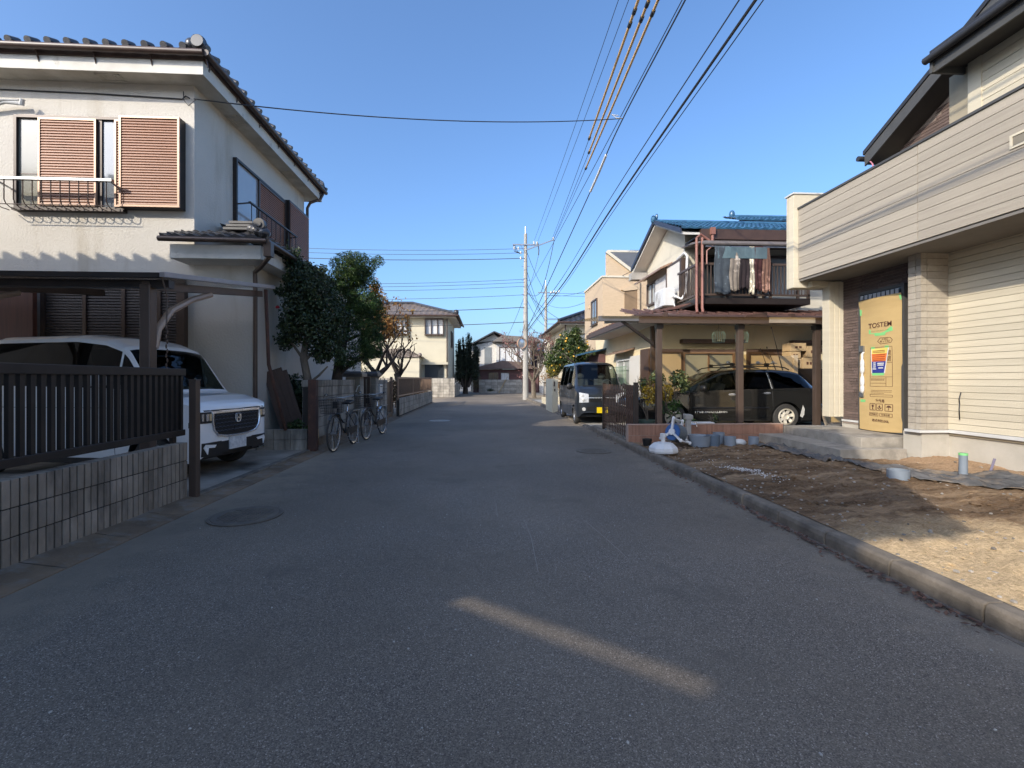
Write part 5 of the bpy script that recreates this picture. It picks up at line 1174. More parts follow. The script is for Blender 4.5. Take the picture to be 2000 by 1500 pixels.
for a, c_ in (((.25,1.90),(.69,1.90)),((.25,1.90),(.25,1.22)),((.69,1.90),(.69,1.22)),((.25,1.22),(.69,1.22)),((.25,1.385),(.69,1.385)),((.57,1.385),(.57,1.22)),((.25,1.275),(.57,1.275)),((.25,1.04),(.69,1.04)),((.25,1.075),(.69,1.075)),((.25,1.04),(.25,1.075)),((.69,1.04),(.69,1.075)),((.56,1.63),(.69,1.63))): dline(o, a, c_, .005)
for i, (u0, z0_) in enumerate(((.25,.80),(.39,.80),(.555,.80))):
    w_ = .115 if i < 2 else .14
    for a, c_ in (((u0,z0_),(u0+w_,z0_)),((u0,z0_+.115),(u0+w_,z0_+.115)),((u0,z0_),(u0,z0_+.115)),((u0+w_,z0_),(u0+w_,z0_+.115))): dline(o, a, c_, .009)
dquad(o, [(.285,.895),(.335,.895),(.325,.85),(.295,.85)]); dline(o, (.31,.855),(.31,.82), .012); dline(o, (.29,.818),(.33,.818), .012)                       # wine glass
dline(o, (.41,.85),(.43,.825), .014); dline(o, (.43,.825),(.46,.825), .014); dline(o, (.46,.825),(.485,.85), .014); dquad(o, [(.425,.86),(.447,.84),(.47,.86),(.447,.895)])   # hands
dquad(o, [(.575,.86),(.60,.89),(.625,.897),(.65,.89),(.675,.86)]); dline(o, (.625,.865),(.625,.82), .008); dline(o, (.625,.82),(.607,.822), .008)   # umbrella
for u0, u1 in ((.24,.42),(.455,.69)):
    for a, c_ in (((u0,.70),(u1,.70)),((u0,.755),(u1,.755)),((u0,.70),(u0,.755)),((u1,.70),(u1,.755))): dline(o, a, c_, .006)
for a, c_ in (((.43,2.02),(.47,2.06)),((.47,2.06),(.66,2.055)),((.66,2.055),(.70,2.01)),((.70,2.01),(.67,1.965)),((.67,1.965),(.47,1.955)),((.47,1.955),(.43,1.99)),((.43,1.99),(.41,2.0)),((.41,2.0),(.43,2.02))): dline(o, a, c_, .007)
for z, w_ in ((1.35,.27),(1.33,.24),(1.15,.40),(1.125,.40),(1.10,.25)):
    u0 = .27
    r2 = random.Random(int(z*100))
    while u0 < .27+w_: q = r2.uniform(.012,.03); dline(o, (u0, z),(u0+q, z), .009 if z > 1.3 else .006); u0 += q+.007
o.build('printing', INK, cb)
text('室外用', .062, MD(.46,.965), INK, 'lettering', cb, .17, .001)
text('株式会社LIXIL', .05, MD(.47,.62), INK, 'lettering', cb, .34, .001)
text('大切に\n扱ってね!', .036, MD(.56,2.012), INK, 'lettering', cb, .19)
text('天地無用', .034, MD(.33,.727), INK, 'lettering', cb, .14); text('取扱注意', .034, MD(.57,.727), INK, 'lettering', cb, .17)
text('開\n閉', .10, MD(.63,1.74), INK, 'lettering', cb, .07)
for pts, c_ in (([(.28,1.875),(.62,1.885),(.60,1.79),(.285,1.79)],(.80,.66,.16)),([(.285,1.79),(.60,1.79),(.58,1.655),(.29,1.655)],(.78,.22,.05)),([(.29,1.655),(.58,1.655),(.535,1.455),(.30,1.455)],(.03,.045,.25))):
    b = MB(); dquad(b, pts, .007); b.build('notice', mat('notice_print', c_, .5), cb)
b = MB(); dquad(b, [(.265,1.875),(.285,1.875),(.305,1.45),(.28,1.45)], .006); dquad(b, [(.62,1.885),(.635,1.885),(.55,1.45),(.535,1.45)], .006)
for z, u0, u1 in ((1.62,.32,.37),(1.585,.32,.37),(1.55,.32,.37),(1.515,.31,.38),(1.61,.41,.54),(1.58,.41,.53),(1.53,.43,.52)): dquad(b, [(u0,z),(u1,z),(u1,z+.02),(u0,z+.02)], .009)
b.build('notice_edge', MT['white_plastic'], cb)
b = MB()
for z in (1.84,1.815,1.77,1.735,1.70,1.675): dline(b, (.31,z),(.56,z), .008)
bq = b.build('notice_text', mat('red_print', (.35,.03,.02), .6), cb); bq.location.x -= .006
b = MB(); b.tube([(6.83,7.985,1.84),(6.80,7.985,1.8),(6.80,7.985,1.2),(6.83,7.985,1.12)], .018, 8)
for z, r_ in ((1.62,.07),(1.52,.06),(1.30,.09),(1.17,.06)): b.ball((6.80,7.985,z), (.03,.042,r_*1.4), 12, 8)
b.build('wrapped_handle', MT['white_plastic'], dr, smooth=True); b = MB(); b.box(6.80,6.84,7.965,8.06,1.84,1.95); b.box(6.80,6.84,7.97,8.05,1.02,1.12); b.build('lock', MT['steel'], dr)
# wing wall, balcony
o = MB(); o.box(6.62,6.915,8.56,8.74,.62,3.22); 
for i in range(3): o.box(6.625+.1*i,6.70+.1*i,8.55,8.56,.62,3.22)
o.build('wing_wall', MT['cream_siding'], NH)
BL = MB(); BL.box(6.13,6.25,-3.2,8.7,3.30,4.66); BL.box(6.13,7.05,-3.2,8.7,3.29,3.31) if 0 else None; bl_ = BL.build('balcony', mat('parapet_joint', (.23,.21,.17), .85), NH)
o = MB(); siding(o, 'x', 6.13, -1, -3.2,8.7,3.30,4.67,.137,.03,.008,joints=(3.17,6.2)); o.build('balcony_siding', MT['grey_siding'], bl_)
o = MB(); o.box(6.08,6.28,-3.2,8.7,4.665,4.70); o.build('coping', MT['fascia_dark'], bl_)
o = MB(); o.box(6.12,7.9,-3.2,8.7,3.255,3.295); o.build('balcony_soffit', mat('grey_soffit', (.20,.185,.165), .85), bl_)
o = MB(); o.box(6.02,6.9,8.71,8.93,3.14,4.97); o.box(6.3,6.9,8.60,8.71,3.14,3.25)
for i in range(3): o.box(6.012,6.02,8.715+.072*i,8.78+.072*i,3.15,4.96)
o.build('balcony_end_wall', MT['cream_siding'], bl_); o = MB(); o.box(5.99,6.92,8.69,8.95,4.97,5.0); o.build('coping', MT['white_metal'], bl_)
o = MB(); framebox(o, 'x', 6.085, 6.12, 4.70,5.04,4.02,4.18,.025); sc_ = o.build('scupper', MT['cream_siding'], bl_); o = MB(); o.box(6.095,6.11,4.72,5.02,4.04,4.16); o.build('opening', mat('scupper_shade', (.22,.195,.15), .8), sc_)
# roofs: front eave, gable verge with brick gable
o = MB(); o.add([(6.5,6.42,5.98),(6.5,-3.4,5.98),(9.5,-3.4,7.35),(9.5,6.42,7.35),(6.5,6.42,6.16),(6.5,-3.4,6.16),(9.5,-3.4,7.53),(9.5,6.42,7.53)], [(0,1,2,3),(7,6,5,4),(0,4,5,1),(1,5,6,2),(2,6,7,3),(3,7,4,0)])
o.add([(7.35,8.62,5.72),(14,8.62,5.72),(14,2.6,8.85),(7.35,2.6,8.85),(7.35,8.62,5.80),(14,8.62,5.80),(14,2.6,8.93),(7.35,2.6,8.93)], [(3,2,1,0),(4,5,6,7),(0,1,5,4),(1,2,6,5),(2,3,7,6),(3,0,4,7)])
nr = o.build('roof', MT['roof_black'], NH)
o = MB(); o.prism([(8.60,5.50),(2.6,8.62),(2.6,8.84),(8.60,5.72)], 'x', 7.37, 7.40); o.box(6.53,6.56,-3.3,6.40,5.83,5.99); o.box(6.5,7.02,6.38,6.42,5.83,5.98); o.build('fascia', MT['fascia_dark'], NH)
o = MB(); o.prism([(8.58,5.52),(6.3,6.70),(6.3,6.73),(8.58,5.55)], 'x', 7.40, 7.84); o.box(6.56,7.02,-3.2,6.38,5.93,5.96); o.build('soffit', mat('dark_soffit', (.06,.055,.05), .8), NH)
o = MB(); o.tube([(6.46,6.45,6.03),(6.46,-3.3,6.0)], .055, 10); o.tube([(7.3,8.68,5.68),(12,8.68,5.68)], .05, 10); o.build('eave_gutter', MT['roof_black'], NH, smooth=True)
o = MB(); o.box(7.5,7.9,8.05,8.32,3.3,5.45); o.build('rear_corner_wall', MT['cream_siding'], NH)
o = MB(); o.box(6.98,7.03,3.9,5.60,.78,2.82); wd = o.build('window', MT['black'], NH); o = MB(); o.box(6.97,6.98,3.98,5.54,.86,2.75); o.build('pane', MT['win_dark'], wd)
o = MB(); o.tube([(6.99,6.42,1.15),(6.95,6.41,1.05),(6.97,6.42,.98),(6.94,6.40,.9),(6.97,6.42,.75)], .008, 5); o.build('loose_cable', MT['black'], NH)
o = MB(); o.tube([(7.4,8.5,5.55),(7.36,8.4,5.45),(7.34,8.36,5.33)], .012, 5); o.build('loose_wire', mat('pink_wire', (.5,.2,.25), .6), NH)
# porch steps
ST = thing('porch_steps', (6.2,7.9,0), 'rough concrete porch slab with one lower step before the wrapped door', 'steps')
o = MB(); o.box(5.93,6.93,6.98,8.9,-.1,.42); o.build('upper_slab', MT['stepconc'], ST, bevel=.008); o = MB(); o.box(5.42,5.928,6.78,8.9,-.1,.265); o.box(5.928,6.5,6.78,6.978,-.1,.265); o.build('lower_step', MT['stepconc'], ST, bevel=.008)
o = MB(); r2 = random.Random(4)
for i in range(26): o.ball((6.55+r2.uniform(-.1,.5), 6.85+r2.uniform(-.08,.15), .1+.2*r2.random()**2), (r2.uniform(.01,.05),r2.uniform(.01,.04),r2.uniform(.01,.04)), 6, 4)
tag(o.build('rubble', MT['conc']), 'heap of broken mortar beside the porch steps', 'rubble', None, 'stuff')

# ------------------------------------------------------------------ right lot: tile wall, loose items
t = thing('tile_wall', (4.4,8.96,0), 'low wall faced with ribbed brown tiles at the back of the bare lot', 'wall'); o = MB()
for r, (z0_, z1_) in enumerate(((.03,.235),(.245,.44))):
    n = 96
    for i in range(n): x = 2.78+3.13*i/n; o.box(x+.003,x+.029,8.885,8.90,z0_,z1_)
o.build('tiles', MT['red_tile'], t)
o = MB(); o.box(2.77,5.92,8.90,9.02,-.1,.445); o.build('core', mat('tile_joint', (.42,.31,.25), .85), t); o = MB(); o.box(2.765,5.93,8.88,9.03,.445,.455); o.build('coping', mat('tile_cap', (.45,.30,.23), .7), t)
t = thing('umbrella_base', (2.97,7.6,.115), 'white plastic parasol base lying on the soil near the kerb', 'parasol base'); o = MB()
prof = [(.235,.0),(.245,.03),(.235,.08),(.16,.15),(.10,.165),(.05,.17),(0,.17)]; o.lathe(prof, (2.97,7.6,.12), 10); o.build('tank', MT['white_plastic'], t, smooth=False, bevel=.008)
o = MB(); o.lathe([(.035,.17),(.035,.25),(.05,.25),(.05,.31),(.03,.315),(0,.315)], (2.97,7.6,.12), 14); o.tube([(2.97,7.6,.40),(3.05,7.6,.40)], .012, 6); o.build('socket', MT['white_plastic'], t, smooth=True)
t = thing('hose_reel', (3.50,8.3,.115), 'blue hose reel in a white frame in front of the ribbed tile wall', 'hose reel')
Mx = Matrix.Translation((3.50,8.33,.35)) @ Matrix.Rotation(R(35),4,'Z') @ Matrix.Rotation(R(14),4,'Y')
o = MB(); o.M = Mx
for i in range(9): o.lathe([(.155-.012*math.cos(q), -.10+.025*i+.012*math.sin(q)) for q in np.linspace(0,2*PI,7)], (0,0,0), 26, 'x')
o.build('hose', MT['hose'], t, smooth=True)
o = MB(); o.M = Mx; o.lathe([(0,.125),(.15,.125),(.15,.115),(.06,.11),(.06,-.12),(.15,-.125)], (0,0,0), 26, 'x'); o.build('drum', MT['blue_plastic'], t, smooth=True)
for sx in (.15,-.15):
    o = MB(); o.M = Mx
    for a in (90, 215, 325): o.bar((sx,.03*math.cos(R(a)),.03*math.sin(R(a))),(sx,.25*math.cos(R(a)),.25*math.sin(R(a))),.03,.045,up=(1,0,0)); o.ball((sx,.25*math.cos(R(a)),.25*math.sin(R(a))),(.025,.035,.035),8,6)
    o.lathe([(0,-.01),(.06,-.01),(.06,.02),(0,.02)], (sx,0,0), 16, 'x'); o.build('side_frame', MT['white_plastic'], t)
o = MB(); o.M = Mx; [o.tube([(-.15,.25*math.cos(R(a)),.25*math.sin(R(a))),(.15,.25*math.cos(R(a)),.25*math.sin(R(a)))], .014, 6) for a in (90,215,325)]; o.build('tie_bar', MT['white_plastic'], t)
t = thing('tap_post', (3.93,8.78,.1), 'cracked grey water tap post standing before the ribbed tile wall', 'tap post'); o = MB(); o.box(3.885,3.975,8.74,8.83,.05,.56); o.add([(3.86,8.73,.56),(4.0,8.73,.56),(4.0,8.85,.56),(3.86,8.85,.56),(3.855,8.72,.66),(4.005,8.72,.645),(4.005,8.85,.66),(3.855,8.85,.67)], [(0,3,2,1),(4,5,6,7),(0,1,5,4),(1,2,6,5),(2,3,7,6),(3,0,4,7)]); o.build('post', MT['conc'], t, bevel=.008)
o = MB(); o.tube([(3.98,8.76,.47),(4.06,8.74,.47),(4.08,8.74,.42)], .014, 8); o.box(4.0,4.07,8.72,8.76,.50,.512); o.tube([(4.035,8.74,.48),(4.035,8.74,.51)], .008, 6); o.build('tap', MT['chrome'], t, smooth=False)
def tub(nm, x, y, r0, r1, h, m, label, cat, z=.11, wall=.012, solid=False, group=None):
    o = MB(); pr = [(r0,0),(r1,h),(r1-wall,h),(r0-wall,.02),(0,.02)] if not solid else [(r0,0),(r1,h),(0,h)]
    o.lathe(pr, (x,y,z), 28); return tag(o.build(nm, m, smooth=True), label, cat, group)
tub('tub', 3.93,8.32,.175,.20,.20, MT['pipe_grey'], 'wide grey plastic tub right of the hose reel', 'tub')
tub('bucket', 4.20,8.33,.105,.125,.20, MT['blue_grey'], 'dark blue plant pot right of the wide grey tub', 'pot')
tub('pipe_section', 4.42,8.55,.105,.105,.22, MT['pipe_grey'], 'tall grey pipe offcut standing behind another before the tile wall', 'pipe')
tub('pipe_section', 4.52,8.33,.105,.105,.17, MT['pipe_grey'], 'shorter grey pipe offcut standing in front of the tall one', 'pipe')
tub('pipe_section', 4.97,8.32,.09,.09,.165, MT['pipe_grey'], 'lone grey pipe offcut nearest the porch steps', 'pipe')
tub('black_pot', 2.98,8.4,.07,.09,.13, MT['black'], 'small black pot behind the white parasol base', 'pot')
tub('manhole_ring', 5.08,5.42,.115,.115,.13, MT['pipe_grey'], 'wide grey drain pipe stub rising from the middle of the soil', 'pipe', .10, solid=False)
o = MB(); o.lathe([(.045,0),(.045,.27),(.035,.27),(.035,.2)], (6.15,5.62,.12), 20); pp = o.build('drain_pipe', MT['pipe_grey'], smooth=True); tag(pp, 'upright grey pipe with green taped rim near the house foundation', 'pipe'); o = MB(); o.lathe([(.047,.245),(.047,.272),(.03,.274)], (6.15,5.62,.12), 20); o.build('tape', MT['tape_green'], pp)
o = MB(); o.tube([(6.5,5.62,.08),(6.56,5.6,.32)], .014, 8); tag(o.build('thin_pipe', mat('purple_grey_pipe', (.20,.18,.25), .5), smooth=True), 'thin leaning conduit stub right of the taped pipe', 'pipe')
o = MB(); o.ball((4.80,8.5,.14),(.13,.09,.07),12,8); tag(o.build('white_stone', MT['white_metal'], smooth=True), 'white lump lying between the grey pipe offcuts', 'stone')
def cloth(nm, corners, label, seed):
    rn_ = random.Random(seed); P0, P1, P2, P3 = [Vector((x,y,0)) for x, y in corners]; ph = [rn_.uniform(0,6) for _ in range(6)]
    def f(u, v):
        p = (P0.lerp(P1, u)).lerp(P3.lerp(P2, u), v); e = .05*math.sin(7*u+ph[0])*(1 if v in (0,1) else 0)
        h = .012*math.sin(13*u+4*v+ph[1])+.012*math.sin(9*v-5*u+ph[2])+.010*math.sin(23*v+17*u+ph[3])+.006*math.sin(41*u-29*v)
        return (p.x+e*.6, p.y+e, soil_z(p.x, p.y)+.006+abs(h)*1.5)
    o = MB(); o.grid(f, 46, 24); o = o.build(nm, MT['sheet'], smooth=True); sd = o.modifiers.new('thickness', 'SOLIDIFY'); sd.thickness = .006; tag(o, label, 'sheet', 'weed sheets on the lot')
cloth('weed_sheet', [(4.92,8.35),(5.05,6.6),(5.39,6.5),(5.38,8.45)], 'crumpled dark weed sheet along the lower porch step', 3)
cloth('weed_sheet', [(5.3,6.5),(5.25,5.3),(6.2,4.4),(6.55,5.45)], 'dark weed sheet spread from the porch corner towards the house wall', 5)
o = MB(); r2 = random.Random(6)
for i in range(420):
    a = r2.gauss(0,.5); x = 3.42+.1*a+r2.gauss(0,.07); y = 5.92-.55*a+r2.gauss(0,.1); z = soil_z(x,y)+.002; q = r2.uniform(.003,.010); o.ball((x,y,z),(q,q*1.3,q*.5),5,3)
tag(o.build('white_rubble', mat('white_chips', (.75,.74,.71), .9)), 'streak of white plaster chips on the dark soil', 'plaster chips', None, 'stuff')
o = MB(); r2 = random.Random(26)
for i in range(620):
    x = 2.95+3.0*r2.random(); y = 2.0+6.0*r2.random(); q = r2.uniform(.008,.028)*(1 if r2.random() < .85 else 1.6)*(1 if y > 4.3 else .5); z = soil_z(x,y)
    if 5.3 < x and y > 6.6: continue
    o.ball((x,y,z),(q,q*r2.uniform(.7,1.5),q*.55),6,4)
tag(o.build('soil_clods', MT['soil']), 'clods of dark earth lying over the bare soil', 'clods', None, 'stuff')
st_m = mat('pebble', (.34,.31,.27), .9, col2=(.2,.18,.15), scale=20, island=.5); o = MB(); r2 = random.Random(16)
for i in range(700):
    x = 2.9+3.9*r2.random()**1.6; y = 1.2+7.3*r2.random(); z = soil_z(x,y); q = r2.uniform(.005,.018)
    if 5.4 < x and y > 6.7: continue
    o.ball((x,y,z+q*.2),(q,q*r2.uniform(.7,1.4),q*.6),5,3)
tag(o.build('pebbles', st_m), 'small stones strewn over the bare soil', 'stones', None, 'stuff')
lf = mat('dead_leaf', (.15,.075,.045), .85, col2=(.075,.04,.028), scale=20, island=.5); o = MB(); r2 = random.Random(17)
for i in range(620):
    u = r2.random()
    y = r2.choice([2.6,2.9,3.3,3.9,4.4,5.2,6.4])+r2.gauss(0,.22) if u < .75 else r2.uniform(1.5,11); x = 2.70-abs(r2.gauss(0,.045 if u < .75 else .08)); a = r2.uniform(0,6.3); q = r2.uniform(.008,.026); z = .006+r2.random()*.014
    d = Vector((math.cos(a),math.sin(a),r2.uniform(-.3,.5)))*q; e = Vector((-math.sin(a),math.cos(a),r2.uniform(-.3,.5)))*q*.55; p = Vector((x,y,z+.004)); o.add([p-d,p+e,p+d,p-e],[(0,1,2,3)])
tag(o.build('fallen_leaves', lf, recalc=False), 'brown fallen leaves lying along the right kerb', 'leaves', None, 'stuff')
o = MB(); r2 = random.Random(19)
for i in range(260):
    x = 3.0+2.6*r2.random(); y = 7.7+.9*r2.random(); q = r2.uniform(.01,.05); a = r2.uniform(0,6.3); p = Vector((x,y,soil_z(x,y)+.02)); d = Vector((math.cos(a),math.sin(a),r2.uniform(-.4,.4)))*q; e = Vector((-math.sin(a),math.cos(a),r2.uniform(-.4,.4)))*q*.5; o.add([p-d,p+e,p+d,p-e],[(0,1,2,3)])
tag(o.build('yard_litter', mat('litter', (.22,.15,.10), .9, col2=(.09,.055,.04), scale=15, island=.6), recalc=False), 'dry litter and scraps around the pots by the tile wall', 'litter', None, 'stuff')
o = MB(); r2 = random.Random(23)
for i in range(420):
    y = 1.3+r2.random()**2*12; x = r2.uniform(-2.8,2.6); q = r2.uniform(.0025,.0075); o.ball((x,y,q*.3),(q,q*r2.uniform(.7,1.6),q*.5),5,3)
tag(o.build('road_grit', mat('pale_grit', (.36,.34,.30), .9, island=.4)), 'pale grit chips scattered over the asphalt', 'grit', None, 'stuff')

# ------------------------------------------------------------------ right: blue-roofed house with carport
BH = thing('blue_roof_house', (7,14.5,0), 'cream house with blue tiled roof, brown balcony and metal skirt roof', 'house')
o = MB(); o.box(4.55,10.5,12.5,19,0,3.2); o.build('lower_wall', MT['cream_wall'], BH)
o = MB(); o.prism([(13.3,3.0),(16.5,3.0),(16.5,5.33),(14.5,6.22),(13.3,5.6)], 'x', 5.85, 12); o.build('upper_wall', MT['pale_wall'], BH)
o = MB()                                            # gable roof, boarded soffit and blue tiles
for (y0, z0_, y1, z1_) in ((12.5,5.36,14.5,6.26),(16.7,5.27,14.5,6.26)):
    o.prism([(y0,z0_),(y1,z1_),(y1,z1_+.06),(y0,z0_+.06)], 'x', 5.4, 12)
o.build('soffit', MT['white_wall'], BH)
o = MB(); tile_plane(o, (5.36,12.42,5.50), (1,0,0), (0,1,.40), 6.6, 2.25, lambda u, v: True, .26, .24, .05, .035); tile_plane(o, (12,16.8,5.42), (-1,0,0), (0,-1,.40), 6.6, 2.48, lambda u, v: True, .26,.24,.05,.035); rb = o.build('roof', MT['tile_blue'], BH, smooth=True)
o = MB(); o.tube([(5.35,14.5,6.38),(12,14.5,6.38)], .08, 10); o.ball((5.34,14.5,6.46),(.08,.11,.13),10,8); o.ball((5.45,14.5,6.55),(.05,.06,.1),8,6); o.build('ridge_tiles', MT['tile_blue'], rb, smooth=True)
o = MB(); o.prism([(12.44,5.40),(14.5,6.32),(14.5,6.44),(12.44,5.52)], 'x', 5.33,5.38); o.prism([(16.78,5.31),(14.5,6.32),(14.5,6.44),(16.78,5.43)], 'x', 5.33,5.38); o.build('verge_board', mat('navy_edge', (.03,.04,.07), .5), BH)
o = MB(); o.box(5.92,12,12.42,12.56,5.22,5.50); o.prism([(5.85,5.30),(12,5.30),(12,5.33),(5.85,5.33)], 'y', 12.5,13.3); o.build('eave_box', MT['gutter_brown'], BH)
o = MB(); o.box(6.17,6.29,12.33,12.45,5.33,5.52); o.tube([(6.23,12.39,5.35),(6.23,12.39,5.0),(6.05,12.2,4.92)], .04, 8); o.build('downpipe', MT['pink_brown'], BH)
o = MB(); o.box(5.25,5.85,16.4,16.75,4.95,5.2); o.build('rear_eave_box', MT['conc'], BH)
o = MB(); o.prism([(8.4,6.3),(11.5,6.3),(11.5,6.60),(8.4,6.60)], 'y', 14.9, 17); o.build('attic_wall', MT['pale_wall'], BH)
o = MB(); tile_plane(o, (8.3,14.75,6.58), (1,0,0), (0,1,.4), 3.6, 1.15, lambda u, v: True, .26,.24,.05,.035); tr_ = o.build('attic_roof', MT['tile_blue'], BH, smooth=True); o = MB(); o.tube([(8.65,15.75,7.04),(12,15.75,7.06)], .08, 8); o.ball((8.62,15.75,7.13),(.1,.1,.15),10,6); o.tube([(8.3,14.78,6.66),(8.62,15.75,7.02)], .05, 6); o.build('ridge_tiles', MT['tile_blue'], tr_, smooth=True); o = MB(); o.box(8.35,12,14.78,14.84,6.48,6.60); o.build('attic_fascia', MT['gutter_brown'], BH)
# upper side window with hood and shutter box, air conditioner
window_unit(BH, 'x', 5.85, -1, 15.5,16.35, 3.95,4.75, fm='bronze2', glass='win_frost', dep=.08, sill=False)
o = MB(); o.box(5.78,5.85,14.35,15.5,3.75,4.72); o.build('shutter_panel', mat('grey_white_panel', (.62,.60,.57), .6), BH)
o = MB(); o.box(5.70,5.85,13.25,14.3,3.75,4.85); sb_ = o.build('shutter_box', MT['white_wall'], BH); o = MB(); framebox(o, 'x', 5.68,5.70,13.22,14.33,3.72,4.9,.06); o.box(5.68,5.86,13.17,13.235,3.7,4.9); o.build('frame', MT['bronze2'], sb_)
o = MB(); o.prism([(5.45,4.80),(5.85,4.98),(5.85,5.04),(5.45,4.86)], 'y', 14.2,16.7); o.build('window_hood', MT['frame_pink'], BH)
t = thing('air_conditioner', (5.45,13.9,3.5), 'white outdoor air conditioner unit on a rack beside the blue-roofed house wall', 'air conditioner'); o = MB(); o.box(5.25,5.58,13.35,14.15,3.52,4.05); o.build('case', MT['white_plastic'], t, bevel=.02)
o = MB(); [o.lathe([(r_,-.004),(r_+.01,0),(r_,.004)], (5.243,13.85,3.78), 24, 'x') for r_ in (.05,.1,.15,.2)]; o.build('fan_grille', mat('grille_grey', (.45,.46,.46), .5), t)
o = MB(); o.tube([(5.5,13.34,3.8),(5.5,13.1,3.75),(5.62,13.0,3.65),(5.75,13.0,3.85),(5.8,13.02,4.9),(5.8,13.2,5.05),(5.8,13.7,4.98)], .04, 8); o.tube([(5.5,13.34,3.7),(5.5,13.15,3.4),(5.6,13.05,3.25)], .02, 6); o.build('hose', MT['white_plastic'], t, smooth=True)
o = MB(); [o.bar((5.2,y,3.49),(5.8,y,3.49),.05,.05) for y in (13.4,14.1)]; [o.bar((x,13.35,3.49),(x,14.2,3.49),.05,.05) for x in (5.22,5.6)]; [o.bar((5.25,y,3.46),(5.25,y,3.15),.04,.04) for y in (13.4,14.1)]; o.build('rack', MT['bronze2'], t)
# balcony with rails and hanging laundry
o = MB(); o.box(5.62,8.75,12.0,13.3,3.36,3.52); bc = o.build('balcony', MT['bronze'], BH)
o = MB(); o.box(5.62,8.75,12.0,12.05,4.40,4.46); o.box(5.62,8.75,12.0,12.05,3.58,3.63); o.box(5.62,5.67,12.05,13.3,4.40,4.46); o.box(5.62,5.67,12.05,13.3,3.58,3.63); [o.box(x,x+.06,12.0,12.06,3.5,4.5) for x in (5.6,7.62,8.68)]
for i in range(31): o.box(5.7+i*.097,5.7+i*.097+.025,12.015,12.035,3.63,4.4)
for i in range(12): o.box(5.635,5.655,12.1+i*.1,12.12+i*.1,3.63,4.4)
o.build('railing', MT['bronze2'], bc)
o = MB(); o.prism([(11.9,4.97),(12.6,5.12),(13.3,5.2),(13.3,5.24),(12.6,5.17),(11.9,5.02)], 'x', 5.75, 9.0); o.tube([(5.7,11.92,4.95),(9.0,11.92,4.95)], .05, 8); o.build('awning', mat('awning_grey', (.16,.14,.135), .6), bc)
o = MB(); [o.tube([(x,y,5.1),(x,y,3.25),(x-.03,y-.1,3.1)], .035, 8) for x, y in ((5.58,11.96),(5.72,11.93))]; o.tube([(5.58,11.96,5.1),(5.7,11.98,5.2),(5.95,12.0,5.05),(6.05,11.95,4.9)], .03, 8); o.tube([(5.84,11.92,4.4),(5.84,11.92,4.75),(6.0,11.92,4.88)], .02, 6); o.build('drain_pipes', MT['pink_brown'], bc, smooth=True)
o = MB(); o.box(6.0,9,13.28,13.3,3.5,3.55); 
window_unit(BH, 'y', 13.3, -1, 6.2,8.0, 3.55,5.0, fm='bronze2', glass='win_dark', mull=1); window_unit(BH, 'y', 13.3, -1, 8.2,9.3, 3.55,5.0, fm='bronze2', glass='win_frost', mull=0)
o = MB(); o.tube([(5.8,11.9,4.86),(8.6,11.9,4.86)], .018, 8); tag(o.build('laundry_pole', MT['steel'], smooth=True), 'silver laundry pole along the brown balcony', 'pole')
lc = [((.055,.07,.085),6.03,6.48,3.62,'slate blue blanket at the left end of the balcony laundry'),((.23,.195,.16),6.45,6.72,3.70,'beige towel left of the dark shirts'),((.02,.012,.014),6.70,6.98,3.75,'black shirt hanging left of the pale towel'),((.42,.38,.29),6.97,7.13,3.62,'pale towel in the middle of the balcony laundry'),((.045,.012,.012),7.12,7.36,3.72,'dark maroon shirt right of the pale towel'),((.16,.085,.06),7.34,7.56,3.66,'brown cloth at the right end of the laundry')]
for i, (c_, a, e, zb_, lb) in enumerate(lc):
    o = MB(); ph = i*1.7; o.grid(lambda u, v: (a+(e-a)*u+.012*math.sin(9*v+ph), 11.9+.018*math.sin(14*u+ph)*(1-v)+.012*math.sin(5*v+ph), zb_+(4.875-zb_)*v+(.03*math.sin(7*u+ph) if v < .01 else 0)), 16, 20)
    o = o.build('laundry', mat('laundry_cloth', c_, .95, col2=tuple(q*.55 for q in c_), scale=5, stain=tuple(min(1,q*1.9+.03) for q in c_), sscale=4, samt=(.55,.62)), smooth=True); sd = o.modifiers.new('thickness','SOLIDIFY'); sd.thickness = .012; tag(o, lb, 'laundry', 'laundry on the balcony')
o = MB(); o.grid(lambda u, v: (6.12+1.35*u, 11.885+.008*math.sin(20*u), 4.55+.30*v), 16, 3); o = o.build('laundry', mat('blue_grey_cloth', (.10,.155,.175), .95, col2=(.06,.09,.105), scale=3)); sd = o.modifiers.new('thickness','SOLIDIFY'); sd.thickness = .01; tag(o, 'long blue-grey cloth along the top of the balcony laundry', 'laundry', 'laundry on the balcony')
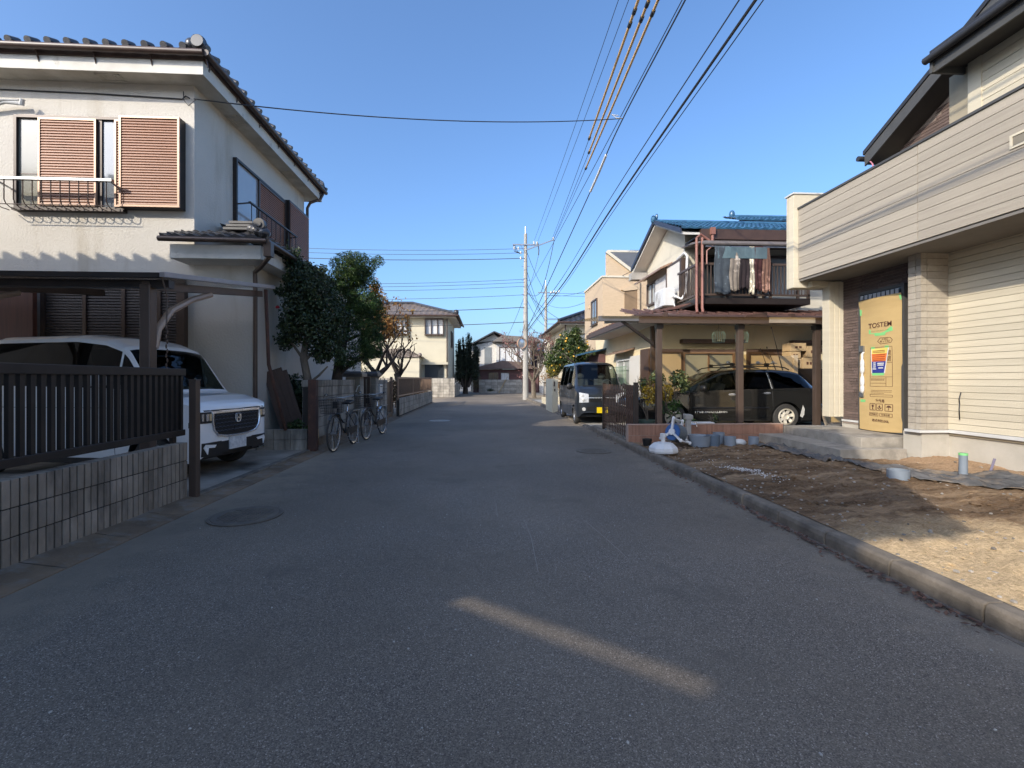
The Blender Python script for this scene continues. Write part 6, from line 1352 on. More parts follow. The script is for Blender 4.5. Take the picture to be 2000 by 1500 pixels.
# skirt roof (brown ribbed metal) and its gutter
o = MB(); zs_ = lambda y: 3.0+(y-11.7)*.22
o.prism([(11.65,2.97),(13.3,3.33),(13.3,3.36),(11.65,3.02)], 'x', 3.9, 10.3); o.add([(3.78,11.65,2.99),(3.78,17.2,2.99),(5.85,17.2,3.45),(5.85,13.3,3.45),(3.9,11.65,3.02)], [(0,4,3,2,1)])
for i in range(19): x = 3.95+i*.335; o.bar((x,11.66,3.045),(x,13.3,3.395),.03,.04)
for i in range(14): y = 12.4+i*.35; o.bar((3.8,y,3.02),(5.85,y,3.48),.03,.04)
o.build('skirt_roof', MT['rust_roof'], BH)
o = MB(); o.box(3.82,10.3,11.60,11.66,2.86,3.0); o.box(3.76,3.81,11.6,17.2,2.83,2.98); o.tube([(3.8,11.54,2.95),(10.3,11.54,2.93)], .055, 8); [o.box(x-.06,x+.06,11.47,11.59,2.82,3.03) for x in (4.55,7.9)]; o.prism([(6.55,2.86),(7.2,2.86),(7.2,3.06),(6.65,2.98)], 'y', 11.45, 11.5); o.build('skirt_gutter', MT['gutter_brown'], BH)
o = MB(); o.prism([(11.66,2.84),(12.5,2.84),(12.5,2.88),(11.66,2.88)], 'x', 3.85,10.3); o.box(3.8,4.55,11.7,17,2.80,2.83); o.build('skirt_soffit', MT['white_wall'], BH)
# ground-floor openings
o = MB(); o.box(4.52,4.60,12.42,12.52,.0,2.9); o.tube([(4.66,12.46,2.86),(4.66,12.46,.3)], .035, 8); o.build('corner_pipe', MT['bronze2'], BH)
o = MB(); o.box(4.6,6.95,12.44,12.5,2.10,2.17); o.box(5.35,6.95,12.30,12.5,2.33,2.44); o.box(8.5,9.9,12.30,12.5,2.30,2.42); o.box(7.25,9.9,12.44,12.5,2.10,2.18); o.build('lintel', MT['brown_wood'], BH)
o = MB(); o.box(4.62,5.38,12.45,12.49,.4,2.10); f_ = o.build('shutter_panel', MT['beige_panel'], BH); o = MB(); framebox(o, 'y', 12.42,12.5,4.6,5.42,.35,2.11,.05); o.build('frame', MT['brown_wood'], f_)
window_unit(BH, 'y', 12.5, -1, 5.42,6.9, .5,2.10, fm='frame_pink', glass='win_frost', mull=1, dep=.06)
o = MB(); o.box(7.35,8.35,12.44,12.49,.6,2.08); f_ = o.build('shutter_panel', MT['beige_panel'], BH); o = MB(); framebox(o, 'y', 12.40,12.5,7.25,8.42,.5,2.10,.07); o.box(6.9,7.2,12.49,12.5,.4,2.1) if 0 else None; o.build('frame', MT['brown_wood'], f_)
o = MB(); o.box(4.47,4.55,13.25,14.2,.5,2.05); o.build('side_shutter_box', MT['white_wall'], BH); o = MB(); o.box(4.49,4.55,12.55,13.25,.2,2.2); o.build('side_post', MT['brown_wood'], BH)
window_unit(BH, 'x', 4.55, -1, 14.2,15.7, .4,2.0, fm='white_metal', glass='win_frost', mull=1, dep=.07)
o = MB(); [o.box(4.36,4.37,14.22+i*.1,14.235+i*.1,.5,1.75) for i in range(15)]; [o.box(4.355,4.375,14.2,15.7,z,z+.02) for z in (.5,1.1,1.73)]; o.build('window_grate', mat('green_grate', (.25,.36,.24), .5), BH)
o = MB(); o.prism([(4.22,2.17),(4.55,2.28),(4.55,2.32),(4.22,2.21)], 'y', 13.9,16.0); o.build('window_hood', MT['frame_pink'], BH)
# carport in front
CQ = thing('timber_carport', (5.2,9.1,.1), 'brown carport with patched timber beam over the black station wagon', 'carport')
for x in (3.47,5.15,6.78):
    o = MB(); o.box(x-.055,x+.055,9.06,9.17,.05,2.5); po = o.build('post', MT['bronze2'], CQ, bevel=.006); o = MB(); o.box(x-.065,x+.07,9.04,9.19,2.36,2.45); o.build('bracket', MT['bronze'], po)
o = MB(); o.box(3.0,7.05,8.93,9.02,2.455,2.575); o.build('front_beam', MT['bronze2'], CQ); o = MB(); o.box(5.65,6.6,8.905,8.928,2.47,2.58); o.build('beam_patch', MT['old_wood'], CQ)
o = MB(); o.prism([(8.88,2.56),(11.5,2.80),(11.5,2.82),(8.88,2.58)], 'x', 2.25, 7.0); o.build('roof_sheet', glassmat('brown_polycarbonate', (.82,.74,.56), .15), CQ)
o = MB(); o.box(2.2,3.0,8.92,8.97,2.49,2.585); o.build('end_rail', mat('grey_rail', (.135,.135,.145), .5), CQ)
o = MB(); [o.bar((x,9.0,2.55),(x,11.5,2.78),.05,.07) for x in (3.0,3.47,4.3,5.15,6.0,6.78)]; o.bar((2.65,9.0,2.50),(4.3,11.9,2.05),.05,.05) if 0 else o.bar((2.68,9.0,2.50),(3.35,9.1,2.05),.05,.05); o.build('rafters', MT['bronze'], CQ)
t = thing('lattice_gate', (3.0,10.6,.05), 'folded dark brown lattice gate standing at the kerb before the van', 'gate'); o = MB()
for i in range(19):
    y = 9.15+2.4*(i/18)**1.0; o.box(2.97,2.985,y-.012,y+.012,.12,1.22)
    if i < 18:
        y1 = 9.15+2.4*((i+1)/18)
        for k_ in range(3): z = .2+k_*.38; o.bar((2.97,y,z),(2.97,y1,z+.14),.014,.006,up=(1,0,0)); o.bar((2.962,y,z+.14),(2.962,y1,z),.014,.006,up=(1,0,0))
o.build('lattice', mat('lattice_brown', (.17,.105,.08), .45, metal=.3), t); o = MB(); o.box(2.95,3.03,9.05,9.12,.05,1.28); o.box(2.95,3.03,11.55,11.62,.08,1.25); [o.box(3.05,3.07,9.15+.07*i,9.17+.07*i,.1,1.22) for i in range(12)]; o.build('gate_posts', MT['bronze'], t); o = MB(); [o.lathe([(0,-.012),(.04,-.012),(.04,.012),(0,.012)], (2.98,y,.075), 12, 'x') for y in (9.2,9.9,10.6,11.4)]; o.box(2.94,3.02,9.1,11.6,.03,.04); o.build('castor', MT['steel'], t)
# potted plants, nets, boxes, fishing rods
yl = leafmat('yellow_leaf', [(0,(.30,.22,.02)),(.55,(.60,.40,.03)),(1,(.66,.56,.20))], .5, .4); gl = leafmat('potted_leaf', [(0,(.03,.055,.02)),(.6,(.07,.10,.035)),(1,(.26,.27,.10))], .45, .3)
def potted(x, y, z, r, h, pm, ht, label, cl, leaf, n, seed, extra=None):
    t = thing('potted_plant', (x,y,z), label, 'potted plant', 'potted plants behind the tile wall'); o = MB(); o.lathe([(r*.8,0),(r,h*.9),(r*1.06,h*.9),(r*1.06,h),(r*.95,h),(r*.9,h*.85),(0,h*.85)], (x,y,z), 22); o.build('pot', pm, t, smooth=True)
    o = MB(); r2 = random.Random(seed); [branches(o, (x+.02*k_,y,z+h*.8), (r2.gauss(0,.25),r2.gauss(0,.2),1), ht*.45, .012, 2, r2, .45, 3, .2) for k_ in range(3)]; o.build('stem', MT['bark'], t)
    leaf_mesh('foliage', leaf, cl, n, .075, t, seed, 0.)
    if extra: leaf_mesh('foliage', extra[0], extra[1], extra[2], .08, t, seed+1, 0.)
potted(3.40,9.62,.12,.17,.36, mat('green_pot', (.06,.10,.08), .5), 1.0, 'yellow-leaved shrub in a dark green pot by the left carport post', [(3.55,9.62,1.02,.20,.2,.28),(3.35,9.62,1.1,.12,.15,.2)], yl, 420, 31, (gl, [(3.62,9.6,1.35,.17,.2,.18),(3.3,9.6,1.25,.12,.15,.14)], 300))
potted(3.98,9.60,.12,.14,.28, MT['blue_plastic'], 1.1, 'green and yellow shrub in a bright blue pot right of the carport post', [(4.08,9.6,1.35,.2,.2,.2),(4.2,9.6,1.2,.12,.15,.15)], gl, 520, 33, (yl, [(3.82,9.6,1.05,.12,.15,.2)], 330))
potted(4.30,9.55,.10,.12,.2, mat('clay_pot', (.30,.12,.07), .8), .3, 'low green leafy plant in a clay pot beside the blue pot', [(4.28,9.5,.42,.2,.18,.12),(4.0,9.75,.75,.25,.2,.22)], leafmat('fresh_leaf', [(0,(.03,.07,.015)),(1,(.11,.20,.05))], .5, .3), 330, 35)
potted(4.78,9.4,.12,.07,.12, MT['black'], .4, 'small feathery green plant in front of the station wagon door', [(4.78,9.4,.52,.08,.08,.12)], gl, 60, 37)
o = MB(); o.box(4.12,4.62,9.1,9.3,.40,.47); tag(o.build('styrofoam_lid', MT['white_plastic'], bevel=.01), 'pale flat trough behind the tap post', 'trough')
for i, (x, y, lb) in enumerate(((5.17,10.0,'left hanging blue drying net under the carport'),(5.70,10.0,'right hanging blue drying net half behind the middle post'))):
    t = thing('drying_net', (x,y,2.4), lb, 'net', 'drying nets'); o = MB(); z0_ = 2.32
    for q in range(20): a = 2*PI*q/20; o.tube([(x+.11*math.cos(a),y+.11*math.sin(a),z0_+.08),(x+.145*math.cos(a),y+.145*math.sin(a),z0_),(x+.12*math.cos(a),y+.12*math.sin(a),z0_-.16)], .003, 3)
    for z, r_ in ((.08,.11),(.04,.128),(0,.145),(-.04,.138),(-.08,.132),(-.12,.126),(-.16,.12)): o.lathe([(r_-.003,z),(r_+.003,z)], (x,y,z0_), 20)
    o.lathe([(.12,-.16),(0,-.16)], (x,y,z0_), 20); o.build('mesh', MT['net'], t); o = MB(); o.tube([(x,y,2.42),(x,y,2.66)], .004, 4); [o.tube([(x+.11*math.cos(a),y+.11*math.sin(a),2.4),(x,y,2.5)], .003, 3) for a in (0,2.1,4.2)]; o.build('string', MT['wire'], t); o = MB(); o.ball((x+.02,y,2.2),(.06,.06,.035),10,6); o.build('contents', MT['seat'], t)
bm_ = mat('box_card', (.50,.36,.20), .8, col2=(.44,.31,.165), scale=3)
bp = [(8.16,1.63,.32,.27,'lower left cardboard box of the stack behind the wagon'),(8.50,1.63,.36,.30,'lower right cardboard box of the stack behind the wagon'),(8.15,1.91,.30,.18,'small flat carton in the middle of the stack'),(8.16,2.10,.44,.22,'upper left cardboard box of the stack'),(8.62,1.94,.36,.30,'upper right cardboard box of the stack')]
for x, z, w_, h_, lb in bp:
    t = thing('cardboard_box', (x+w_/2,12.1,z), lb, 'box', 'stacked cardboard boxes'); o = MB(); o.box(x,x+w_,11.95,12.3,z,z+h_-.006); o.build('carton', bm_, t, bevel=.006); o = MB(); o.box(x+w_*.3,x+w_*.45,11.945,11.95,z+h_*.35,z+h_*.6); o.box(x+w_*.55,x+w_*.7,11.945,11.95,z+h_*.35,z+h_*.6); o.build('printing', INK, t)
o = MB(); o.box(8.0,9.1,11.9,12.45,.2,1.62); tag(o.build('storage_cabinet', MT['bronze'], bevel=.01), 'dark cabinet carrying the cardboard boxes behind the wagon', 'cabinet')
o = MB(); o.box(7.55,8.25,11.80,11.86,.9,1.96); o.box(8.13,8.25,11.78,11.88,.9,1.98); tag(o.build('partition_board', MT['beige_panel']), 'beige board standing left of the cardboard boxes', 'board')
for i, (x0, z0_, x1, z1_, lb) in enumerate(((7.78,1.55,7.50,2.72,'tall thin fishing rod leaning behind the wagon'),(7.42,1.5,7.2,2.15,'short rod leftmost behind the wagon roof'),(7.62,1.5,7.38,2.2,'short rod beside the tall fishing rod'))):
    o = MB(); o.tube([(x0,11.7,z0_-.9),(x0,11.7,z0_),(x1,11.75,z1_)], [.012,.012,.006], 6); o.tube([(x1,11.75,z1_-.05),(x1,11.75,z1_)], .014, 6); tag(o.build('fishing_rod', MT['bronze'], smooth=True), lb, 'fishing rod', 'rods behind the wagon')
o = MB(); [o.bar((6.98+.06*i,9.0+.05*i,.15),(6.9+.03*i,9.25,.95-.1*i),.03,.03) for i in range(6)]; tag(o.build('scrap_wood', MT['old_wood']), 'bundle of old sticks between the carport and the new house', 'sticks')

# ------------------------------------------------------------------ right, farther: tan house, small house, orange tree, gate wall
TH = thing('tan_house', (6.5,22,0), 'tan tiled house with flat parapet and sloping grey roof', 'house')
o = MB(); o.prism([(5.0,0),(6.3,0),(6.3,5.72),(5.0,5.72)], 'y', 19.6, 23.2); o.prism([(5.2,5.7),(5.2,6.78),(6.45,5.86),(8.5,5.86),(8.5,0),(6.3,0),(6.3,5.7)], 'y', 19.62, 19.9); o.build('wall', MT['tan_tile'], TH)
o = MB(); o.box(4.96,6.2,19.56,19.66,5.72,5.80); o.box(4.96,5.06,19.66,23.24,5.72,5.80); o.bar((5.15,19.58,6.83),(6.5,19.58,5.84),.12,.14,up=(0,1,0)); o.bar((5.85,22,7.53),(9,22,7.53),.1,.1); o.build('trim', MT['pale_wall'], TH)
o = MB(); o.add([(5.2,19.55,6.86),(6.5,19.55,5.90),(8.6,19.55,5.90),(9,22,7.5),(5.85,22,7.5)], [(0,1,2,3,4)]); o.build('roof', mat('slate_grey_roof', (.11,.115,.12), .7, col2=(.08,.083,.087), scale=2), TH, recalc=False)
window_unit(TH, 'x', 5.0, -1, 20.5,21.6, 3.85,5.0, fm='bronze2', glass='win_glass', mull=1, dep=.06)
o = MB(); o.box(5.95,6.55,19.55,19.62,4.2,5.2); o.build('recess', MT['maroon'] if 0 else mat('recess_brown', (.24,.165,.10), .9), TH); o = MB(); o.prism([(5.78,5.18),(6.5,5.55),(6.5,5.2),(5.95,5.13)], 'y', 19.5, 19.615); o.box(6.5,6.6,19.52,19.6,3.5,5.55); o.build('recess_trim', MT['tan_tile'], TH)
o = MB(); o.box(4.93,5.0,22.0,22.12,4.75,4.9); o.build('vent_hood', MT['tan_tile'], TH)
t = thing('lean_to', (4.6,18,0), 'low lean-to with blue corrugated roof between the orange tree and the cream house', 'lean-to'); o = MB(); o.prism([(3.75,2.30),(5.2,2.60),(5.2,2.66),(3.75,2.36)], 'y', 17.3, 19.3); o.build('roof', MT['tile_blue'], t); o = MB(); o.box(4.3,5.2,17.4,19.2,0,2.3); o.build('wall', MT['maroon'], t)
SH = thing('small_cream_house', (6,32,0), 'small cream house with dark tiled hip roof behind the orange tree', 'house')
o = MB(); o.box(5.0,9,28.5,38,0,4.75); o.build('wall', MT['cream_house'], SH); o = MB(); o.box(4.5,9.4,28.0,38.4,4.7,4.82); o.build('eave', MT['white_wall'], SH)
o = MB(); hip_roof(o, 4.4,9.6,27.9,38.5,4.84,.42,.34,faces='sew'); r_ = o.build('roof', MT['tile_dark'], SH, smooth=True); o = MB(); ridges(o, 4.4,9.6,27.9,38.5,4.87,.42,.11); o.build('ridge_tiles', MT['tile_dark'], r_, smooth=True); o = MB(); o.tube([(4.36,27.85,4.8),(9.6,27.85,4.8)], .06, 8); o.tube([(4.36,27.85,4.8),(4.36,38.4,4.8)], .06, 8); o.tube([(4.9,28.4,4.7),(4.9,28.4,.2)], .05, 6); o.build('eave_gutter', MT['gutter_brown'], SH, smooth=True)
window_unit(SH, 'x', 5.0, -1, 30,31.4,3.0,4.1, glass='win_glass'); window_unit(SH, 'x', 5.0, -1, 34,35.4,3.0,4.1); window_unit(SH, 'y', 28.5, -1, 5.6,6.8,3.1,4.2)
o = MB(); o.box(6.3,6.7,28.1,28.45,3.3,4.2); o.build('wall_unit', MT['white_metal'], SH)
fr = thing('background_house', (14,52,0), 'dark brown-roofed house far behind the mirror pole', 'house'); o = MB(); o.box(3.6,9,50,58,0,4.3); o.build('wall', MT['maroon'], fr); o = MB(); hip_roof(o, 3.0,9.6,49.4,58.6,4.3,.3,.5); o.build('roof', MT['tile_dark'], fr)
fr = thing('pale_far_house', (6.5,44,0), 'pale far house glimpsed between the utility poles', 'house'); o = MB(); o.box(5.3,9.5,43,48,0,3.2); o.build('wall', MT['white_wall'], fr); o = MB(); hip_roof(o, 4.9,10,42.6,48.4,3.2,.35,.5); o.build('roof', MT['tile_brown'], fr); window_unit(fr, 'y', 43, -1, 5.8,6.8,1.2,2.4)
# orange tree
T = tree('orange_tree', (3.9,20,0), 'round orange tree full of fruit behind the parked van'); o = MB(); r2 = random.Random(12); o.tube([(3.9,20,0),(3.95,20,.7),(3.85,20,1.2)], [.12,.1,.09], 8); [branches(o, (3.87,20,1.1), (math.cos(k_*1.25),math.sin(k_*1.25),1.1), .9, .05, 2, r2, .5, 3, .15) for k_ in range(5)]; o.build('trunk', MT['bark'], T, smooth=True)
ol = leafmat('orange_tree_leaf', [(0,(.018,.042,.010)),(.5,(.05,.085,.02)),(1,(.14,.165,.045))], .38, .25)
oc = [(3.2,19.8,2.9,.25,.3,.22,.7),(4.75,20,2.4,.2,.3,.2,.5),(3.9,19.9,3.42,.22,.3,.18,.5),(2.75,19.8,2.2,.2,.3,.22,.5),(4.95,19.6,1.95,.35,.4,.3,1.2),(3.7,19.9,2.75,.5,.6,.45,3),(3.15,19.8,2.35,.45,.5,.5,2),(4.25,20,2.35,.6,.6,.45,2.4),(3.6,20,3.15,.42,.5,.33,1.6),(2.95,19.9,1.85,.38,.45,.42,1.4),(3.7,19.7,2.1,.6,.5,.4,2),(4.5,20,2.05,.4,.5,.3,1),(4.1,20,2.85,.35,.4,.35,1)]
leaf_mesh('crown', ol, ragged(oc, 4, .13, 3), 8000, .12, T, 21, .25)
leaf_mesh('crown', leafmat('yellowing_leaf', [(0,(.16,.15,.02)),(1,(.32,.27,.05))], .5, .3), [(2.9,19.8,1.8,.36,.4,.36,1)], 420, .09, T, 22, .4, label='yellowing foliage low on the left')
r2 = random.Random(6); om = mat('orange_peel', (.72,.36,.035), .45, col2=(.62,.40,.05), scale=4, island=.1)
for i in range(20):
    c = oc[5+r2.randrange(8)]; a = r2.uniform(PI*.95,PI*2.05); e = r2.uniform(-.5,.75); o = MB(); o.ball((c[0]+c[3]*1.0*math.cos(a)*math.cos(e), c[1]+c[4]*1.0*math.sin(a)*math.cos(e), c[2]+c[5]*.95*math.sin(e)), r2.uniform(.04,.052), 10, 8); o.build('orange', om, T, smooth=True)
t = thing('gate_wall', (2.85,19.2,0), 'cream rendered gate wall with small house plates behind the parked van', 'wall'); o = MB(); o.box(2.62,2.86,18.3,20.2,0,1.36); o.build('slab', MT['cream_house'], t, bevel=.01); o = MB(); o.box(2.68,2.74,18.29,18.3,1.05,1.25); o.box(2.70,2.75,18.29,18.3,.85,.95); o.build('plate', MT['bronze2'], t)
t = thing('low_fence', (4,24,0), 'low dark fence on a pale base beyond the gate wall', 'fence'); o = MB(); [o.box(3.0+i*.1,3.04+i*.1,24,24.03,.42,1.15) for i in range(16)]; o.box(2.95,4.65,23.98,24.05,1.12,1.18); o.build('bars', MT['bronze'], t); o = MB(); o.box(2.9,4.7,23.9,24.1,0,.4); o.build('base', MT['cream_house'], t)
T = tree('pink_plum_tree', (3.35,32.5,0), 'reddish bare plum tree right of the mirror pole'); o = MB(); tips = []; r2 = random.Random(9); o.tube([(3.35,32.5,0),(3.3,32.5,1.2)], [.18,.14], 8); [branches(o, (3.3,32.5,1.1), (math.cos(k_*1.2)*.8,math.sin(k_*1.2)*.8,1.2), 1.5, .08, 3, r2, .5, 3, .2, tips) for k_ in range(6)]; o.build('trunk', MT['bark'], T, smooth=True)
leaf_mesh('crown', leafmat('red_leaf', [(0,(.16,.06,.06)),(.6,(.30,.13,.12)),(1,(.42,.25,.2))], .6, .3), [(p.x,p.y,p.z,.25,.25,.25,1) for p in tips] + [(2.6,32.5,2.6,.5,.4,.9,8),(2.4,32.5,1.6,.3,.3,.6,3)], 1300, .12, T, 14, 0.)
T = tree('autumn_shrub', (4.2,30,0), 'orange-brown shrub between the plum tree and the orange tree', 'shrub'); o = MB(); [o.tube([(4.2,30,0),(4.2+.3*math.cos(i*2),30,1.2)], .02, 4) for i in range(4)]; o.build('stem', MT['bark'], T); leaf_mesh('foliage', leafmat('rusty_leaf', [(0,(.16,.08,.03)),(1,(.38,.24,.10))], .7, .3), [(4.1,30,1.4,.7,.5,.6),(4.7,30,1.0,.5,.5,.6)], 1000, .1, T, 15, 0.)

# ------------------------------------------------------------------ poles and wires
def pole(x, y, h, label, group='concrete utility poles'):
    t = thing('utility_pole', (x,y,0), label, 'utility pole', group); o = MB(); o.tube([(x,y,-.1),(x,y,h*.85),(x,y,h)], [.19,.115,.10], 18); o.build('shaft', MT['pole'], t, smooth=True)
    o = MB(); [o.lathe([(.19-.09*z/h+.004,-.015),(.19-.09*z/h+.010,0),(.19-.09*z/h+.004,.015)], (x,y,z), 18) for z in np.arange(4.5,h*.9,.55)]; [o.tube([(x-.26,y,z),(x+.26,y,z)], .012, 5) for z in np.arange(5,h*.85,.9)]; o.build('band', MT['steel'], t); return t
p1 = pole(2.52,29.6,10.7,'tall concrete utility pole with round traffic mirror at the end of the road')
o = MB(); o.box(1.68,3.35,29.44,29.52,9.92,10.0); o.bar((2.5,29.45,9.6),(4.35,29.4,10.3),.07,.07); o.tube([(2.52,29.6,10.7),(2.52,29.6,11.15)], .045, 8); o.bar((2.2,29.46,9.9),(2.45,29.5,9.5),.04,.02); o.build('crossarm', MT['steel'], p1)
o = MB()
for x, z in ((1.78,9.75),(2.05,9.72),(2.2,9.45),(2.2,9.1),(3.25,10.08),(3.05,10.1),(4.3,10.38)): o.lathe([(0,-.10),(.05,-.10),(.06,-.05),(.03,-.02),(.06,.0),(.06,.05),(.02,.09),(0,.09)], (x,29.45,z), 10)
o.build('insulator', MT['white_metal'], p1, smooth=True)
o = MB(); [o.tube([(1.72+.05*i,29.45,9.9),(1.78+.1*i,29.42,9.5),(2.2,29.42,9.35)], .02, 5) for i in range(3)]; o.tube([(3.3,29.42,10.05),(3.36,29.42,9.6),(3.34,29.42,9.3)], .035, 6); o.build('jumper', MT['wire'], p1)
t = thing('traffic_mirror', (2.30,29.35,3.65), 'round convex traffic mirror with orange rim on the utility pole', 'traffic mirror'); o = MB(); Mx = Matrix.Translation((2.26,29.3,3.62)) @ Matrix.Rotation(R(25),4,'Z') @ Matrix.Rotation(R(95),4,'X')
o.M = Mx; o.lathe([(.0,.05),(.15,.04),(.30,.0)], (0,0,0), 28); o.build('glass', MT['chrome'], t, smooth=True); o = MB(); o.M = Mx; o.lathe([(.30,.0),(.31,.05),(.34,.05),(.34,-.05),(.1,-.09),(0,-.09)], (0,0,0), 28); o.build('rim', mat('orange_rim', (.42,.26,.17), .5), t, smooth=True); o = MB(); o.bar((2.28,29.36,3.62),(2.5,29.5,3.62),.05,.05); o.build('arm', MT['steel'], t)
p2 = pole(5.44,42.0,9.9,'farther, thinner-looking utility pole with bunched insulators behind the orange tree')
o = MB(); o.box(4.7,6.4,41.9,41.98,9.2,9.28); o.box(5.4,7.2,41.9,41.98,6.75,6.8); o.box(5.4,7.0,41.9,41.98,6.35,6.4); o.tube([(5.44,42,9.9),(5.44,42,10.4)], .04, 6); o.build('crossarm', MT['steel'], p2); o = MB(); [o.ball((5.9+.25*i,41.85,9.25+.1*(i%2)),(.07,.07,.14),8,6) for i in range(4)]; [o.ball((5.35+.12*i,41.7,4.6+.22*i),(.08,.08,.12),8,6) for i in range(3)]; o.build('insulator', MT['white_metal'], p2)
o = MB(); o.lathe([(.0,0),(.28,0),(.28,.7),(0,.7)], (5.75,41.6,8.5), 16) ; o.build('transformer', MT['steel'], p2) if 0 else None
def wire(a, b, sag, r, label, m='wire', nm='wire', grp='overhead wires', n=24):
    a, b = Vector(a), Vector(b); o = MB(); o.tube([a.lerp(b, i/n) - Vector((0,0,sag*4*(i/n)*(1-i/n))) for i in range(n+1)], r, 5); return tag(o.build(nm, MT[m], smooth=True), label, 'wire', grp)
E_ = -7.0
wl = [((2.9,E_,10.1),(3.05,29.45,10.18),.25,.008,'leftmost thin wire of the high group along the road'),((3.12,E_,10.1),(3.28,29.45,10.15),.25,.008,'second thin wire of the high group along the road'),
((2.60,E_,9.85),(4.2,29.4,10.3),.35,.010,'thin high wire ending in the leftmost orange sleeve'),((2.96,E_,9.85),(4.3,29.4,10.34),.35,.010,'thin high wire ending in the middle orange sleeve'),((3.32,E_,9.85),(4.35,29.4,10.38),.35,.010,'thin high wire ending in the rightmost orange sleeve'),
((3.42,E_,7.9),(2.7,29.5,7.2),.2,.009,'thin messenger wire just left of the twisted black cable'),((3.5,E_,7.8),(2.65,29.5,5.4),.42,.017,'twisted black cable carrying the white sleeve'),
((3.30,E_,6.5),(3.4,29.5,6.1),.15,.008,'upper thin line left of the thick black cable'),((3.40,E_,6.35),(3.45,29.5,5.95),.15,.008,'lower thin line left of the thick black cable'),((3.36,E_,6.05),(2.66,29.5,4.75),.30,.022,'thick black telecom cable, heaviest of the overhead lines'),((3.46,E_,6.0),(2.9,29.5,4.9),.3,.008,'thin line hugging the right side of the thick cable')]
def smooth_path(pts, m=14):
    P_ = [Vector(p) for p in pts]; P_ = [P_[0]*2-P_[1]] + P_ + [P_[-1]*2-P_[-2]]; out = []
    for i in range(1, len(P_)-2):
        a, b, c, d = P_[i-1:i+3]
        for k in range(m): t_ = k/m; out.append(.5*((2*b)+(c-a)*t_+(2*a-5*b+4*c-d)*t_*t_+(3*b-a-3*c+d)*t_**3))
    return out + [P_[-2]]
paths = {6: smooth_path([(3.5,-7,8.1),(3.5,2,8.0),(3.5,8,8.03),(3.48,12,7.98),(3.42,14.7,7.55),(3.1,20,6.4),(2.62,29.5,4.55)]), 9: smooth_path([(3.3,-7,6.2),(3.3,5.6,6.0),(3.28,11.9,5.82),(3.2,18,5.35),(2.95,23,4.95),(2.62,29.5,4.42)])}
paths[10] = [p+Vector((.06,0,-.05)) for p in paths[9]]; paths[7] = [p+Vector((-.10,0,.16)) for p in paths[9]]; paths[8] = [p+Vector((-.16,0,.06)) for p in paths[9]]
for i_, q in enumerate(wl):
    if i_ in paths: o = MB(); o.tube(paths[i_], q[3], 6); tag(o.build('wire', MT['wire'], smooth=True), q[4], 'wire', 'overhead wires')
    else: wire(*q, n=64)
def ppt(i, y):
    for a, b in zip(paths[i], paths[i][1:]):
        if a.y <= y <= b.y: return a.lerp(b, (y-a.y)/(b.y-a.y))
def wpt(k, f):
    a, b, s_ = Vector(wl[k][0]), Vector(wl[k][1]), wl[k][2]; return a.lerp(b, f) - Vector((0,0,s_*4*f*(1-f)))
for k, f0, f1, lb in ((2,.36,.63,'leftmost orange wire sleeve'),(3,.36,.66,'middle orange wire sleeve'),(4,.36,.70,'rightmost orange wire sleeve')):
    t = thing('wire_sleeve', tuple(wpt(k,f0)), lb, 'wire sleeve', 'orange wire sleeves'); o = MB(); o.tube([wpt(k, f0+(f1-f0)*i/30) for i in range(31)], .034, 8); o.build('sleeve', MT['wire_o'], t, smooth=True)
    for f in (f1, f0+(f1-f0)*(.30+.06*(4-k)), f0+(f1-f0)*(.34+.06*(4-k))): o = MB(); p = wpt(k, f); q_ = wpt(k, f+.004); o.tube([p-Vector((0,0,.01)), q_-Vector((0,0,.01))], .048, 8); o.build('clamp', MT['wire'], t)
o = MB(); o.tube([ppt(6,13.2+.25*i) for i in range(8)], .04, 8); tag(o.build('wire_sleeve', MT['wire_w'], smooth=True), 'white tubular sleeve on the twisted black cable', 'wire sleeve')
j = ppt(6,11.6); wire((-5.2,8.5,6.33), tuple(j), .22, .011, 'service wire from the white stucco house to the twisted cable', n=24)
o = MB(); o.tube([j, j+Vector((-.18,-.05,-.02)), j+Vector((-.3,-.05,.06)), j+Vector((-.12,0,.07))], .012, 5); tag(o.build('wire_clamp', MT['wire_w'], smooth=True), 'small white clamp where the service wire joins the cable', 'clamp')
lz = [(9.72,'high'),(9.45,'high'),(9.1,'thick high'),(7.75,'middle'),(7.55,'middle'),(7.3,'middle'),(6.75,'low'),(5.95,'low thick'),(5.0,'lowest')]
xb = -26; nms = ['topmost','second','third, slightly sagging','fourth','fifth','sixth','seventh','eighth, thicker','lowest']
for i, (z, _) in enumerate(lz): wire((2.45,29.5,z), (xb,30.5,z+(.9 if i < 3 else .35)), .5, .022 if i in (2,7,8) else .013, nms[i]+' of the wires running left from the mirror pole', grp='wires to the left of the pole')
for i, (z, z2, x2) in enumerate(((9.6,9.3,5.5),(7.6,6.9,5.5),(7.3,6.6,5.6),(6.5,6.2,5.4),(5.0,5.6,5.4))): wire((2.6,29.7,z),(x2,41.9,z2),.35,.014,['top','upper','middle','lower','bottom'][i]+' wire from the mirror pole to the farther pole', grp='wires between the poles')
for i, (z, x2, y2, z2) in enumerate(((9.2,22,36,9.6),(9.0,22,36,9.2),(6.9,20,35,7.2),(5.0,18,37,6.0))): wire((5.5,41.9,z),(x2,y2,z2),.5,.016,['top','second','third','lowest'][i]+' wire running right from the farther pole', grp='wires right of the farther pole')
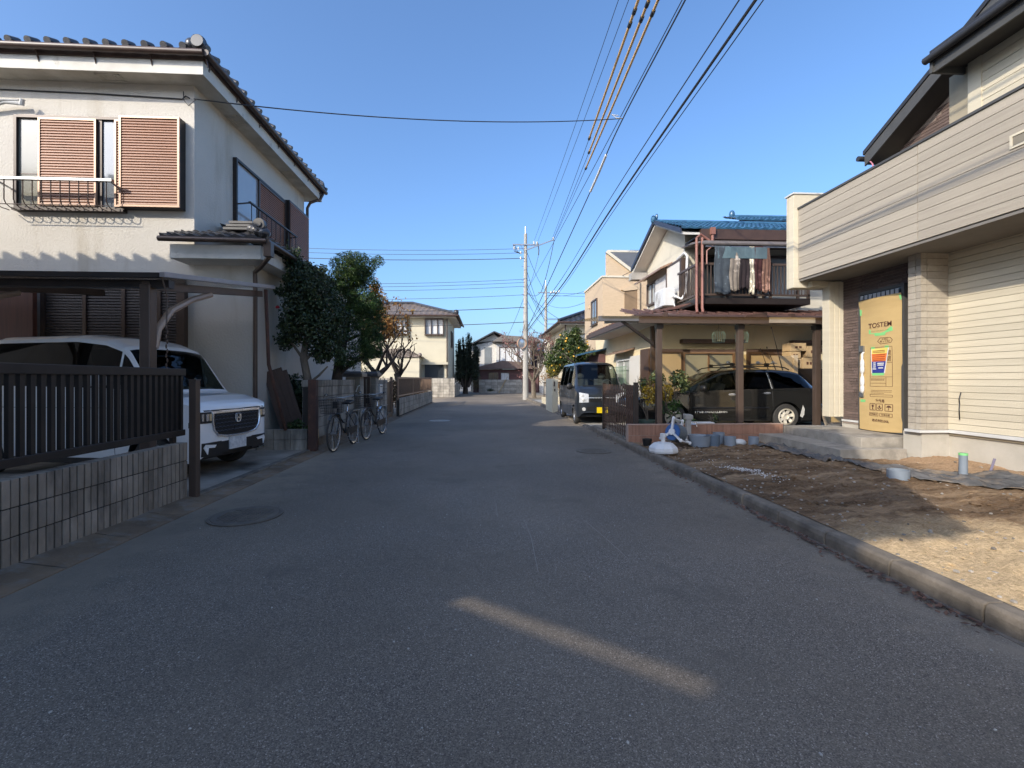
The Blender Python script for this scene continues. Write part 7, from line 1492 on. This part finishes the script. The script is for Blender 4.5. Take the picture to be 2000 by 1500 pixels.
for i, (a, b) in enumerate((((3.34,29.42,9.3),(2.6,29.5,7.0)),((4.35,29.4,10.3),(3.3,27.5,6.6)),((3.3,27.5,6.6),(2.65,29.5,6.9)),((2.5,29.5,5.1),(2.1,29.3,3.9)),((2.45,29.5,6.7),(1.2,37,3.9)),((2.6,29.5,6.9),(5.3,28.4,4.7)),((2.62,29.5,8.2),(4.6,35,5.5)))): wire(a, b, .25, .013 if i != 1 else .02, ['drop wire from the right crossarm end','cable falling from the raised side arm','cable curving back to the pole from the falling cable','short cable loop above the traffic mirror','service drop towards the far white house','service drop towards the small cream house','slanting drop wire towards the farther pole'][i], grp='service drops')
wire((5.6,41.8,9.0),(5.9,16.5,5.6),.5,.012,'service wire from the farther pole to the blue-roofed house')
wire((5.5,41.8,8.2),(5.1,22,5.2),.4,.012,'service wire from the farther pole to the tan house')
t = thing('television_antenna', (6.0,17.5,6.0), 'small television antenna above the blue-roofed house', 'antenna'); o = MB(); o.tube([(5.9,17.2,5.2),(5.9,17.2,6.3)], .015, 6); o.bar((5.4,17.2,6.2),(6.3,17.2,6.25),.015,.015); [o.bar((5.45+.12*i,17.0,6.21),(5.45+.12*i,17.4,6.21),.01,.01) for i in range(7)]; o.build('mast', MT['steel'], t)

# ------------------------------------------------------------------ houses behind the viewer on the left: their roofs shade the street
NA = thing('neighbour_house', (-10,1.5,0), 'tiled two-storey neighbour house behind the slat fence, left of the viewer', 'house')
o = MB(); o.box(-15,-5.7,-1.4,4.2,0,6.5); o.prism([(-1.4,6.45),(4.2,6.45),(4.2,6.52),(-1.4,8.12)], 'x', -15, -5.7); o.build('wall', MT['stucco'], NA)
o = MB(); tile_plane(o, (-15.6,-4.6,6.48), (1,0,0), (0,1,.94), 11., 3.02, pu=.31, pv=.28); tile_plane(o, (-4.6,4.74,6.48), (-1,0,0), (0,-1,.29), 11., 7.43, pu=.31, pv=.28, eave_knobs=.06); o.tube([(-15.6,-2.4,8.62),(-4.6,-2.4,8.62)], .13, 8); o.build('roof', MT['tile_grey'], NA, smooth=True)
o = MB(); o.prism([(-4.55,6.42),(-2.4,8.44),(4.68,6.42),(4.68,6.34),(-2.4,8.34),(-4.55,6.34)], 'x', -15.5, -4.65); o.build('eave', MT['soffit'], NA)
window_unit(NA, 'x', -5.7, 1, -.6,1.2,3.8,5.2)
o = MB()                                              # added unseen screen: blocks sun, its sloping slot leaves a streak on the road
o.prism([(.8,0),(.8,3.50),(-1.4,3.50),(-2.0,3.765),(-4.0,4.642),(-4.02,4.651),(-4.3,4.615),(-9,4.615),(-9,0)], 'x', -5.26, -5.16)
o.prism([(-1.4,3.50),(.8,3.50),(.8,6.4),(-4.3,6.4),(-4.3,6.0),(-9,6.0),(-9,4.615),(-4.3,4.615),(-4.02,4.653),(-3.98,4.695),(-3.9,4.672),(-3.0,4.284),(-2.0,3.846),(-1.90,3.722)], 'x', -5.26, -5.16)
NS = o.build('sun_slot_screen', MT['stucco']); tag(NS, 'added unseen screen wall behind the viewer, slotted to cast a sun streak on the road', 'wall')
NB = thing('rear_house', (-12,-11,0), 'flat-roofed pale house behind the viewer on the left', 'house')
o = MB(); o.box(-18,-6.5,-16,-6.4,0,4.9); o.build('wall', MT['pale_wall'], NB); o = MB(); o.box(-18.1,-6.4,-16.1,-6.3,4.9,5.05); o.build('coping', MT['conc'], NB); window_unit(NB, 'x', -6.5, 1, -10,-8,3.0,4.3)
